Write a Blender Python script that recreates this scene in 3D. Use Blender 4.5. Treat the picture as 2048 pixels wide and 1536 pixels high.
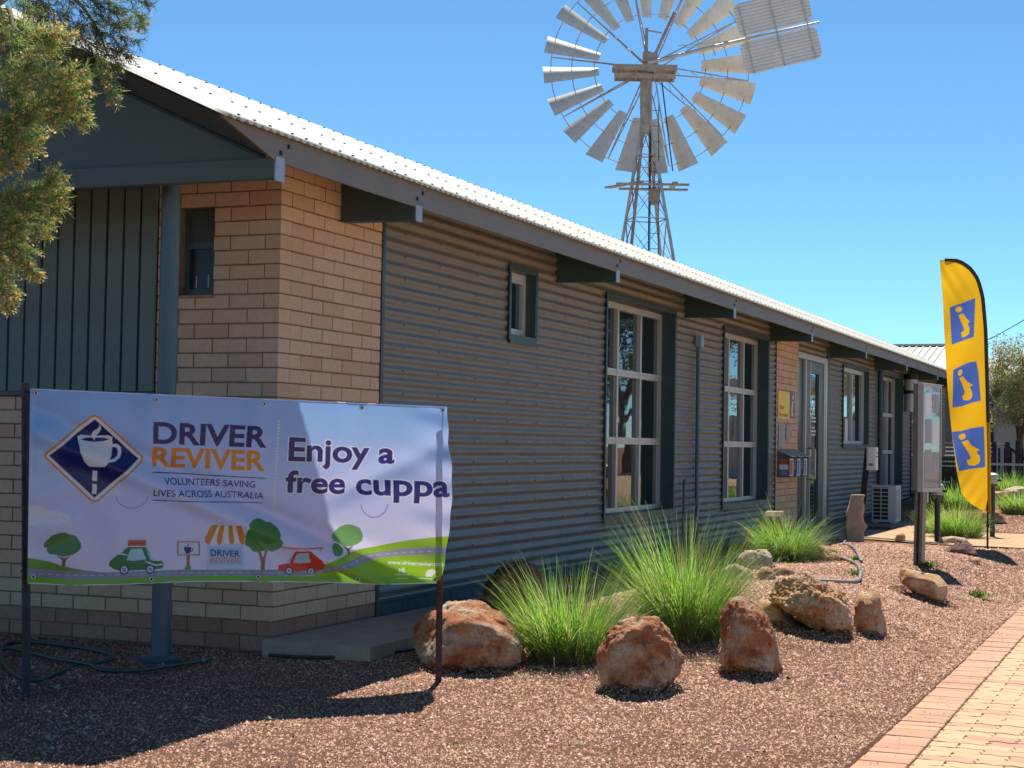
import bpy, bmesh, math, random
import numpy as np
from mathutils import Vector, Matrix

for o in list(bpy.data.objects):
    bpy.data.objects.remove(o)
SC = bpy.context.scene
COL = SC.collection

# ------------------------------------------------------------------ camera
def cam_axes(yaw, pitch, roll):
    cy, sy = math.cos(yaw), math.sin(yaw)
    f = np.array([-sy, cy, 0.0]); r = np.array([cy, sy, 0.0]); u = np.array([0, 0, 1.0])
    f2 = f*math.cos(pitch) + u*math.sin(pitch); u2 = u*math.cos(pitch) - f*math.sin(pitch)
    return r*math.cos(roll) + u2*math.sin(roll), u2*math.cos(roll) - r*math.sin(roll), f2
CAM = np.array([4.8354, -8.2883, 1.1273])
cr, cu, cd = cam_axes(0.386812, 0.0365461, 0.0163106)
cam = bpy.data.cameras.new('camera'); camo = bpy.data.objects.new('camera', cam); COL.objects.link(camo)
M = Matrix.Identity(4)
for i in range(3):
    M[i][0] = cr[i]; M[i][1] = cu[i]; M[i][2] = -cd[i]; M[i][3] = CAM[i]
camo.matrix_world = M
cam.sensor_fit = 'HORIZONTAL'; cam.sensor_width = 36.0; cam.lens = 3298.52/2048*36
cam.clip_start = 0.05; cam.clip_end = 3000
SC.camera = camo

# ------------------------------------------------------------------ sky, sun, exposure
SUN_AZ, SUN_EL = math.radians(-17.5), math.radians(58.5)     # azimuth from +Y towards +X
sund = Vector((math.sin(SUN_AZ)*math.cos(SUN_EL), math.cos(SUN_AZ)*math.cos(SUN_EL), math.sin(SUN_EL)))
world = bpy.data.worlds.new('World'); SC.world = world; world.use_nodes = True
nt = world.node_tree; nt.nodes.clear()
sky = nt.nodes.new('ShaderNodeTexSky'); sky.sky_type = 'NISHITA'; sky.sun_disc = False
sky.sun_elevation = SUN_EL; sky.sun_rotation = SUN_AZ
sky.altitude = 2500; sky.air_density = 0.8; sky.dust_density = 0.0; sky.ozone_density = 10.0
bg = nt.nodes.new('ShaderNodeBackground'); bg.inputs['Strength'].default_value = 0.092
wo = nt.nodes.new('ShaderNodeOutputWorld')
tint = nt.nodes.new('ShaderNodeMix'); tint.data_type = 'RGBA'; tint.blend_type = 'MULTIPLY'; tint.inputs[0].default_value = 1.0; tint.inputs[7].default_value = (0.90, 1.06, 0.89, 1)
nt.links.new(sky.outputs[0], tint.inputs[6]); nt.links.new(tint.outputs[2], bg.inputs[0]); nt.links.new(bg.outputs[0], wo.inputs[0])
sl = bpy.data.lights.new('sun', 'SUN'); sl.energy = 3.5; sl.angle = math.radians(0.53); sl.color = (1.0, 0.96, 0.89)
so = bpy.data.objects.new('sun', sl); COL.objects.link(so)
so.rotation_euler = sund.to_track_quat('Z', 'Y').to_euler(); so.location = (0, 0, 30)
SC.view_settings.view_transform = 'Standard'; SC.view_settings.look = 'None'
SC.view_settings.gamma = 1.0; SC.view_settings.exposure = 1.0
try: SC.view_settings.use_curve_mapping = False
except Exception: pass
SC.render.engine = 'CYCLES'
SC.cycles.use_denoising = True
SC.cycles.max_bounces = 10; SC.cycles.diffuse_bounces = 6; SC.cycles.glossy_bounces = 4
SC.cycles.transparent_max_bounces = 8; SC.cycles.transmission_bounces = 6
SC.cycles.caustics_reflective = False; SC.cycles.caustics_refractive = False
SC.cycles.sample_clamp_indirect = 6.0

# ------------------------------------------------------------------ helpers
RNG = np.random.default_rng(7)
random.seed(7)
ORG = {}
def tag(o, label=None, cat=None, group=None, kind=None):
    if label: o['label'] = label
    if cat: o['category'] = cat
    if group: o['group'] = group
    if kind: o['kind'] = kind
    return o
def thing(name, label, cat, loc=(0, 0, 0), group=None):
    o = bpy.data.objects.new(name, None); COL.objects.link(o); o.location = loc
    o.empty_display_size = 0.1
    ORG[o.name] = np.array(loc, float)
    return tag(o, label, cat, group)
def link_mesh(name, me, parent=None, loc=None):
    o = bpy.data.objects.new(name, me); COL.objects.link(o)
    if parent is not None:
        o.parent = parent; ORG[o.name] = ORG[parent.name]
        if loc is not None: o.location = tuple(np.array(loc, float) - ORG[parent.name])
    else:
        ORG[o.name] = np.zeros(3)
        if loc is not None:
            o.location = loc; ORG[o.name] = np.array(loc, float)
    return o
class MB:
    """collects polygons; build() links them as ONE mesh object"""
    def __init__(s): s.v = []; s.f = []; s.m = []
    def add(s, vs, fs, mi=0):
        b = len(s.v); s.v.extend([tuple(map(float, p)) for p in vs]); s.f.extend([tuple(i+b for i in f) for f in fs]); s.m.extend([mi]*len(fs))
        return s
    def box(s, x0, x1, y0, y1, z0, z1, mi=0):
        v = [(x, y, z) for x in (x0, x1) for y in (y0, y1) for z in (z0, z1)]
        return s.add(v, [(0,1,3,2),(4,6,7,5),(0,4,5,1),(2,3,7,6),(0,2,6,4),(1,5,7,3)], mi)
    def obox(s, c, ax, ay, az, hx, hy, hz, mi=0):
        c = np.array(c, float); ax, ay, az = [np.array(a, float) for a in (ax, ay, az)]
        v = [c + ax*hx*i + ay*hy*j + az*hz*k for i in (-1, 1) for j in (-1, 1) for k in (-1, 1)]
        return s.add(v, [(0,1,3,2),(4,6,7,5),(0,4,5,1),(2,3,7,6),(0,2,6,4),(1,5,7,3)], mi)
    def bar(s, a, b, w, t=None, up=(0, 0, 1), mi=0):
        a = np.array(a, float); b = np.array(b, float); d = b - a; L = np.linalg.norm(d); d /= L
        up = np.array(up, float)
        if abs(d@up) > .98: up = np.array([1.0, 0, 0])
        sx = np.cross(d, up); sx /= np.linalg.norm(sx); sy = np.cross(sx, d)
        return s.obox((a+b)/2, d, sx, sy, L/2, w/2, (t or w)/2, mi)
    def tube(s, pts, rad, n=8, caps=True, mi=0):
        P = [np.array(p, float) for p in pts]
        R = [rad]*len(P) if np.isscalar(rad) else list(rad)
        b = len(s.v); prev = None
        for i, p in enumerate(P):
            d = P[min(i+1, len(P)-1)] - P[max(i-1, 0)]; d = d/(np.linalg.norm(d)+1e-12)
            if prev is None:
                a = np.array([0, 0, 1.0]) if abs(d[2]) < .9 else np.array([1.0, 0, 0])
            else: a = prev
            x = np.cross(a, d); x /= np.linalg.norm(x)+1e-12; y = np.cross(d, x); prev = y
            for k in range(n):
                t = 2*math.pi*k/n; s.v.append(tuple(p + R[i]*(x*math.cos(t) + y*math.sin(t))))
        for i in range(len(P)-1):
            for k in range(n):
                s.f.append((b+i*n+k, b+i*n+(k+1) % n, b+(i+1)*n+(k+1) % n, b+(i+1)*n+k)); s.m.append(mi)
        if caps:
            s.f.append(tuple(b+k for k in range(n))[::-1]); s.m.append(mi)
            s.f.append(tuple(b+(len(P)-1)*n+k for k in range(n))); s.m.append(mi)
        return s
    def prism(s, poly, a, b, axis='y', mi=0):
        """poly in the two other axes, extruded along axis from a to b"""
        def P(p, t):
            return {'y': (p[0], t, p[1]), 'x': (t, p[0], p[1]), 'z': (p[0], p[1], t)}[axis]
        n = len(poly); v = [P(p, a) for p in poly] + [P(p, b) for p in poly]
        f = [tuple(range(n))[::-1], tuple(range(n, 2*n))] + [(i, (i+1) % n, n+(i+1) % n, n+i) for i in range(n)]
        return s.add(v, f, mi)
    def lathe(s, prof, c, n=16, mi=0):
        """prof: (radius, z)"""
        b = len(s.v)
        for r_, z in prof:
            for k in range(n):
                t = 2*math.pi*k/n; s.v.append((c[0]+r_*math.cos(t), c[1]+r_*math.sin(t), c[2]+z))
        for i in range(len(prof)-1):
            for k in range(n):
                s.f.append((b+i*n+k, b+i*n+(k+1) % n, b+(i+1)*n+(k+1) % n, b+(i+1)*n+k)); s.m.append(mi)
        s.f.append(tuple(b+k for k in range(n))[::-1]); s.m.append(mi)
        s.f.append(tuple(b+(len(prof)-1)*n+k for k in range(n))); s.m.append(mi)
        return s
    def mesh(s, name, mats, off=None, smooth=False, recalc=True):
        me = bpy.data.meshes.new(name)
        v = np.array(s.v, float)
        if off is not None: v = v - off
        me.from_pydata(v.tolist(), [], s.f)
        for m in (mats if isinstance(mats, (list, tuple)) else [mats]): me.materials.append(m)
        if isinstance(mats, (list, tuple)) and len(mats) > 1:
            me.polygons.foreach_set('material_index', s.m)
        if recalc:
            bm = bmesh.new(); bm.from_mesh(me); bmesh.ops.recalc_face_normals(bm, faces=bm.faces[:]); bm.to_mesh(me); bm.free()
        if smooth is True: me.polygons.foreach_set('use_smooth', [True]*len(me.polygons))
        elif smooth: me.polygons.foreach_set('use_smooth', [True]*len(me.polygons)); me.set_sharp_from_angle(angle=math.radians(smooth))
        me.update()
        return me
    def build(s, name, mats, parent=None, smooth=False, kind=None, label=None, recalc=True):
        off = ORG[parent.name] if parent is not None else None
        o = link_mesh(name, s.mesh(name, mats, off, smooth, recalc), parent)
        return tag(o, label, None, None, kind)
    def top(s, name, mats, label, cat, group=None, smooth=False, loc=(0, 0, 0)):
        """a one-mesh thing with its origin at loc"""
        o = link_mesh(name, s.mesh(name, mats, np.array(loc, float), smooth), None, loc)
        return tag(o, label, cat, group)
def np_mesh(name, V, F, mat, smooth=False):
    """V (n,3), F (m,k) arrays of equal-sized faces"""
    me = bpy.data.meshes.new(name); V = np.asarray(V, np.float32); F = np.asarray(F, np.int32); m, k = F.shape
    me.vertices.add(len(V)); me.vertices.foreach_set('co', V.ravel())
    me.loops.add(m*k); me.loops.foreach_set('vertex_index', F.ravel())
    me.polygons.add(m); me.polygons.foreach_set('loop_start', np.arange(0, m*k, k, dtype=np.int32))
    me.polygons.foreach_set('loop_total', np.full(m, k, np.int32))
    if smooth: me.polygons.foreach_set('use_smooth', np.ones(m, bool))
    me.materials.append(mat); me.update(calc_edges=True); me.validate()
    return me
def sstep(a, b, x):
    t = np.clip((x-a)/(b-a), 0, 1); return t*t*(3-2*t)
_H = np.random.default_rng(3).random((64, 64, 64)).astype(np.float32)
def vnoise(p):
    p = np.asarray(p, float); i = np.floor(p).astype(int); f = p-i; f = f*f*(3-2*f); o = 0
    for dx in (0, 1):
        for dy in (0, 1):
            for dz in (0, 1):
                w = (f[..., 0] if dx else 1-f[..., 0])*(f[..., 1] if dy else 1-f[..., 1])*(f[..., 2] if dz else 1-f[..., 2])
                o = o + w*_H[(i[..., 0]+dx) & 63, (i[..., 1]+dy) & 63, (i[..., 2]+dz) & 63]
    return o*2-1
def fbm(p, oct=4, gain=.5):
    s = 0; a = 1.0; p = np.asarray(p, float)
    for k in range(oct): s = s + a*vnoise(p*2**k + 17.3*k); a *= gain
    return s
def hgt(x, y):
    """height of the garden ground"""
    x = np.asarray(x, float); y = np.asarray(y, float)
    z = -.10 + .10*sstep(-1, 3, y)
    z = z + .12*sstep(.75, 1.4, x)*(1-sstep(2.2, 3.5, x))*sstep(.5, 3, y)*(1-sstep(8, 12, y))
    z = z - .11*sstep(2.6, 3.6, x)*sstep(-1, 3, y)*(1-sstep(10, 12, y))
    return z + .35*sstep(17.5, 26, y)

# ------------------------------------------------------------------ materials
def lin(r, g, b):
    f = lambda c: (c/255/12.92 if c/255 <= .04045 else ((c/255+.055)/1.055)**2.4)
    return (f(r), f(g), f(b))
class N:
    """small node-graph writer"""
    def __init__(s, name):
        s.mat = bpy.data.materials.new(name); s.mat.use_nodes = True; s.t = s.mat.node_tree
        s.b = s.t.nodes['Principled BSDF']; s.out = s.t.nodes['Material Output']
    def n(s, typ, **kw):
        nd = s.t.nodes.new('ShaderNode'+typ)
        for k, v in kw.items():
            if k.startswith('i_'):
                nd.inputs[int(k[2:]) if k[2:].isdigit() else k[2:].replace('_', ' ')].default_value = v
            else: setattr(nd, k, v)
        return nd
    def l(s, a, b): s.t.links.new(a, b)
    def noise(s, scale, detail=3, rough=.55, coord='Object', vec=None):
        nz = s.n('TexNoise'); nz.inputs['Scale'].default_value = scale; nz.inputs['Detail'].default_value = detail; nz.inputs['Roughness'].default_value = rough
        if vec is None:
            tc = s.n('TexCoord'); vec = tc.outputs[coord]
        s.l(vec, nz.inputs['Vector']); return nz.outputs[0]
    def ramp(s, fac, stops, interp='LINEAR'):
        r = s.n('ValToRGB'); r.color_ramp.interpolation = interp; e = r.color_ramp.elements
        while len(e) > len(stops): e.remove(e[-1])
        while len(e) < len(stops): e.new(.5)
        for x, (p, c) in zip(e, stops): x.position = p; x.color = (*c, 1) if len(c) == 3 else c
        s.l(fac, r.inputs[0]); return r.outputs[0]
    def mix(s, fac, a, b, typ='MIX'):
        m = s.n('Mix', data_type='RGBA', blend_type=typ)
        if isinstance(fac, (int, float)): m.inputs[0].default_value = fac
        else: s.l(fac, m.inputs[0])
        for k, c in ((6, a), (7, b)):
            if isinstance(c, (tuple, list)): m.inputs[k].default_value = (*c[:3], 1)
            else: s.l(c, m.inputs[k])
        return m.outputs[2]
    def math(s, op, a, b=None):
        m = s.n('Math', operation=op)
        for k, c in ((0, a), (1, b)):
            if c is None: continue
            if isinstance(c, (int, float)): m.inputs[k].default_value = c
            else: s.l(c, m.inputs[k])
        return m.outputs[0]
    def bump(s, h, strength=.3, dist=.01):
        b = s.n('Bump'); b.inputs['Strength'].default_value = strength; b.inputs['Distance'].default_value = dist
        s.l(h, b.inputs['Height']); s.l(b.outputs[0], s.b.inputs['Normal']); return b
    def set(s, col=None, rough=None, metal=None, spec=None):
        for k, v in (('Base Color', col), ('Roughness', rough), ('Metallic', metal), ('Specular IOR Level', spec)):
            if v is None: continue
            if isinstance(v, (int, float)): s.b.inputs[k].default_value = v
            elif isinstance(v, (tuple, list)): s.b.inputs[k].default_value = (*v[:3], 1)
            else: s.l(v, s.b.inputs[k])
        return s.mat
def paint(name, col, rough=.5, var=.15, scale=6, metal=0.0, bump=0.0, spec=.5, dust=None):
    g = N(name); nz = g.noise(scale, 5)
    c2 = tuple(min(1, x*(1+var)) for x in col); c1 = tuple(x*(1-var) for x in col)
    c = g.ramp(nz, [(.3, c1), (.7, c2)])
    if dust:
        nz2 = g.noise(scale*3.1, 6); c = g.mix(g.ramp(nz2, [(.45, (0, 0, 0)), (.75, (.35, .35, .35))]), c, dust)
    if bump: g.bump(g.noise(scale*25, 3), bump, .004)
    return g.set(c, rough, metal, spec)

MT = {}
# brick: each brick its own tone
g = N('brick')
oi = g.n('ObjectInfo'); ge = g.n('NewGeometry')
rnd = g.math('FRACT', g.math('ADD', oi.outputs['Random'], ge.outputs['Random Per Island']))
c = g.ramp(rnd, [(0, (.55, .345, .220)), (.3, (.63, .415, .272)), (.65, (.66, .445, .300)), (1, (.60, .41, .285))])
nz = g.noise(28, 6, .65); c = g.mix(g.ramp(nz, [(.35, (0, 0, 0)), (.8, (.55, .55, .55))]), c, (.45, .30, .185))
nz2 = g.noise(190, 3); c = g.mix(g.ramp(nz2, [(.60, (0, 0, 0)), (.72, (.35, .35, .35))]), c, (.22, .13, .08))
g.bump(g.noise(120, 5, .7), .35, .004); MT['brick'] = g.set(c, .85, 0, .25)
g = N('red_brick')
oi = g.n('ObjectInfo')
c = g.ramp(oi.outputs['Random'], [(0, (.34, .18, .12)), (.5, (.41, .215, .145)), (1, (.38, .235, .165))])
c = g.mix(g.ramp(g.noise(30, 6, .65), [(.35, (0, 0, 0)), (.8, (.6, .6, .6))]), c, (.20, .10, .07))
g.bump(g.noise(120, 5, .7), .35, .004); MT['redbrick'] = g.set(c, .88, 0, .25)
MT['mortar'] = paint('mortar', (.26, .175, .115), .95, .25, 40, bump=.5, spec=.1)
# corrugated cladding, slate grey paint with dust streaks
g = N('cladding_paint'); tc = g.n('TexCoord'); mp = g.n('Mapping'); mp.inputs['Scale'].default_value = (1, .6, 6)
g.l(tc.outputs['Object'], mp.inputs[0])
c = g.ramp(g.noise(3, 6, .6, vec=mp.outputs[0]), [(.3, (.168, .160, .140)), (.7, (.205, .195, .168))])
g.set(c, g.ramp(g.noise(9, 4), [(.3, (.38,)*3), (.7, (.50,)*3)]), 0, .32)
bp = g.n('Bump'); bp.inputs['Strength'].default_value = .25; bp.inputs['Distance'].default_value = .02; g.l(g.noise(2.6, 3), bp.inputs['Height']); g.l(bp.outputs[0], g.b.inputs['Normal']); g.mat; MT['clad'] = g.mat
MT['green'] = paint('dark_green_panel', (.072, .106, .098), .55, .10, 1.4, spec=.4)
MT['greentrim'] = paint('dark_green_trim', (.046, .080, .080), .45, .12, 4, spec=.45)
MT['slat'] = paint('slat_paint', (.135, .185, .165), .6, .14, 3, spec=.35)
MT['bluepost'] = paint('blue_grey_post', (.062, .110, .135), .38, .12, 5, spec=.5)
MT['plinth'] = paint('painted_blue_block', (.030, .075, .095), .6, .2, 12, bump=.2)
MT['fascia'] = paint('grey_brown_fascia', (.175, .152, .125), .5, .08, 3, spec=.4)
MT['endplate'] = paint('pale_steel', (.30, .37, .42), .45, .1, 9, metal=.2)
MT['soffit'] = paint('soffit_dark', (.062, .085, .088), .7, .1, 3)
g = N('roof_sheet'); c = g.ramp(g.noise(2.2, 6, .6), [(.3, (.50, .475, .40)), (.7, (.57, .545, .46))])
c = g.mix(g.ramp(g.noise(14, 5, .7), [(.55, (0, 0, 0)), (.8, (.25, .25, .25))]), c, (.40, .34, .26))
MT['roof'] = g.set(c, .6, 0, .15)
MT['rooflip'] = paint('roof_screw_grey', (.16, .15, .13), .5, .1)
MT['alu'] = paint('champagne_aluminium', (.56, .52, .47), .38, .06, 6, metal=.35)
MT['alulight'] = paint('pale_aluminium', (.60, .60, .58), .35, .06, 6, metal=.3)
g = N('dark_glass'); fr = g.n('Fresnel'); fr.inputs[0].default_value = 1.52
gl = g.n('BsdfGlossy'); gl.inputs['Color'].default_value = (.95, .97, 1, 1); gl.inputs['Roughness'].default_value = .015
di = g.n('BsdfDiffuse'); g.l(g.ramp(g.noise(1.1, 3), [(.3, (.006, .012, .014)), (.7, (.016, .026, .028))]), di.inputs[0])
bmp = g.n('Bump'); bmp.inputs['Strength'].default_value = .06; bmp.inputs['Distance'].default_value = .01
g.l(g.noise(2.3, 2), bmp.inputs['Height']); g.l(bmp.outputs[0], gl.inputs['Normal'])
ms = g.n('MixShader'); g.l(g.math('MULTIPLY', fr.outputs[0], 1.25), ms.inputs[0]); g.l(di.outputs[0], ms.inputs[1]); g.l(gl.outputs[0], ms.inputs[2]); g.l(ms.outputs[0], g.out.inputs[0])
MT['glass'] = g.mat
MT['louvreglass'] = paint('smoked_pane', (.010, .022, .026), .25, .2, 6, spec=.35)
MT['dark'] = paint('near_black', (.012, .014, .016), .5, .1)
MT['black'] = paint('black_powdercoat', (.018, .019, .022), .42, .15, 8, dust=(.07, .055, .045))
MT['rust'] = paint('rusty_steel', (.10, .055, .038), .8, .35, 30, bump=.3, spec=.2)
MT['picket'] = paint('dark_picket', (.045, .052, .058), .7, .3, 20, bump=.2)
MT['concrete'] = paint('concrete', (.36, .27, .19), .9, .16, 5, bump=.3, spec=.2, dust=(.28, .18, .12))
MT['greyconc'] = paint('grey_concrete', (.24, .22, .20), .9, .16, 4, bump=.3, spec=.2, dust=(.25, .15, .10))
MT['galv'] = paint('galvanised_steel', (.56, .56, .54), .5, .14, 5, metal=.25, dust=(.30, .24, .18))
MT['rustgalv'] = paint('rust_stained_steel', (.42, .35, .28), .6, .28, 5, metal=.15, dust=(.26, .145, .085))
MT['bladem'] = paint('weathered_zinc', (.66, .64, .57), .5, .10, 2.5, metal=.15, dust=(.34, .27, .19))
MT['hose'] = paint('green_hose', (.018, .062, .05), .35, .25, 14, spec=.6)
MT['greyhose'] = paint('grey_hose', (.22, .22, .21), .45, .2, 14)
MT['sandstone'] = paint('sandstone', (.50, .34, .23), .9, .2, 7, bump=.5, spec=.15, dust=(.40, .20, .12))
MT['vane'] = paint('pale_zinc_vane', (.74, .73, .68), .55, .08, 2, metal=.1)
MT['white'] = paint('white_paint', (.78, .78, .76), .45, .05, 5)
MT['lilac'] = paint('pale_grey_cabinet', (.42, .42, .42), .45, .06, 5)
MT['steel'] = paint('brown_grey_steel', (.20, .175, .155), .45, .15, 7, metal=.3)
MT['acbody'] = paint('ac_beige', (.50, .52, .52), .5, .06, 4)
MT['acinset'] = paint('ac_grey', (.33, .34, .35), .6, .1, 6)
MT['yellow'] = paint('sign_yellow', (.92, .58, .02), .45, .05, 6)
MT['blue'] = paint('sign_blue', (.055, .085, .28), .45, .05, 6)
MT['brownsign'] = paint('brown_sign', (.10, .065, .05), .5, .15, 3)
MT['greyplate'] = paint('grey_plate', (.27, .27, .26), .4, .1, 9, metal=.4)
MT['paper'] = paint('paper', (.72, .72, .74), .7, .05, 5)
MT['bluepaper'] = paint('blue_leaflets', (.16, .22, .38), .6, .3, 18)
MT['redpaper'] = paint('red_leaflets', (.40, .10, .05), .6, .3, 18)
MT['doorstile'] = paint('grey_door_stile', (.085, .105, .11), .4, .08, 6, metal=.2)
MT['acrylic'] = paint('smoky_acrylic', (.10, .11, .14), .15, .1, 6)
MT['timber'] = paint('orange_timber', (.35, .15, .06), .7, .25, 12)
MT['dtimber'] = paint('dark_timber', (.030, .030, .036), .7, .25, 9)
MT['whitewall'] = paint('grey_white_panel', (.55, .56, .53), .8, .08, 3)
MT['straw'] = paint('straw', (.55, .42, .24), .85, .2, 40)
MT['deadleaf'] = paint('grey_green_leaf', (.26, .27, .20), .8, .25, 30)
MT['wood'] = paint('bark', (.20, .145, .105), .9, .35, 30, bump=.5)
MT['bounce_ground'] = paint('pale_bounce_concrete', (.50, .42, .32), .9, .12, 1.2, bump=.2, spec=.2)
MT['asphalt'] = paint('asphalt', (.06, .058, .055), .9, .2, 20, bump=.4)
# border bricks and pavers, each its own tone
def pav(name, stops, dirt):
    g = N(name); oi = g.n('ObjectInfo'); c = g.ramp(oi.outputs['Random'], stops)
    c = g.mix(g.ramp(g.noise(9, 6, .65), [(.4, (0, 0, 0)), (.8, (.45,)*3)]), c, dirt)
    c = g.mix(g.ramp(g.noise(140, 3, .6), [(.58, (0, 0, 0)), (.75, (.4,)*3)]), c, tuple(x*.5 for x in dirt))
    g.bump(g.noise(160, 4, .7), .4, .003); return g.set(c, .9, 0, .2)
MT['border'] = pav('border_brick', [(0, (.50, .265, .165)), (.5, (.57, .32, .20)), (1, (.59, .35, .225))], (.43, .25, .15))
MT['paver'] = pav('paver_stone', [(0, (.58, .36, .205)), (.55, (.65, .415, .245)), (.80, (.63, .395, .23)), (.84, (.50, .27, .175)), (1, (.55, .305, .20))], (.54, .31, .18))
MT['sandjoint'] = paint('joint_sand', (.40, .265, .16), .95, .3, 60, bump=.4)
g = N('distant_paving'); tc = g.n('TexCoord'); br = g.n('TexBrick'); br.inputs['Scale'].default_value = 1.0
br.inputs['Color1'].default_value = (.55, .37, .19, 1); br.inputs['Color2'].default_value = (.50, .31, .17, 1); br.inputs['Mortar'].default_value = (.33, .21, .12, 1)
br.inputs['Brick Width'].default_value = .22; br.inputs['Row Height'].default_value = .11; br.inputs['Mortar Size'].default_value = .006
g.l(tc.outputs['Object'], br.inputs['Vector']); MT['farpave'] = g.set(g.mix(g.ramp(g.noise(3, 5), [(.4, (0,)*3), (.8, (.5,)*3)]), br.outputs[0], (.45, .28, .16)), .9, 0, .2)
# red scoria / bark mulch ground and loose chips
g = N('mulch_ground'); n1 = g.noise(95, 6, .75); n2 = g.noise(1.3, 5, .6)
c = g.ramp(n1, [(.28, (.045, .021, .015)), (.45, (.18, .085, .056)), (.60, (.34, .175, .118)), (.80, (.56, .36, .245))])
c = g.mix(g.ramp(n2, [(.35, (0,)*3), (.75, (.42,)*3)]), c, (.36, .20, .12))
g.bump(n1, 1.0, .02); MT['mulch'] = g.set(c, .95, 0, .1)
g = N('mulch_chip'); ge = g.n('NewGeometry')
c = g.ramp(ge.outputs['Random Per Island'], [(0, (.10, .045, .032)), (.22, (.25, .125, .085)), (.5, (.46, .255, .175)), (.74, (.60, .37, .26)), (.88, (.34, .155, .105)), (.965, (.62, .44, .30)), (1, (.74, .60, .44))])
c = g.mix(g.ramp(g.noise(1.1, 5, .65), [(.46, (0,)*3), (.76, (.40,)*3)]), c, (.60, .385, .255))
MT['chip'] = g.set(c, .9, 0, .15)
# foliage with light coming through
def leafmat(name, stops, trans=.45, rough=.5, by='island', grad=None):
    g = N(name); ge = g.n('NewGeometry'); c = g.ramp(ge.outputs['Random Per Island'], stops)
    if grad:   # colour that belongs to the blade: straw at the foot, green above
        at = g.n('Attribute'); at.attribute_name = 'along'
        c = g.mix(g.ramp(at.outputs['Fac'], [(grad[0], (1,)*3), (grad[1], (0,)*3)]), c, grad[2])
    g.set(c, rough, 0, .3)
    tr = g.n('BsdfTranslucent'); g.l(g.mix(1.0, c, (1.0, 1.0, .72), 'MULTIPLY'), tr.inputs[0]); ms = g.n('MixShader'); ms.inputs[0].default_value = trans
    g.l(g.b.outputs[0], ms.inputs[1]); g.l(tr.outputs[0], ms.inputs[2]); g.l(ms.outputs[0], g.out.inputs[0]); return g.mat
MT['grass'] = leafmat('tussock_grass', [(0, (.10, .24, .035)), (.25, (.19, .39, .05)), (.55, (.28, .50, .07)), (.78, (.40, .58, .15)), (.90, (.56, .60, .28)), (1, (.66, .56, .32))], .55, .42, grad=(.10, .38, (.34, .27, .13)))
MT['drystalk'] = leafmat('dry_stalks', [(0, (.42, .33, .18)), (.5, (.55, .45, .28)), (1, (.62, .54, .38))], .35, .6)
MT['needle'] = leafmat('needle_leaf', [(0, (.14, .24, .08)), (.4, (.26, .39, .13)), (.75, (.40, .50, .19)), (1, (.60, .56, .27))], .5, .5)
MT['needleshade'] = leafmat('needle_leaf_shaded', [(0, (.05, .085, .045)), (.6, (.085, .125, .065)), (1, (.16, .15, .08))], .35, .5)  # darker copy of the needle leaf, shade of the rear sprays in its colour
MT['seed'] = leafmat('golden_seed_heads', [(0, (.50, .29, .10)), (.5, (.72, .48, .21)), (1, (.85, .68, .40))], .5, .7)
MT['olive'] = leafmat('olive_leaf', [(0, (.30, .29, .13)), (.5, (.46, .43, .22)), (1, (.62, .56, .34))], .5, .5)
MT['gumleaf'] = leafmat('gum_leaf', [(0, (.05, .085, .03)), (.5, (.09, .135, .05)), (1, (.16, .19, .085))], .35, .5)
MT['succ'] = leafmat('weed_leaf', [(0, (.08, .17, .03)), (1, (.20, .32, .07))], .4, .5)
# rocks
def rockmat(name, a, b, cc, dk, pit=1.0):
    g = N(name); n1 = g.noise(3.2, 6, .62); n2 = g.noise(11, 6, .7); n3 = g.noise(62, 6, .75); n4 = g.noise(2.0, 3, .5, coord='Generated')
    c = g.ramp(n1, [(.30, a), (.50, b), (.72, cc)])
    c = g.mix(g.ramp(n2, [(.42, (0,)*3), (.60, (.95,)*3)]), c, dk)
    c = g.mix(g.ramp(n4, [(.46, (0,)*3), (.60, (.75,)*3)]), c, cc)
    c = g.mix(g.ramp(n3, [(.50, (0,)*3), (.70, (.65,)*3)]), c, tuple(x*.45 for x in dk))
    vo = g.n('TexVoronoi'); vo.feature = 'DISTANCE_TO_EDGE'; vo.inputs['Scale'].default_value = 5.5; tcv = g.n('TexCoord'); wp_ = g.mix(.12, tcv.outputs['Object'], g.n('TexNoise').outputs['Color']); g.l(wp_, vo.inputs['Vector'])
    ck = g.math('MINIMUM', g.math('MULTIPLY', vo.outputs['Distance'], 9.0), .25)
    h = g.math('ADD', g.math('ADD', g.math('MULTIPLY', n2, .55), g.math('MULTIPLY', n3, .5*pit)), g.math('MULTIPLY', ck, .5)); g.bump(h, 1.0, .035)
    return g.set(c, .88, 0, .2)
MT['rock_red'] = rockmat('red_boulder', (.52, .19, .075), (.62, .30, .135), (.80, .63, .45), (.36, .105, .048))
MT['rock_tan'] = rockmat('tan_boulder', (.66, .36, .165), (.72, .44, .235), (.80, .60, .42), (.52, .235, .095))
MT['rock_pale'] = rockmat('pale_rock', (.62, .45, .31), (.68, .52, .37), (.76, .64, .49), (.48, .30, .19))
MT['rock_dark'] = rockmat('dark_boulder', (.19, .085, .055), (.25, .115, .075), (.33, .18, .12), (.12, .055, .038))
MT['rock_purple'] = rockmat('purple_rock', (.22, .10, .09), (.28, .13, .11), (.40, .26, .20), (.16, .06, .06))
MT['rock_white'] = rockmat('white_rock', (.62, .58, .52), (.66, .62, .55), (.72, .70, .64), (.45, .38, .30))
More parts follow.
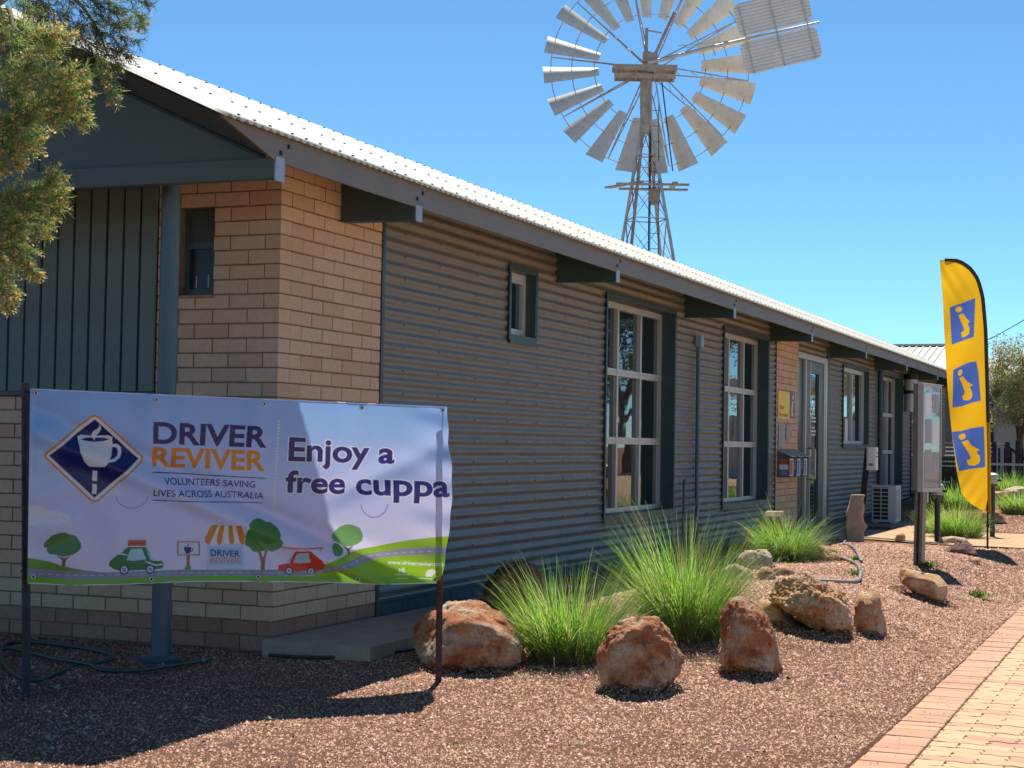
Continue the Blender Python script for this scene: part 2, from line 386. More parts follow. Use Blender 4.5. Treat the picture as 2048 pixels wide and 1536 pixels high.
# printed cloth: colour stored per vertex, sunlight comes through
def cloth(name, trans, rough):
    g = N(name); at = g.n('Attribute'); at.attribute_name = 'print'; c = at.outputs['Color']
    wv = g.noise(60, 3); c = g.mix(g.ramp(wv, [(.3, (.05,)*3), (.7, (0,)*3)]), c, (.2, .2, .2))
    g.set(c, rough, 0, .45); tr = g.n('BsdfTranslucent'); g.l(c, tr.inputs[0]); ms = g.n('MixShader'); ms.inputs[0].default_value = trans
    g.l(g.b.outputs[0], ms.inputs[1]); g.l(tr.outputs[0], ms.inputs[2]); g.l(ms.outputs[0], g.out.inputs[0]); return g.mat
MT['vinyl'] = cloth('banner_vinyl', .30, .33)
MT['flagcloth'] = cloth('flag_cloth', .45, .6)

# ------------------------------------------------------------------ measured outlines (metres)
ROCKS = {
 'R1': ((1.203, 0.083, -0.091), 23.5, 0.85, [(-0.31, 0.107), (-0.301, 0.203), (-0.253, 0.277), (-0.171, 0.333), (-0.061, 0.357), (0.049, 0.345), (0.16, 0.3), (0.258, 0.224), (0.3, 0.129), (0.291, 0.055), (0.22, -0.009), (0.083, -0.044), (-0.096, -0.041), (-0.248, -0.002)]),
 'R2': ((0.583, 2.276, -0.015), 21.9, 0.6, [(-0.276, 0.017), (-0.227, 0.155), (-0.143, 0.276), (-0.058, 0.353), (0.028, 0.375), (0.132, 0.332), (0.209, 0.248), (0.255, 0.111), (0.257, -0.019), (-0.241, -0.027)]),
 'R3': ((0.710, 2.469, -0.008), 21.0, 0.5, [(-0.263, 0.121), (-0.229, 0.163), (-0.125, 0.179), (0.05, 0.168), (0.189, 0.147), (0.266, 0.096), (0.261, -0.015), (-0.243, -0.024)]),
 'R4': ((2.323, -0.318, -0.096), 17.5, 0.42, [(-0.221, 0.196), (-0.18, 0.309), (-0.08, 0.38), (0.032, 0.417), (0.078, 0.391), (0.134, 0.292), (0.195, 0.182), (0.181, 0.106), (0.125, 0.025), (0.05, -0.022), (-0.075, -0.008), (-0.201, 0.033)]),
 'R5': ((2.706, 0.392, -0.080), 13.8, 0.38, [(-0.166, 0.193), (-0.155, 0.326), (-0.124, 0.407), (-0.071, 0.422), (0.001, 0.408), (0.068, 0.325), (0.121, 0.215), (0.149, 0.11), (0.163, 0.026), (0.071, -0.004), (-0.008, -0.022), (-0.119, 0.021), (-0.162, 0.073)]),
 'R6': ((2.472, 1.966, 0.036), 13.0, 0.35, [(-0.147, 0.091), (-0.101, 0.149), (-0.023, 0.154), (0.055, 0.119), (0.117, 0.037), (0.111, -0.01), (-0.13, -0.018)]),
 'R7': ((2.696, 1.923, 0.006), 11.8, 0.55, [(-0.269, 0.209), (-0.233, 0.288), (-0.126, 0.344), (-0.034, 0.375), (0.012, 0.342), (0.088, 0.289), (0.21, 0.24), (0.266, 0.119), (0.269, 0.043), (0.228, -0.014), (0.152, -0.017), (-0.001, 0.048), (-0.124, 0.115), (-0.231, 0.164)]),
 'R8': ((3.015, 2.211, -0.027), 9.8, 0.3, [(-0.103, 0.209), (-0.079, 0.263), (0.029, 0.273), (0.059, 0.246), (0.085, 0.122), (0.107, 0.004), (0.015, -0.012), (-0.099, 0.015)]),
 'R9': ((1.475, 5.489, 0.120), 13.7, 0.4, [(-0.148, 0.091), (-0.107, 0.143), (-0.002, 0.162), (0.103, 0.161), (0.141, 0.115), (0.15, 0.023), (0.042, -0.023), (-0.126, -0.006)]),
 'R10': ((1.643, 4.208, 0.119), 14.3, 0.35, [(-0.127, 0.044), (-0.097, 0.095), (-0.013, 0.124), (0.083, 0.092), (0.122, 0.039), (0.111, -0.015), (-0.107, -0.021)]),
 'R11': ((1.882, 4.190, 0.120), 13.3, 0.2, [(-0.073, 0.056), (-0.043, 0.103), (0.018, 0.116), (0.067, 0.072), (0.06, 0.003), (-0.057, -0.008)]),
 'R12': ((1.878, 4.758, 0.119), 12.8, 0.22, [(-0.095, 0.047), (-0.052, 0.084), (0.038, 0.087), (0.094, 0.044), (0.082, -0.003), (-0.083, -0.008)]),
 'R13': ((1.688, 6.971, 0.119), 11.7, 0.3, [(-0.092, 0.074), (-0.056, 0.13), (0.016, 0.15), (0.071, 0.115), (0.086, 0.023), (0.059, -0.005), (-0.078, -0.009)]),
 'R14': ((1.889, 6.813, 0.120), 11.0, 0.16, [(-0.063, 0.035), (-0.041, 0.072), (0.013, 0.078), (0.063, 0.048), (0.05, -0.003), (-0.053, -0.006)]),
 'R14b': ((1.700, 7.584, 0.120), 11.2, 0.2, [(-0.047, 0.042), (-0.024, 0.081), (0.032, 0.082), (0.066, 0.045), (0.052, -0.003), (-0.042, -0.006)]),
 'R15': ((2.982, 4.697, -0.002), 8.1, 0.45, [(-0.235, 0.238), (-0.171, 0.244), (-0.058, 0.224), (0.091, 0.187), (0.177, 0.126), (0.192, 0.05), (0.167, -0.028), (0.093, -0.019), (-0.057, 0.04), (-0.151, 0.114)]),
 'R16': ((2.200, 12.581, -0.001), 7.2, 0.4, [(-0.167, 0.024), (-0.125, 0.08), (0.011, 0.103), (0.16, 0.083), (0.195, 0.035), (0.16, -0.015), (-0.148, -0.025)]),
 'R17': ((2.663, 9.827, 0.050), 6.8, 0.45, [(-0.206, 0.025), (-0.129, 0.091), (-0.027, 0.148), (0.05, 0.129), (0.168, 0.08), (0.189, 0.012), (0.077, -0.019), (-0.18, -0.017)]),
 'R18': ((1.588, 12.507, -0.000), 8.9, 0.16, [(-0.072, 0.019), (-0.043, 0.107), (0.03, 0.121), (0.066, 0.085), (0.061, 0.004), (-0.048, -0.005)]),
 'R19': ((2.092, 18.701, 0.013), 5.8, 0.5, [(-0.258, 0.079), (-0.213, 0.183), (-0.039, 0.219), (0.135, 0.208), (0.241, 0.117), (0.249, 0.007), (-0.227, -0.007)]),
 'R20': ((1.954, 23.552, 0.260), 5.2, 1.0, [(-0.284, 0.056), (-0.196, 0.188), (0.087, 0.25), (0.352, 0.219), (0.397, -0.001), (-0.266, -0.018)]),
 'R21': ((1.681, 23.080, 0.247), 5.7, 0.3, [(-0.08, 0.151), (-0.037, 0.179), (0.086, 0.182), (0.122, 0.119), (0.131, 0.001), (-0.071, -0.005)]),
 'R22': ((-1.175, 0.303, -0.076), 35.0, 0.09, [(-0.051, 0.009), (-0.037, 0.033), (0.018, 0.036), (0.036, 0.014), (0.031, -0.007), (-0.042, -0.007)]),
 'R23': ((-1.279, 0.218, -0.080), 35.7, 0.09, [(-0.063, 0.009), (-0.036, 0.024), (0.015, 0.021), (0.027, -0.001), (-0.05, -0.006)]),
 'R24': ((2.888, 8.763, 0.026), 6.5, 0.15, [(-0.034, 0.03), (-0.005, 0.056), (0.053, 0.053), (0.072, 0.014), (0.048, -0.007), (-0.024, -0.009)]),
}
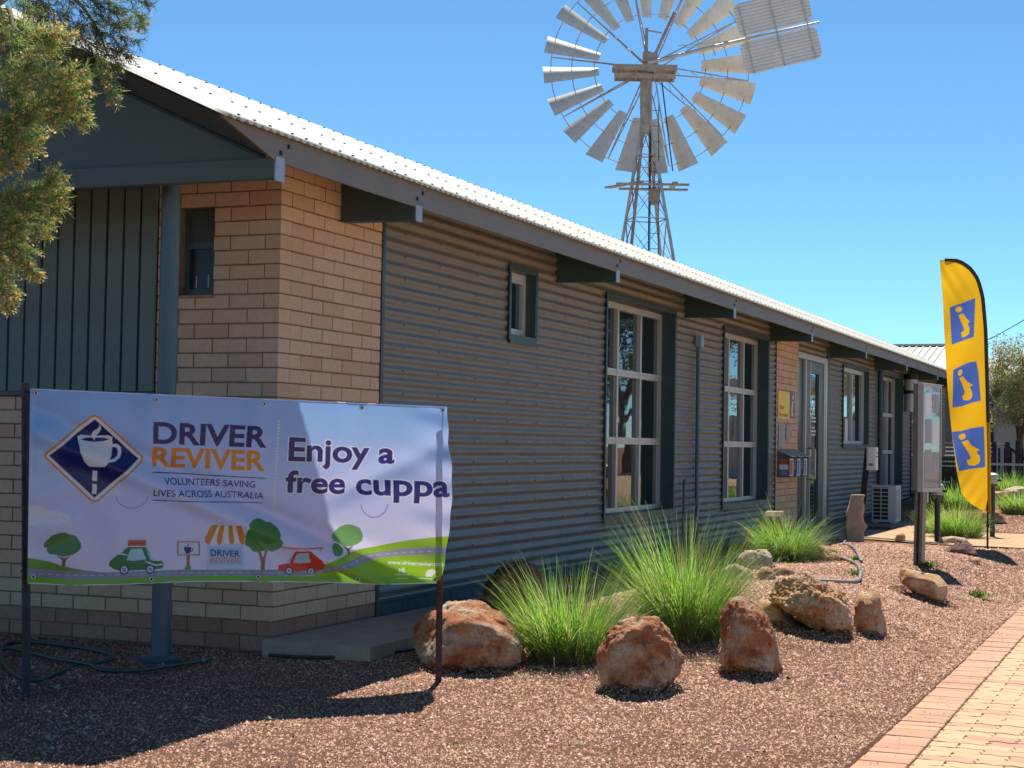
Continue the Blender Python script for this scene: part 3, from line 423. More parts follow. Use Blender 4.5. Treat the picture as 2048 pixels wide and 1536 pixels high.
BAN =  {'cloud': [(-0.0047, 0.5484), (0.0322, 0.5398), (0.0649, 0.5495), (0.0924, 0.5676), (0.1304, 0.5671), (0.1741, 0.582), (0.1917, 0.5952), (0.1853, 0.6096), (0.1528, 0.6182), (0.1203, 0.6288), (0.0659, 0.6242), (-0.0034, 0.6422)], 'hill_l': [(-0.0081, 0.7826), (0.0409, 0.7876), (0.0954, 0.7952), (0.1445, 0.8105), (0.199, 0.8208), (0.2643, 0.8311), (0.3187, 0.8363), (-0.0073, 0.8387)], 'road': [(-0.0075, 0.8285), (0.1665, 0.8321), (0.3514, 0.8389), (0.6774, 0.8338), (0.9753, 0.8323), (1.0355, 0.8313), (1.1659, 0.8286), (1.3074, 0.8395), (1.3941, 0.815), (1.47, 0.7985), (1.5674, 0.7653), (1.6866, 0.7316), (1.7952, 0.7144), (2.0071, 0.7063), (2.0074, 0.7385), (1.7955, 0.7478), (1.687, 0.7677), (1.5678, 0.8011), (1.4702, 0.8232), (1.3943, 0.8396), (1.3076, 0.8613), (1.1664, 0.8664), (0.9272, 0.8643), (0.6779, 0.8681), (0.3518, 0.87), (0.167, 0.8696), (-0.007, 0.8626)], 'hill_r': [(1.3884, 0.7986), (1.4696, 0.7656), (1.5779, 0.7267), (1.6863, 0.6984), (1.7947, 0.6753), (1.9033, 0.6604), (2.0227, 0.6481), (2.0255, 0.905), (1.3081, 0.9021), (1.3402, 0.8613)], 'strip': [(-0.0125, 0.859), (0.2431, 0.8698), (0.6235, 0.868), (0.9757, 0.8644), (1.1664, 0.8664), (1.3077, 0.8629), (1.362, 0.8586), (2.0087, 0.8598), (2.0093, 0.9162), (0.9278, 0.9113), (0.6242, 0.9205), (0.2437, 0.9187), (-0.0119, 0.9074)], 'dash': [[(0.0146, 0.8499), (0.0363, 0.8504), (0.0363, 0.8535), (0.0146, 0.8529)], [(0.0526, 0.8499), (0.0743, 0.8505), (0.0744, 0.8535), (0.0526, 0.853)], [(0.0906, 0.85), (0.1124, 0.8505), (0.1124, 0.8536), (0.0907, 0.853)], [(0.1287, 0.85), (0.1504, 0.8506), (0.1505, 0.8536), (0.1287, 0.8531)], [(0.1667, 0.8501), (0.1885, 0.8506), (0.1885, 0.8537), (0.1668, 0.8531)], [(0.2048, 0.8501), (0.2265, 0.8507), (0.2266, 0.8537), (0.2048, 0.8532)], [(0.2428, 0.8502), (0.2646, 0.8507), (0.2646, 0.8538), (0.2429, 0.8533)], [(0.2809, 0.8502), (0.3026, 0.8507), (0.3027, 0.8538), (0.2809, 0.8533)], [(0.3189, 0.8502), (0.3407, 0.8508), (0.3407, 0.8539), (0.319, 0.8534)], [(0.3569, 0.8482), (0.3787, 0.8488), (0.3787, 0.8519), (0.357, 0.8513)], [(0.395, 0.8483), (0.4167, 0.8488), (0.4168, 0.8519), (0.395, 0.8514)], [(0.433, 0.8483), (0.4548, 0.8488), (0.4548, 0.852), (0.4331, 0.8514)], [(0.4711, 0.8483), (0.4928, 0.8489), (0.4929, 0.852), (0.4711, 0.8515)], [(0.5091, 0.8484), (0.5309, 0.8489), (0.5309, 0.8521), (0.5092, 0.8515)], [(0.5472, 0.8484), (0.5689, 0.849), (0.569, 0.8521), (0.5472, 0.8516)], [(0.5852, 0.8485), (0.607, 0.849), (0.607, 0.8522), (0.5853, 0.8516)], [(0.6233, 0.8485), (0.645, 0.8491), (0.6451, 0.8522), (0.6233, 0.8517)], [(0.6613, 0.8486), (0.6831, 0.8491), (0.6831, 0.8523), (0.6614, 0.8517)], [(0.6994, 0.8486), (0.7211, 0.8492), (0.7211, 0.8523), (0.6994, 0.8518)], [(0.7374, 0.8486), (0.7592, 0.8492), (0.7592, 0.8524), (0.7374, 0.8518)], [(0.7755, 0.8487), (0.7972, 0.8492), (0.7972, 0.8524), (0.7755, 0.8519)], [(0.8135, 0.8487), (0.8352, 0.8493), (0.8353, 0.8525), (0.8135, 0.8519)], [(0.8515, 0.8488), (0.8733, 0.8493), (0.8733, 0.8525), (0.8516, 0.852)], [(0.8896, 0.8488), (0.9113, 0.8494), (0.9114, 0.8526), (0.8896, 0.852)], [(0.9276, 0.8489), (0.9494, 0.8494), (0.9494, 0.8526), (0.9277, 0.8521)], [(0.9657, 0.8489), (0.9874, 0.8495), (0.9875, 0.8527), (0.9657, 0.8521)], [(0.9324, 0.8457), (0.9542, 0.8457), (0.9542, 0.8489), (0.9325, 0.8489)], [(0.9705, 0.8457), (0.9922, 0.8457), (0.9923, 0.8489), (0.9705, 0.8489)], [(1.0085, 0.8457), (1.0303, 0.8458), (1.0303, 0.849), (1.0086, 0.849)], [(1.0466, 0.8458), (1.0683, 0.8458), (1.0683, 0.849), (1.0466, 0.849)], [(1.0846, 0.8458), (1.1064, 0.8458), (1.1064, 0.8491), (1.0847, 0.849)], [(1.1227, 0.8459), (1.1444, 0.8459), (1.1444, 0.8491), (1.1227, 0.8491)], [(1.1607, 0.8459), (1.1824, 0.8459), (1.1825, 0.8492), (1.1607, 0.8491)], [(1.3617, 0.8396), (1.3823, 0.8341), (1.3824, 0.8374), (1.3618, 0.8428)], [(1.3996, 0.827), (1.4202, 0.8205), (1.4202, 0.8237), (1.3997, 0.8303)], [(1.4375, 0.815), (1.4581, 0.8095), (1.4582, 0.8128), (1.4376, 0.8183)], [(1.4755, 0.8095), (1.4961, 0.8029), (1.4961, 0.8062), (1.4756, 0.8128)], [(1.5134, 0.7973), (1.534, 0.7907), (1.534, 0.794), (1.5135, 0.8006)], [(1.5513, 0.7846), (1.5719, 0.7769), (1.5719, 0.7802), (1.5514, 0.7879)], [(1.5892, 0.7707), (1.6098, 0.7641), (1.6098, 0.7674), (1.5893, 0.7741)], [(1.6272, 0.7607), (1.6477, 0.754), (1.6478, 0.7573), (1.6272, 0.764)], [(1.6651, 0.7517), (1.6857, 0.7466), (1.6857, 0.7499), (1.6651, 0.755)], [(1.7031, 0.7449), (1.7237, 0.7409), (1.7237, 0.7442), (1.7031, 0.7482)], [(1.7411, 0.7397), (1.7617, 0.7368), (1.7617, 0.7402), (1.7411, 0.743)], [(1.7791, 0.7351), (1.7997, 0.7333), (1.7998, 0.7367), (1.7791, 0.7384)], [(1.8171, 0.7321), (1.8377, 0.7309), (1.8378, 0.7342), (1.8171, 0.7355)], [(1.8606, 0.7296), (1.8812, 0.729), (1.8812, 0.7323), (1.8606, 0.733)], [(1.904, 0.7272), (1.9247, 0.7265), (1.9247, 0.7299), (1.9041, 0.7305)], [(1.9475, 0.7247), (1.9681, 0.7246), (1.9682, 0.728), (1.9475, 0.7281)]], 'tree1': [(0.07, 0.7262), (0.0779, 0.7108), (0.0914, 0.698), (0.0993, 0.6851), (0.121, 0.6747), (0.1426, 0.6668), (0.1643, 0.6651), (0.1862, 0.6742), (0.2134, 0.6792), (0.2256, 0.6971), (0.2384, 0.7177), (0.2386, 0.7357), (0.2252, 0.7512), (0.2091, 0.7616), (0.1874, 0.7694), (0.1549, 0.7756), (0.1276, 0.767), (0.095, 0.7645), (0.0839, 0.7517), (0.0865, 0.7389), (0.0718, 0.7364)], 'trunk1': [(0.1276, 0.767), (0.1524, 0.79), (0.1527, 0.8131), (0.1663, 0.8146), (0.1687, 0.79), (0.1901, 0.7693), (0.1739, 0.7771), (0.1604, 0.7797), (0.1467, 0.7756)], 'tree2': [(1.0012, 0.6921), (1.0063, 0.6653), (1.0115, 0.6438), (1.0223, 0.633), (1.0166, 0.6116), (1.0381, 0.5899), (1.0651, 0.5815), (1.0869, 0.5866), (1.1088, 0.5998), (1.1306, 0.5996), (1.1525, 0.6155), (1.1663, 0.6315), (1.1748, 0.6585), (1.1695, 0.6747), (1.1834, 0.6962), (1.1782, 0.7179), (1.1593, 0.7315), (1.1377, 0.7424), (1.1105, 0.7344), (1.0888, 0.7399), (1.0671, 0.7453), (1.0453, 0.7427), (1.0233, 0.7214), (1.0069, 0.7135)], 'tree2b': [(1.0692, 0.6916), (1.0883, 0.6969), (1.1129, 0.7102), (1.1372, 0.6992), (1.1643, 0.6883), (1.1834, 0.6989), (1.1755, 0.7206), (1.1593, 0.7315), (1.1377, 0.7424), (1.1105, 0.7344), (1.0886, 0.7237)], 'trunk2': [(1.0643, 0.7373), (1.0755, 0.7668), (1.0813, 0.7937), (1.0801, 0.8313), (1.0997, 0.8313), (1.1014, 0.7936), (1.1064, 0.7613), (1.1159, 0.7344), (1.1023, 0.7371), (1.0945, 0.7641), (1.0891, 0.7695), (1.0806, 0.7399)], 'tree3': [(1.4384, 0.6562), (1.4464, 0.6369), (1.4678, 0.6148), (1.5003, 0.6007), (1.533, 0.6031), (1.5657, 0.6165), (1.5768, 0.6329), (1.5852, 0.6549), (1.5828, 0.6825), (1.5667, 0.6992), (1.5396, 0.7131), (1.5016, 0.7133), (1.4742, 0.697), (1.4524, 0.6889), (1.4414, 0.6753)], 'tree3b': [(1.4367, 0.7383), (1.4391, 0.7164), (1.4525, 0.6972), (1.4715, 0.6998), (1.4908, 0.7161), (1.4991, 0.7325), (1.4857, 0.7518), (1.4641, 0.7601), (1.4423, 0.7558)], 'trunk3': [(1.4989, 0.7133), (1.5181, 0.7325), (1.5195, 0.7555), (1.5303, 0.7555), (1.5317, 0.7324), (1.5505, 0.7103), (1.537, 0.7159), (1.5251, 0.7269), (1.5125, 0.7149)], 'gcar': [(0.3646, 0.8078), (0.3698, 0.7922), (0.3886, 0.7766), (0.4048, 0.7636), (0.4183, 0.7593), (0.4425, 0.7348), (0.4533, 0.7295), (0.5348, 0.7291), (0.5514, 0.7552), (0.5655, 0.7892), (0.6117, 0.7918), (0.62, 0.8075), (0.6121, 0.8259), (0.5795, 0.8285), (0.46, 0.8337), (0.4111, 0.8322), (0.3838, 0.8233)], 'gwin': [(0.4458, 0.7869), (0.4563, 0.7556), (0.467, 0.7373), (0.5159, 0.736), (0.5382, 0.7841), (0.4758, 0.7905)], 'gwin2': [(0.535, 0.7422), (0.5471, 0.7553), (0.5736, 0.7866), (0.5562, 0.7882)], 'gstripe': [(0.5258, 0.7893), (0.5465, 0.7945), (0.5793, 0.806), (0.6129, 0.8039), (0.6146, 0.8102), (0.5793, 0.8123), (0.5439, 0.8008)], 'gstripe2': [(0.4237, 0.7573), (0.4482, 0.7624), (0.4472, 0.7665), (0.4102, 0.7625)], 'glight': [(0.3645, 0.8026), (0.3754, 0.8026), (0.3739, 0.8155), (0.3674, 0.813)], 'lug': [(0.4501, 0.6957), (0.5344, 0.6941), (0.5358, 0.7239), (0.4505, 0.7243)], 'lug2': [(0.453, 0.7071), (0.5318, 0.7056), (0.5319, 0.7124), (0.4531, 0.7139)], 'gwh': [[(0.4572, 0.8285), (0.4563, 0.8355), (0.4533, 0.8417), (0.4485, 0.8466), (0.4425, 0.8498), (0.4358, 0.8509), (0.4291, 0.8498), (0.423, 0.8466), (0.4181, 0.8417), (0.4149, 0.8354), (0.4138, 0.8285), (0.4147, 0.8216), (0.4177, 0.8154), (0.4225, 0.8104), (0.4285, 0.8072), (0.4352, 0.8061), (0.4419, 0.8072), (0.448, 0.8104), (0.4529, 0.8154), (0.4561, 0.8216)], [(0.4507, 0.8285), (0.45, 0.8334), (0.4479, 0.8377), (0.4446, 0.8412), (0.4404, 0.8434), (0.4357, 0.8442), (0.431, 0.8434), (0.4267, 0.8412), (0.4233, 0.8377), (0.4211, 0.8334), (0.4203, 0.8285), (0.421, 0.8237), (0.4231, 0.8193), (0.4264, 0.8159), (0.4306, 0.8136), (0.4353, 0.8129), (0.44, 0.8136), (0.4443, 0.8158), (0.4477, 0.8193), (0.4499, 0.8237)], [(0.4446, 0.8285), (0.4442, 0.8314), (0.443, 0.8341), (0.441, 0.8361), (0.4384, 0.8375), (0.4356, 0.8379), (0.4328, 0.8375), (0.4302, 0.8361), (0.4282, 0.834), (0.4269, 0.8314), (0.4264, 0.8285), (0.4268, 0.8256), (0.428, 0.823), (0.43, 0.8209), (0.4326, 0.8196), (0.4354, 0.8191), (0.4382, 0.8196), (0.4408, 0.8209), (0.4428, 0.823), (0.4441, 0.8256)], [(0.5768, 0.8285), (0.5758, 0.8355), (0.5728, 0.8418), (0.5681, 0.8468), (0.5621, 0.85), (0.5554, 0.8511), (0.5486, 0.8499), (0.5425, 0.8467), (0.5377, 0.8418), (0.5345, 0.8355), (0.5333, 0.8285), (0.5343, 0.8216), (0.5373, 0.8153), (0.5421, 0.8103), (0.5481, 0.8071), (0.5548, 0.806), (0.5615, 0.8071), (0.5676, 0.8103), (0.5725, 0.8153), (0.5757, 0.8216)], [(0.5703, 0.8285), (0.5696, 0.8334), (0.5675, 0.8378), (0.5642, 0.8413), (0.56, 0.8435), (0.5553, 0.8443), (0.5506, 0.8435), (0.5463, 0.8413), (0.5429, 0.8378), (0.5407, 0.8334), (0.5399, 0.8285), (0.5405, 0.8237), (0.5426, 0.8193), (0.546, 0.8158), (0.5502, 0.8136), (0.5549, 0.8128), (0.5596, 0.8135), (0.5639, 0.8158), (0.5673, 0.8193), (0.5695, 0.8237)], [(0.5642, 0.8285), (0.5638, 0.8315), (0.5625, 0.8341), (0.5605, 0.8362), (0.558, 0.8375), (0.5552, 0.838), (0.5524, 0.8375), (0.5498, 0.8362), (0.5478, 0.8341), (0.5464, 0.8315), (0.5459, 0.8285), (0.5464, 0.8256), (0.5476, 0.823), (0.5496, 0.8209), (0.5521, 0.8195), (0.555, 0.8191), (0.5578, 0.8195), (0.5603, 0.8209), (0.5624, 0.823), (0.5637, 0.8256)]], 'rcar': [(1.1668, 0.8097), (1.1738, 0.8043), (1.2226, 0.7961), (1.241, 0.7419), (1.2518, 0.7364), (1.317, 0.7334), (1.3719, 0.7768), (1.395, 0.8041), (1.3887, 0.8205), (1.3616, 0.8325), (1.3073, 0.8368), (1.2313, 0.8378), (1.1687, 0.8367)], 'rwin': [(1.2405, 0.7934), (1.252, 0.7527), (1.2628, 0.7456), (1.3063, 0.7444), (1.3231, 0.7905), (1.2743, 0.7961)], 'rwin2': [(1.2047, 0.7935), (1.2303, 0.7582), (1.2384, 0.7528), (1.2226, 0.7934)], 'board': [(1.1646, 0.7169), (1.2625, 0.7201), (1.3902, 0.7167), (1.3903, 0.7232), (1.2626, 0.7272), (1.181, 0.7222)], 'fin': [(1.3631, 0.7234), (1.3794, 0.7233), (1.3742, 0.7413), (1.367, 0.7332)], 'rack': [(1.2517, 0.7283), (1.255, 0.7283), (1.2551, 0.7364), (1.2518, 0.7364)], 'rack2': [(1.2979, 0.7281), (1.3017, 0.7281), (1.3018, 0.7362), (1.298, 0.7362)], 'rwh': [[(1.2405, 0.8357), (1.2396, 0.8424), (1.2368, 0.8484), (1.2324, 0.8532), (1.2268, 0.8563), (1.2206, 0.8573), (1.2144, 0.8563), (1.2088, 0.8532), (1.2043, 0.8484), (1.2013, 0.8423), (1.2003, 0.8357), (1.2012, 0.829), (1.2039, 0.8229), (1.2083, 0.8182), (1.2139, 0.8151), (1.2201, 0.814), (1.2263, 0.8151), (1.232, 0.8181), (1.2365, 0.8229), (1.2394, 0.829)], [(1.2344, 0.8357), (1.2338, 0.8404), (1.2319, 0.8446), (1.2288, 0.8479), (1.2249, 0.8501), (1.2206, 0.8508), (1.2162, 0.8501), (1.2122, 0.8479), (1.2091, 0.8446), (1.207, 0.8403), (1.2063, 0.8357), (1.2069, 0.831), (1.2089, 0.8268), (1.2119, 0.8234), (1.2158, 0.8213), (1.2202, 0.8205), (1.2245, 0.8212), (1.2285, 0.8234), (1.2317, 0.8268), (1.2337, 0.831)], [(1.2288, 0.8357), (1.2284, 0.8385), (1.2273, 0.841), (1.2254, 0.843), (1.2231, 0.8443), (1.2205, 0.8448), (1.2179, 0.8443), (1.2155, 0.843), (1.2136, 0.841), (1.2124, 0.8385), (1.2119, 0.8357), (1.2123, 0.8329), (1.2135, 0.8303), (1.2153, 0.8283), (1.2177, 0.827), (1.2203, 0.8266), (1.2229, 0.827), (1.2252, 0.8283), (1.2271, 0.8303), (1.2284, 0.8329)], [(1.3481, 0.8357), (1.3472, 0.8425), (1.3444, 0.8485), (1.34, 0.8534), (1.3344, 0.8564), (1.3282, 0.8575), (1.322, 0.8564), (1.3164, 0.8533), (1.3119, 0.8485), (1.3089, 0.8424), (1.3079, 0.8357), (1.3088, 0.829), (1.3116, 0.8229), (1.316, 0.8181), (1.3215, 0.815), (1.3277, 0.8139), (1.334, 0.815), (1.3396, 0.8181), (1.3441, 0.8229), (1.347, 0.829)], [(1.3421, 0.8357), (1.3414, 0.8404), (1.3395, 0.8447), (1.3364, 0.8481), (1.3325, 0.8502), (1.3282, 0.851), (1.3238, 0.8502), (1.3199, 0.848), (1.3167, 0.8447), (1.3147, 0.8404), (1.3139, 0.8357), (1.3145, 0.831), (1.3165, 0.8268), (1.3196, 0.8234), (1.3235, 0.8212), (1.3278, 0.8205), (1.3322, 0.8212), (1.3361, 0.8234), (1.3393, 0.8268), (1.3413, 0.831)], [(1.3364, 0.8357), (1.3361, 0.8386), (1.3349, 0.8411), (1.333, 0.8431), (1.3307, 0.8444), (1.3281, 0.8449), (1.3255, 0.8444), (1.3231, 0.8431), (1.3212, 0.8411), (1.32, 0.8385), (1.3195, 0.8357), (1.3199, 0.8329), (1.3211, 0.8303), (1.3229, 0.8283), (1.3253, 0.827), (1.3279, 0.8266), (1.3305, 0.827), (1.3329, 0.8283), (1.3348, 0.8303), (1.336, 0.8329)]], 'sign_b': [(0.6812, 0.6995), (0.7888, 0.6977), (0.7896, 0.765), (0.682, 0.7669)], 'sign_w': [(0.6878, 0.7047), (0.7829, 0.7041), (0.7836, 0.7597), (0.6885, 0.7616)], 'sign_post': [(0.7255, 0.7668), (0.7418, 0.7667), (0.7425, 0.818), (0.7262, 0.818)], 'sign_cup': [(0.7131, 0.7257), (0.7478, 0.7255), (0.7469, 0.7413), (0.7406, 0.7572), (0.7227, 0.7573), (0.7154, 0.7415)], 'sign_hand': [(0.7468, 0.7297), (0.7577, 0.7318), (0.7552, 0.7466), (0.7443, 0.7493), (0.7448, 0.7456), (0.7513, 0.7429), (0.7534, 0.7344), (0.7469, 0.7339)], 'sign_steam': [(0.733, 0.7097), (0.7384, 0.7097), (0.7331, 0.7229), (0.7293, 0.7229)], 'tuft': [(0.7155, 0.8338), (0.7196, 0.818), (0.7152, 0.8101), (0.7234, 0.818), (0.726, 0.8074), (0.7305, 0.8196), (0.7342, 0.8074), (0.7381, 0.818), (0.745, 0.8074), (0.7436, 0.8206), (0.7506, 0.8153), (0.7454, 0.8339)], 'booth': [(0.8173, 0.7172), (0.9738, 0.7136), (1.0015, 0.7135), (1.0029, 0.8323), (0.9268, 0.8323), (0.8187, 0.8323)], 'boothlab': [(0.8326, 0.7261), (0.974, 0.7243), (0.9897, 0.7243), (0.9907, 0.8072), (0.9265, 0.8089), (0.8348, 0.81)], 'awn': [[(0.8433, 0.6195), (0.8759, 0.6191), (0.8389, 0.7066), (0.8282, 0.7173), (0.8128, 0.7015), (0.8125, 0.6803)], [(0.8846, 0.6191), (0.9053, 0.6188), (0.8954, 0.701), (0.8825, 0.717), (0.8693, 0.7011), (0.8711, 0.6692)], [(0.9227, 0.6187), (0.9411, 0.6185), (0.954, 0.6952), (0.9423, 0.7167), (0.9291, 0.7007), (0.9254, 0.6688)], [(0.9553, 0.6183), (0.9792, 0.6181), (1.0037, 0.6681), (1.0041, 0.7003), (0.9934, 0.7143), (0.9802, 0.7004)]], 'awnw': [(0.8433, 0.6195), (0.9792, 0.6181), (1.0071, 0.6788), (1.0042, 0.7056), (0.8128, 0.7068), (0.8103, 0.6803)], 'dia_o': [(0.2714, 0.1182), (0.2898, 0.1103), (0.3095, 0.1179), (0.513, 0.2957), (0.5219, 0.3112), (0.5123, 0.3282), (0.3146, 0.5151), (0.2951, 0.5237), (0.2755, 0.5157), (0.0706, 0.3224), (0.0639, 0.3083), (0.0724, 0.2937)], 'dia_w': [(0.2748, 0.1263), (0.291, 0.1196), (0.3063, 0.1263), (0.5033, 0.2991), (0.511, 0.3115), (0.5036, 0.3242), (0.3123, 0.5069), (0.295, 0.5144), (0.2786, 0.5074), (0.0815, 0.3201), (0.0759, 0.31), (0.0834, 0.2996)], 'dia_n': [(0.2912, 0.133), (0.4969, 0.3118), (0.2948, 0.4999), (0.0879, 0.3097)], 'mug': [(0.2139, 0.2159), (0.229, 0.2072), (0.2889, 0.2116), (0.3541, 0.2055), (0.3738, 0.2132), (0.3764, 0.2474), (0.3684, 0.2995), (0.3504, 0.3363), (0.3343, 0.3542), (0.269, 0.3557), (0.2448, 0.3336), (0.2246, 0.2877)], 'mugtop': [(0.2293, 0.2289), (0.251, 0.221), (0.2944, 0.2177), (0.338, 0.2184), (0.3609, 0.225), (0.3382, 0.234), (0.2947, 0.2383), (0.2512, 0.2354)], 'mugh': [(0.3699, 0.2476), (0.3981, 0.2447), (0.4146, 0.2598), (0.4171, 0.2847), (0.4077, 0.3089), (0.3829, 0.3272), (0.3514, 0.3331), (0.3578, 0.3205), (0.3794, 0.3138), (0.3945, 0.3019), (0.4008, 0.281), (0.3962, 0.2645), (0.3853, 0.2596), (0.3701, 0.2621)], 'steam': [(0.3154, 0.1549), (0.3211, 0.1734), (0.3148, 0.1922), (0.2998, 0.2103), (0.2935, 0.2322), (0.2825, 0.219), (0.2779, 0.2037), (0.2886, 0.1879), (0.308, 0.1738)], 'roadm': [[(0.2834, 0.372), (0.3051, 0.3725), (0.3047, 0.4222), (0.2829, 0.4205)], [(0.2842, 0.435), (0.3049, 0.4366), (0.3033, 0.4843), (0.2826, 0.4825)]], 'line1': [(0.5607, 0.371), (1.1015, 0.3864), (1.1015, 0.3907), (0.5608, 0.3762)], 'line2': [(0.5624, 0.504), (1.0953, 0.5082), (1.0954, 0.5125), (0.5625, 0.5082)], 'vdash': [[(1.1503, 0.1027), (1.1612, 0.1033), (1.1609, 0.113), (1.1501, 0.1123)], [(1.1499, 0.1188), (1.1608, 0.1195), (1.1605, 0.1291), (1.1496, 0.1284)], [(1.1495, 0.1349), (1.1604, 0.1356), (1.1601, 0.1453), (1.1492, 0.1446)], [(1.1491, 0.151), (1.1599, 0.1517), (1.1597, 0.1614), (1.1488, 0.1607)], [(1.1486, 0.1671), (1.1595, 0.1678), (1.1593, 0.1775), (1.1484, 0.1768)], [(1.1482, 0.1832), (1.1591, 0.184), (1.1589, 0.1936), (1.148, 0.1929)], [(1.1478, 0.1994), (1.1587, 0.2001), (1.1585, 0.2098), (1.1476, 0.209)], [(1.1474, 0.2155), (1.1583, 0.2162), (1.1581, 0.2259), (1.1472, 0.2251)], [(1.147, 0.2316), (1.1579, 0.2323), (1.1576, 0.242), (1.1468, 0.2413)], [(1.1466, 0.2477), (1.1575, 0.2485), (1.1572, 0.2581), (1.1463, 0.2574)], [(1.1462, 0.2638), (1.1571, 0.2646), (1.1568, 0.2743), (1.1459, 0.2735)], [(1.1458, 0.2799), (1.1566, 0.2807), (1.1564, 0.2904), (1.1455, 0.2896)], [(1.1453, 0.296), (1.1562, 0.2968), (1.156, 0.3065), (1.1451, 0.3057)], [(1.1449, 0.3122), (1.1558, 0.313), (1.1556, 0.3226), (1.1447, 0.3218)], [(1.1445, 0.3283), (1.1554, 0.3291), (1.1552, 0.3387), (1.1443, 0.3379)], [(1.1441, 0.3444), (1.155, 0.3452), (1.1547, 0.3549), (1.1439, 0.354)], [(1.1437, 0.3605), (1.1546, 0.3613), (1.1543, 0.371), (1.1435, 0.3702)], [(1.1433, 0.3766), (1.1542, 0.3774), (1.1539, 0.3871), (1.143, 0.3863)], [(1.1429, 0.3927), (1.1538, 0.3935), (1.1535, 0.4032), (1.1426, 0.4024)], [(1.1425, 0.4088), (1.1533, 0.4097), (1.1531, 0.4193), (1.1422, 0.4185)], [(1.142, 0.4249), (1.1529, 0.4258), (1.1527, 0.4354), (1.1418, 0.4346)], [(1.1416, 0.441), (1.1525, 0.4419), (1.1523, 0.4516), (1.1414, 0.4507)], [(1.1412, 0.4571), (1.1521, 0.458), (1.1519, 0.4677), (1.141, 0.4668)], [(1.1408, 0.4732), (1.1517, 0.4741), (1.1515, 0.4838), (1.1406, 0.4829)], [(1.1404, 0.4893), (1.1513, 0.4902), (1.151, 0.4999), (1.1402, 0.499)], [(1.14, 0.5054), (1.1509, 0.5063), (1.1506, 0.516), (1.1397, 0.5151)], [(1.1396, 0.5215), (1.1505, 0.5225), (1.1502, 0.5321), (1.1393, 0.5312)]], 'slit1': [(0.5422, 0.4877), (0.5408, 0.4959), (0.5381, 0.5039), (0.5342, 0.5116), (0.5292, 0.5187), (0.5232, 0.5253), (0.5163, 0.5311), (0.5086, 0.5362), (0.5001, 0.5403), (0.4912, 0.5436), (0.4818, 0.5458), (0.4722, 0.547), (0.4624, 0.5471), (0.4528, 0.5462), (0.4434, 0.5443), (0.4343, 0.5413), (0.4258, 0.5374), (0.4179, 0.5326), (0.4108, 0.527), (0.4046, 0.5207), (0.3995, 0.5137), (0.3954, 0.5063), (0.3925, 0.4984), (0.3908, 0.4904), (0.394, 0.49), (0.3957, 0.4977), (0.3985, 0.5051), (0.4024, 0.5122), (0.4073, 0.5188), (0.4132, 0.5249), (0.42, 0.5302), (0.4275, 0.5348), (0.4357, 0.5385), (0.4443, 0.5413), (0.4534, 0.5431), (0.4626, 0.544), (0.4719, 0.5439), (0.4811, 0.5427), (0.4901, 0.5406), (0.4987, 0.5375), (0.5068, 0.5336), (0.5142, 0.5288), (0.5208, 0.5232), (0.5265, 0.5169), (0.5313, 0.5101), (0.535, 0.5029), (0.5376, 0.4953), (0.539, 0.4875)], 'slit2': [(1.7028, 0.4978), (1.7015, 0.5073), (1.6991, 0.5166), (1.6957, 0.5255), (1.6913, 0.5338), (1.686, 0.5414), (1.6799, 0.5482), (1.673, 0.554), (1.6656, 0.5588), (1.6576, 0.5626), (1.6493, 0.5651), (1.6408, 0.5665), (1.6322, 0.5666), (1.6236, 0.5655), (1.6153, 0.5632), (1.6073, 0.5597), (1.5997, 0.5551), (1.5927, 0.5495), (1.5864, 0.5429), (1.5809, 0.5356), (1.5764, 0.5275), (1.5727, 0.5188), (1.5701, 0.5096), (1.5686, 0.5002), (1.5729, 0.4997), (1.5744, 0.5086), (1.5768, 0.5172), (1.5802, 0.5253), (1.5845, 0.533), (1.5896, 0.5399), (1.5955, 0.5461), (1.602, 0.5514), (1.6091, 0.5557), (1.6166, 0.559), (1.6244, 0.5611), (1.6324, 0.5622), (1.6405, 0.562), (1.6484, 0.5608), (1.6562, 0.5584), (1.6636, 0.5549), (1.6706, 0.5503), (1.677, 0.5448), (1.6827, 0.5384), (1.6877, 0.5313), (1.6918, 0.5235), (1.695, 0.5151), (1.6972, 0.5064), (1.6984, 0.4974)], 'arms1': [(1.7809, 0.8401), (1.786, 0.8178), (1.797, 0.8289), (1.8023, 0.8122), (1.8133, 0.8233), (1.8189, 0.8401), (1.8081, 0.8434), (1.7971, 0.8345), (1.7885, 0.8434)], 'arms1b': [[(1.7625, 0.849), (1.8429, 0.8513), (1.843, 0.8558), (1.7625, 0.8534)], [(1.7648, 0.8668), (1.8355, 0.8692), (1.8356, 0.8725), (1.7649, 0.8701)]], 'arms2': [(1.9189, 0.8402), (1.922, 0.8233), (1.9382, 0.8177), (1.9546, 0.8211), (1.9689, 0.8346), (1.9603, 0.8481), (1.955, 0.8627), (1.9279, 0.8626)], 'arms2b': [[(1.8953, 0.8693), (1.9877, 0.8718), (1.9878, 0.8763), (1.8954, 0.8738)]]}
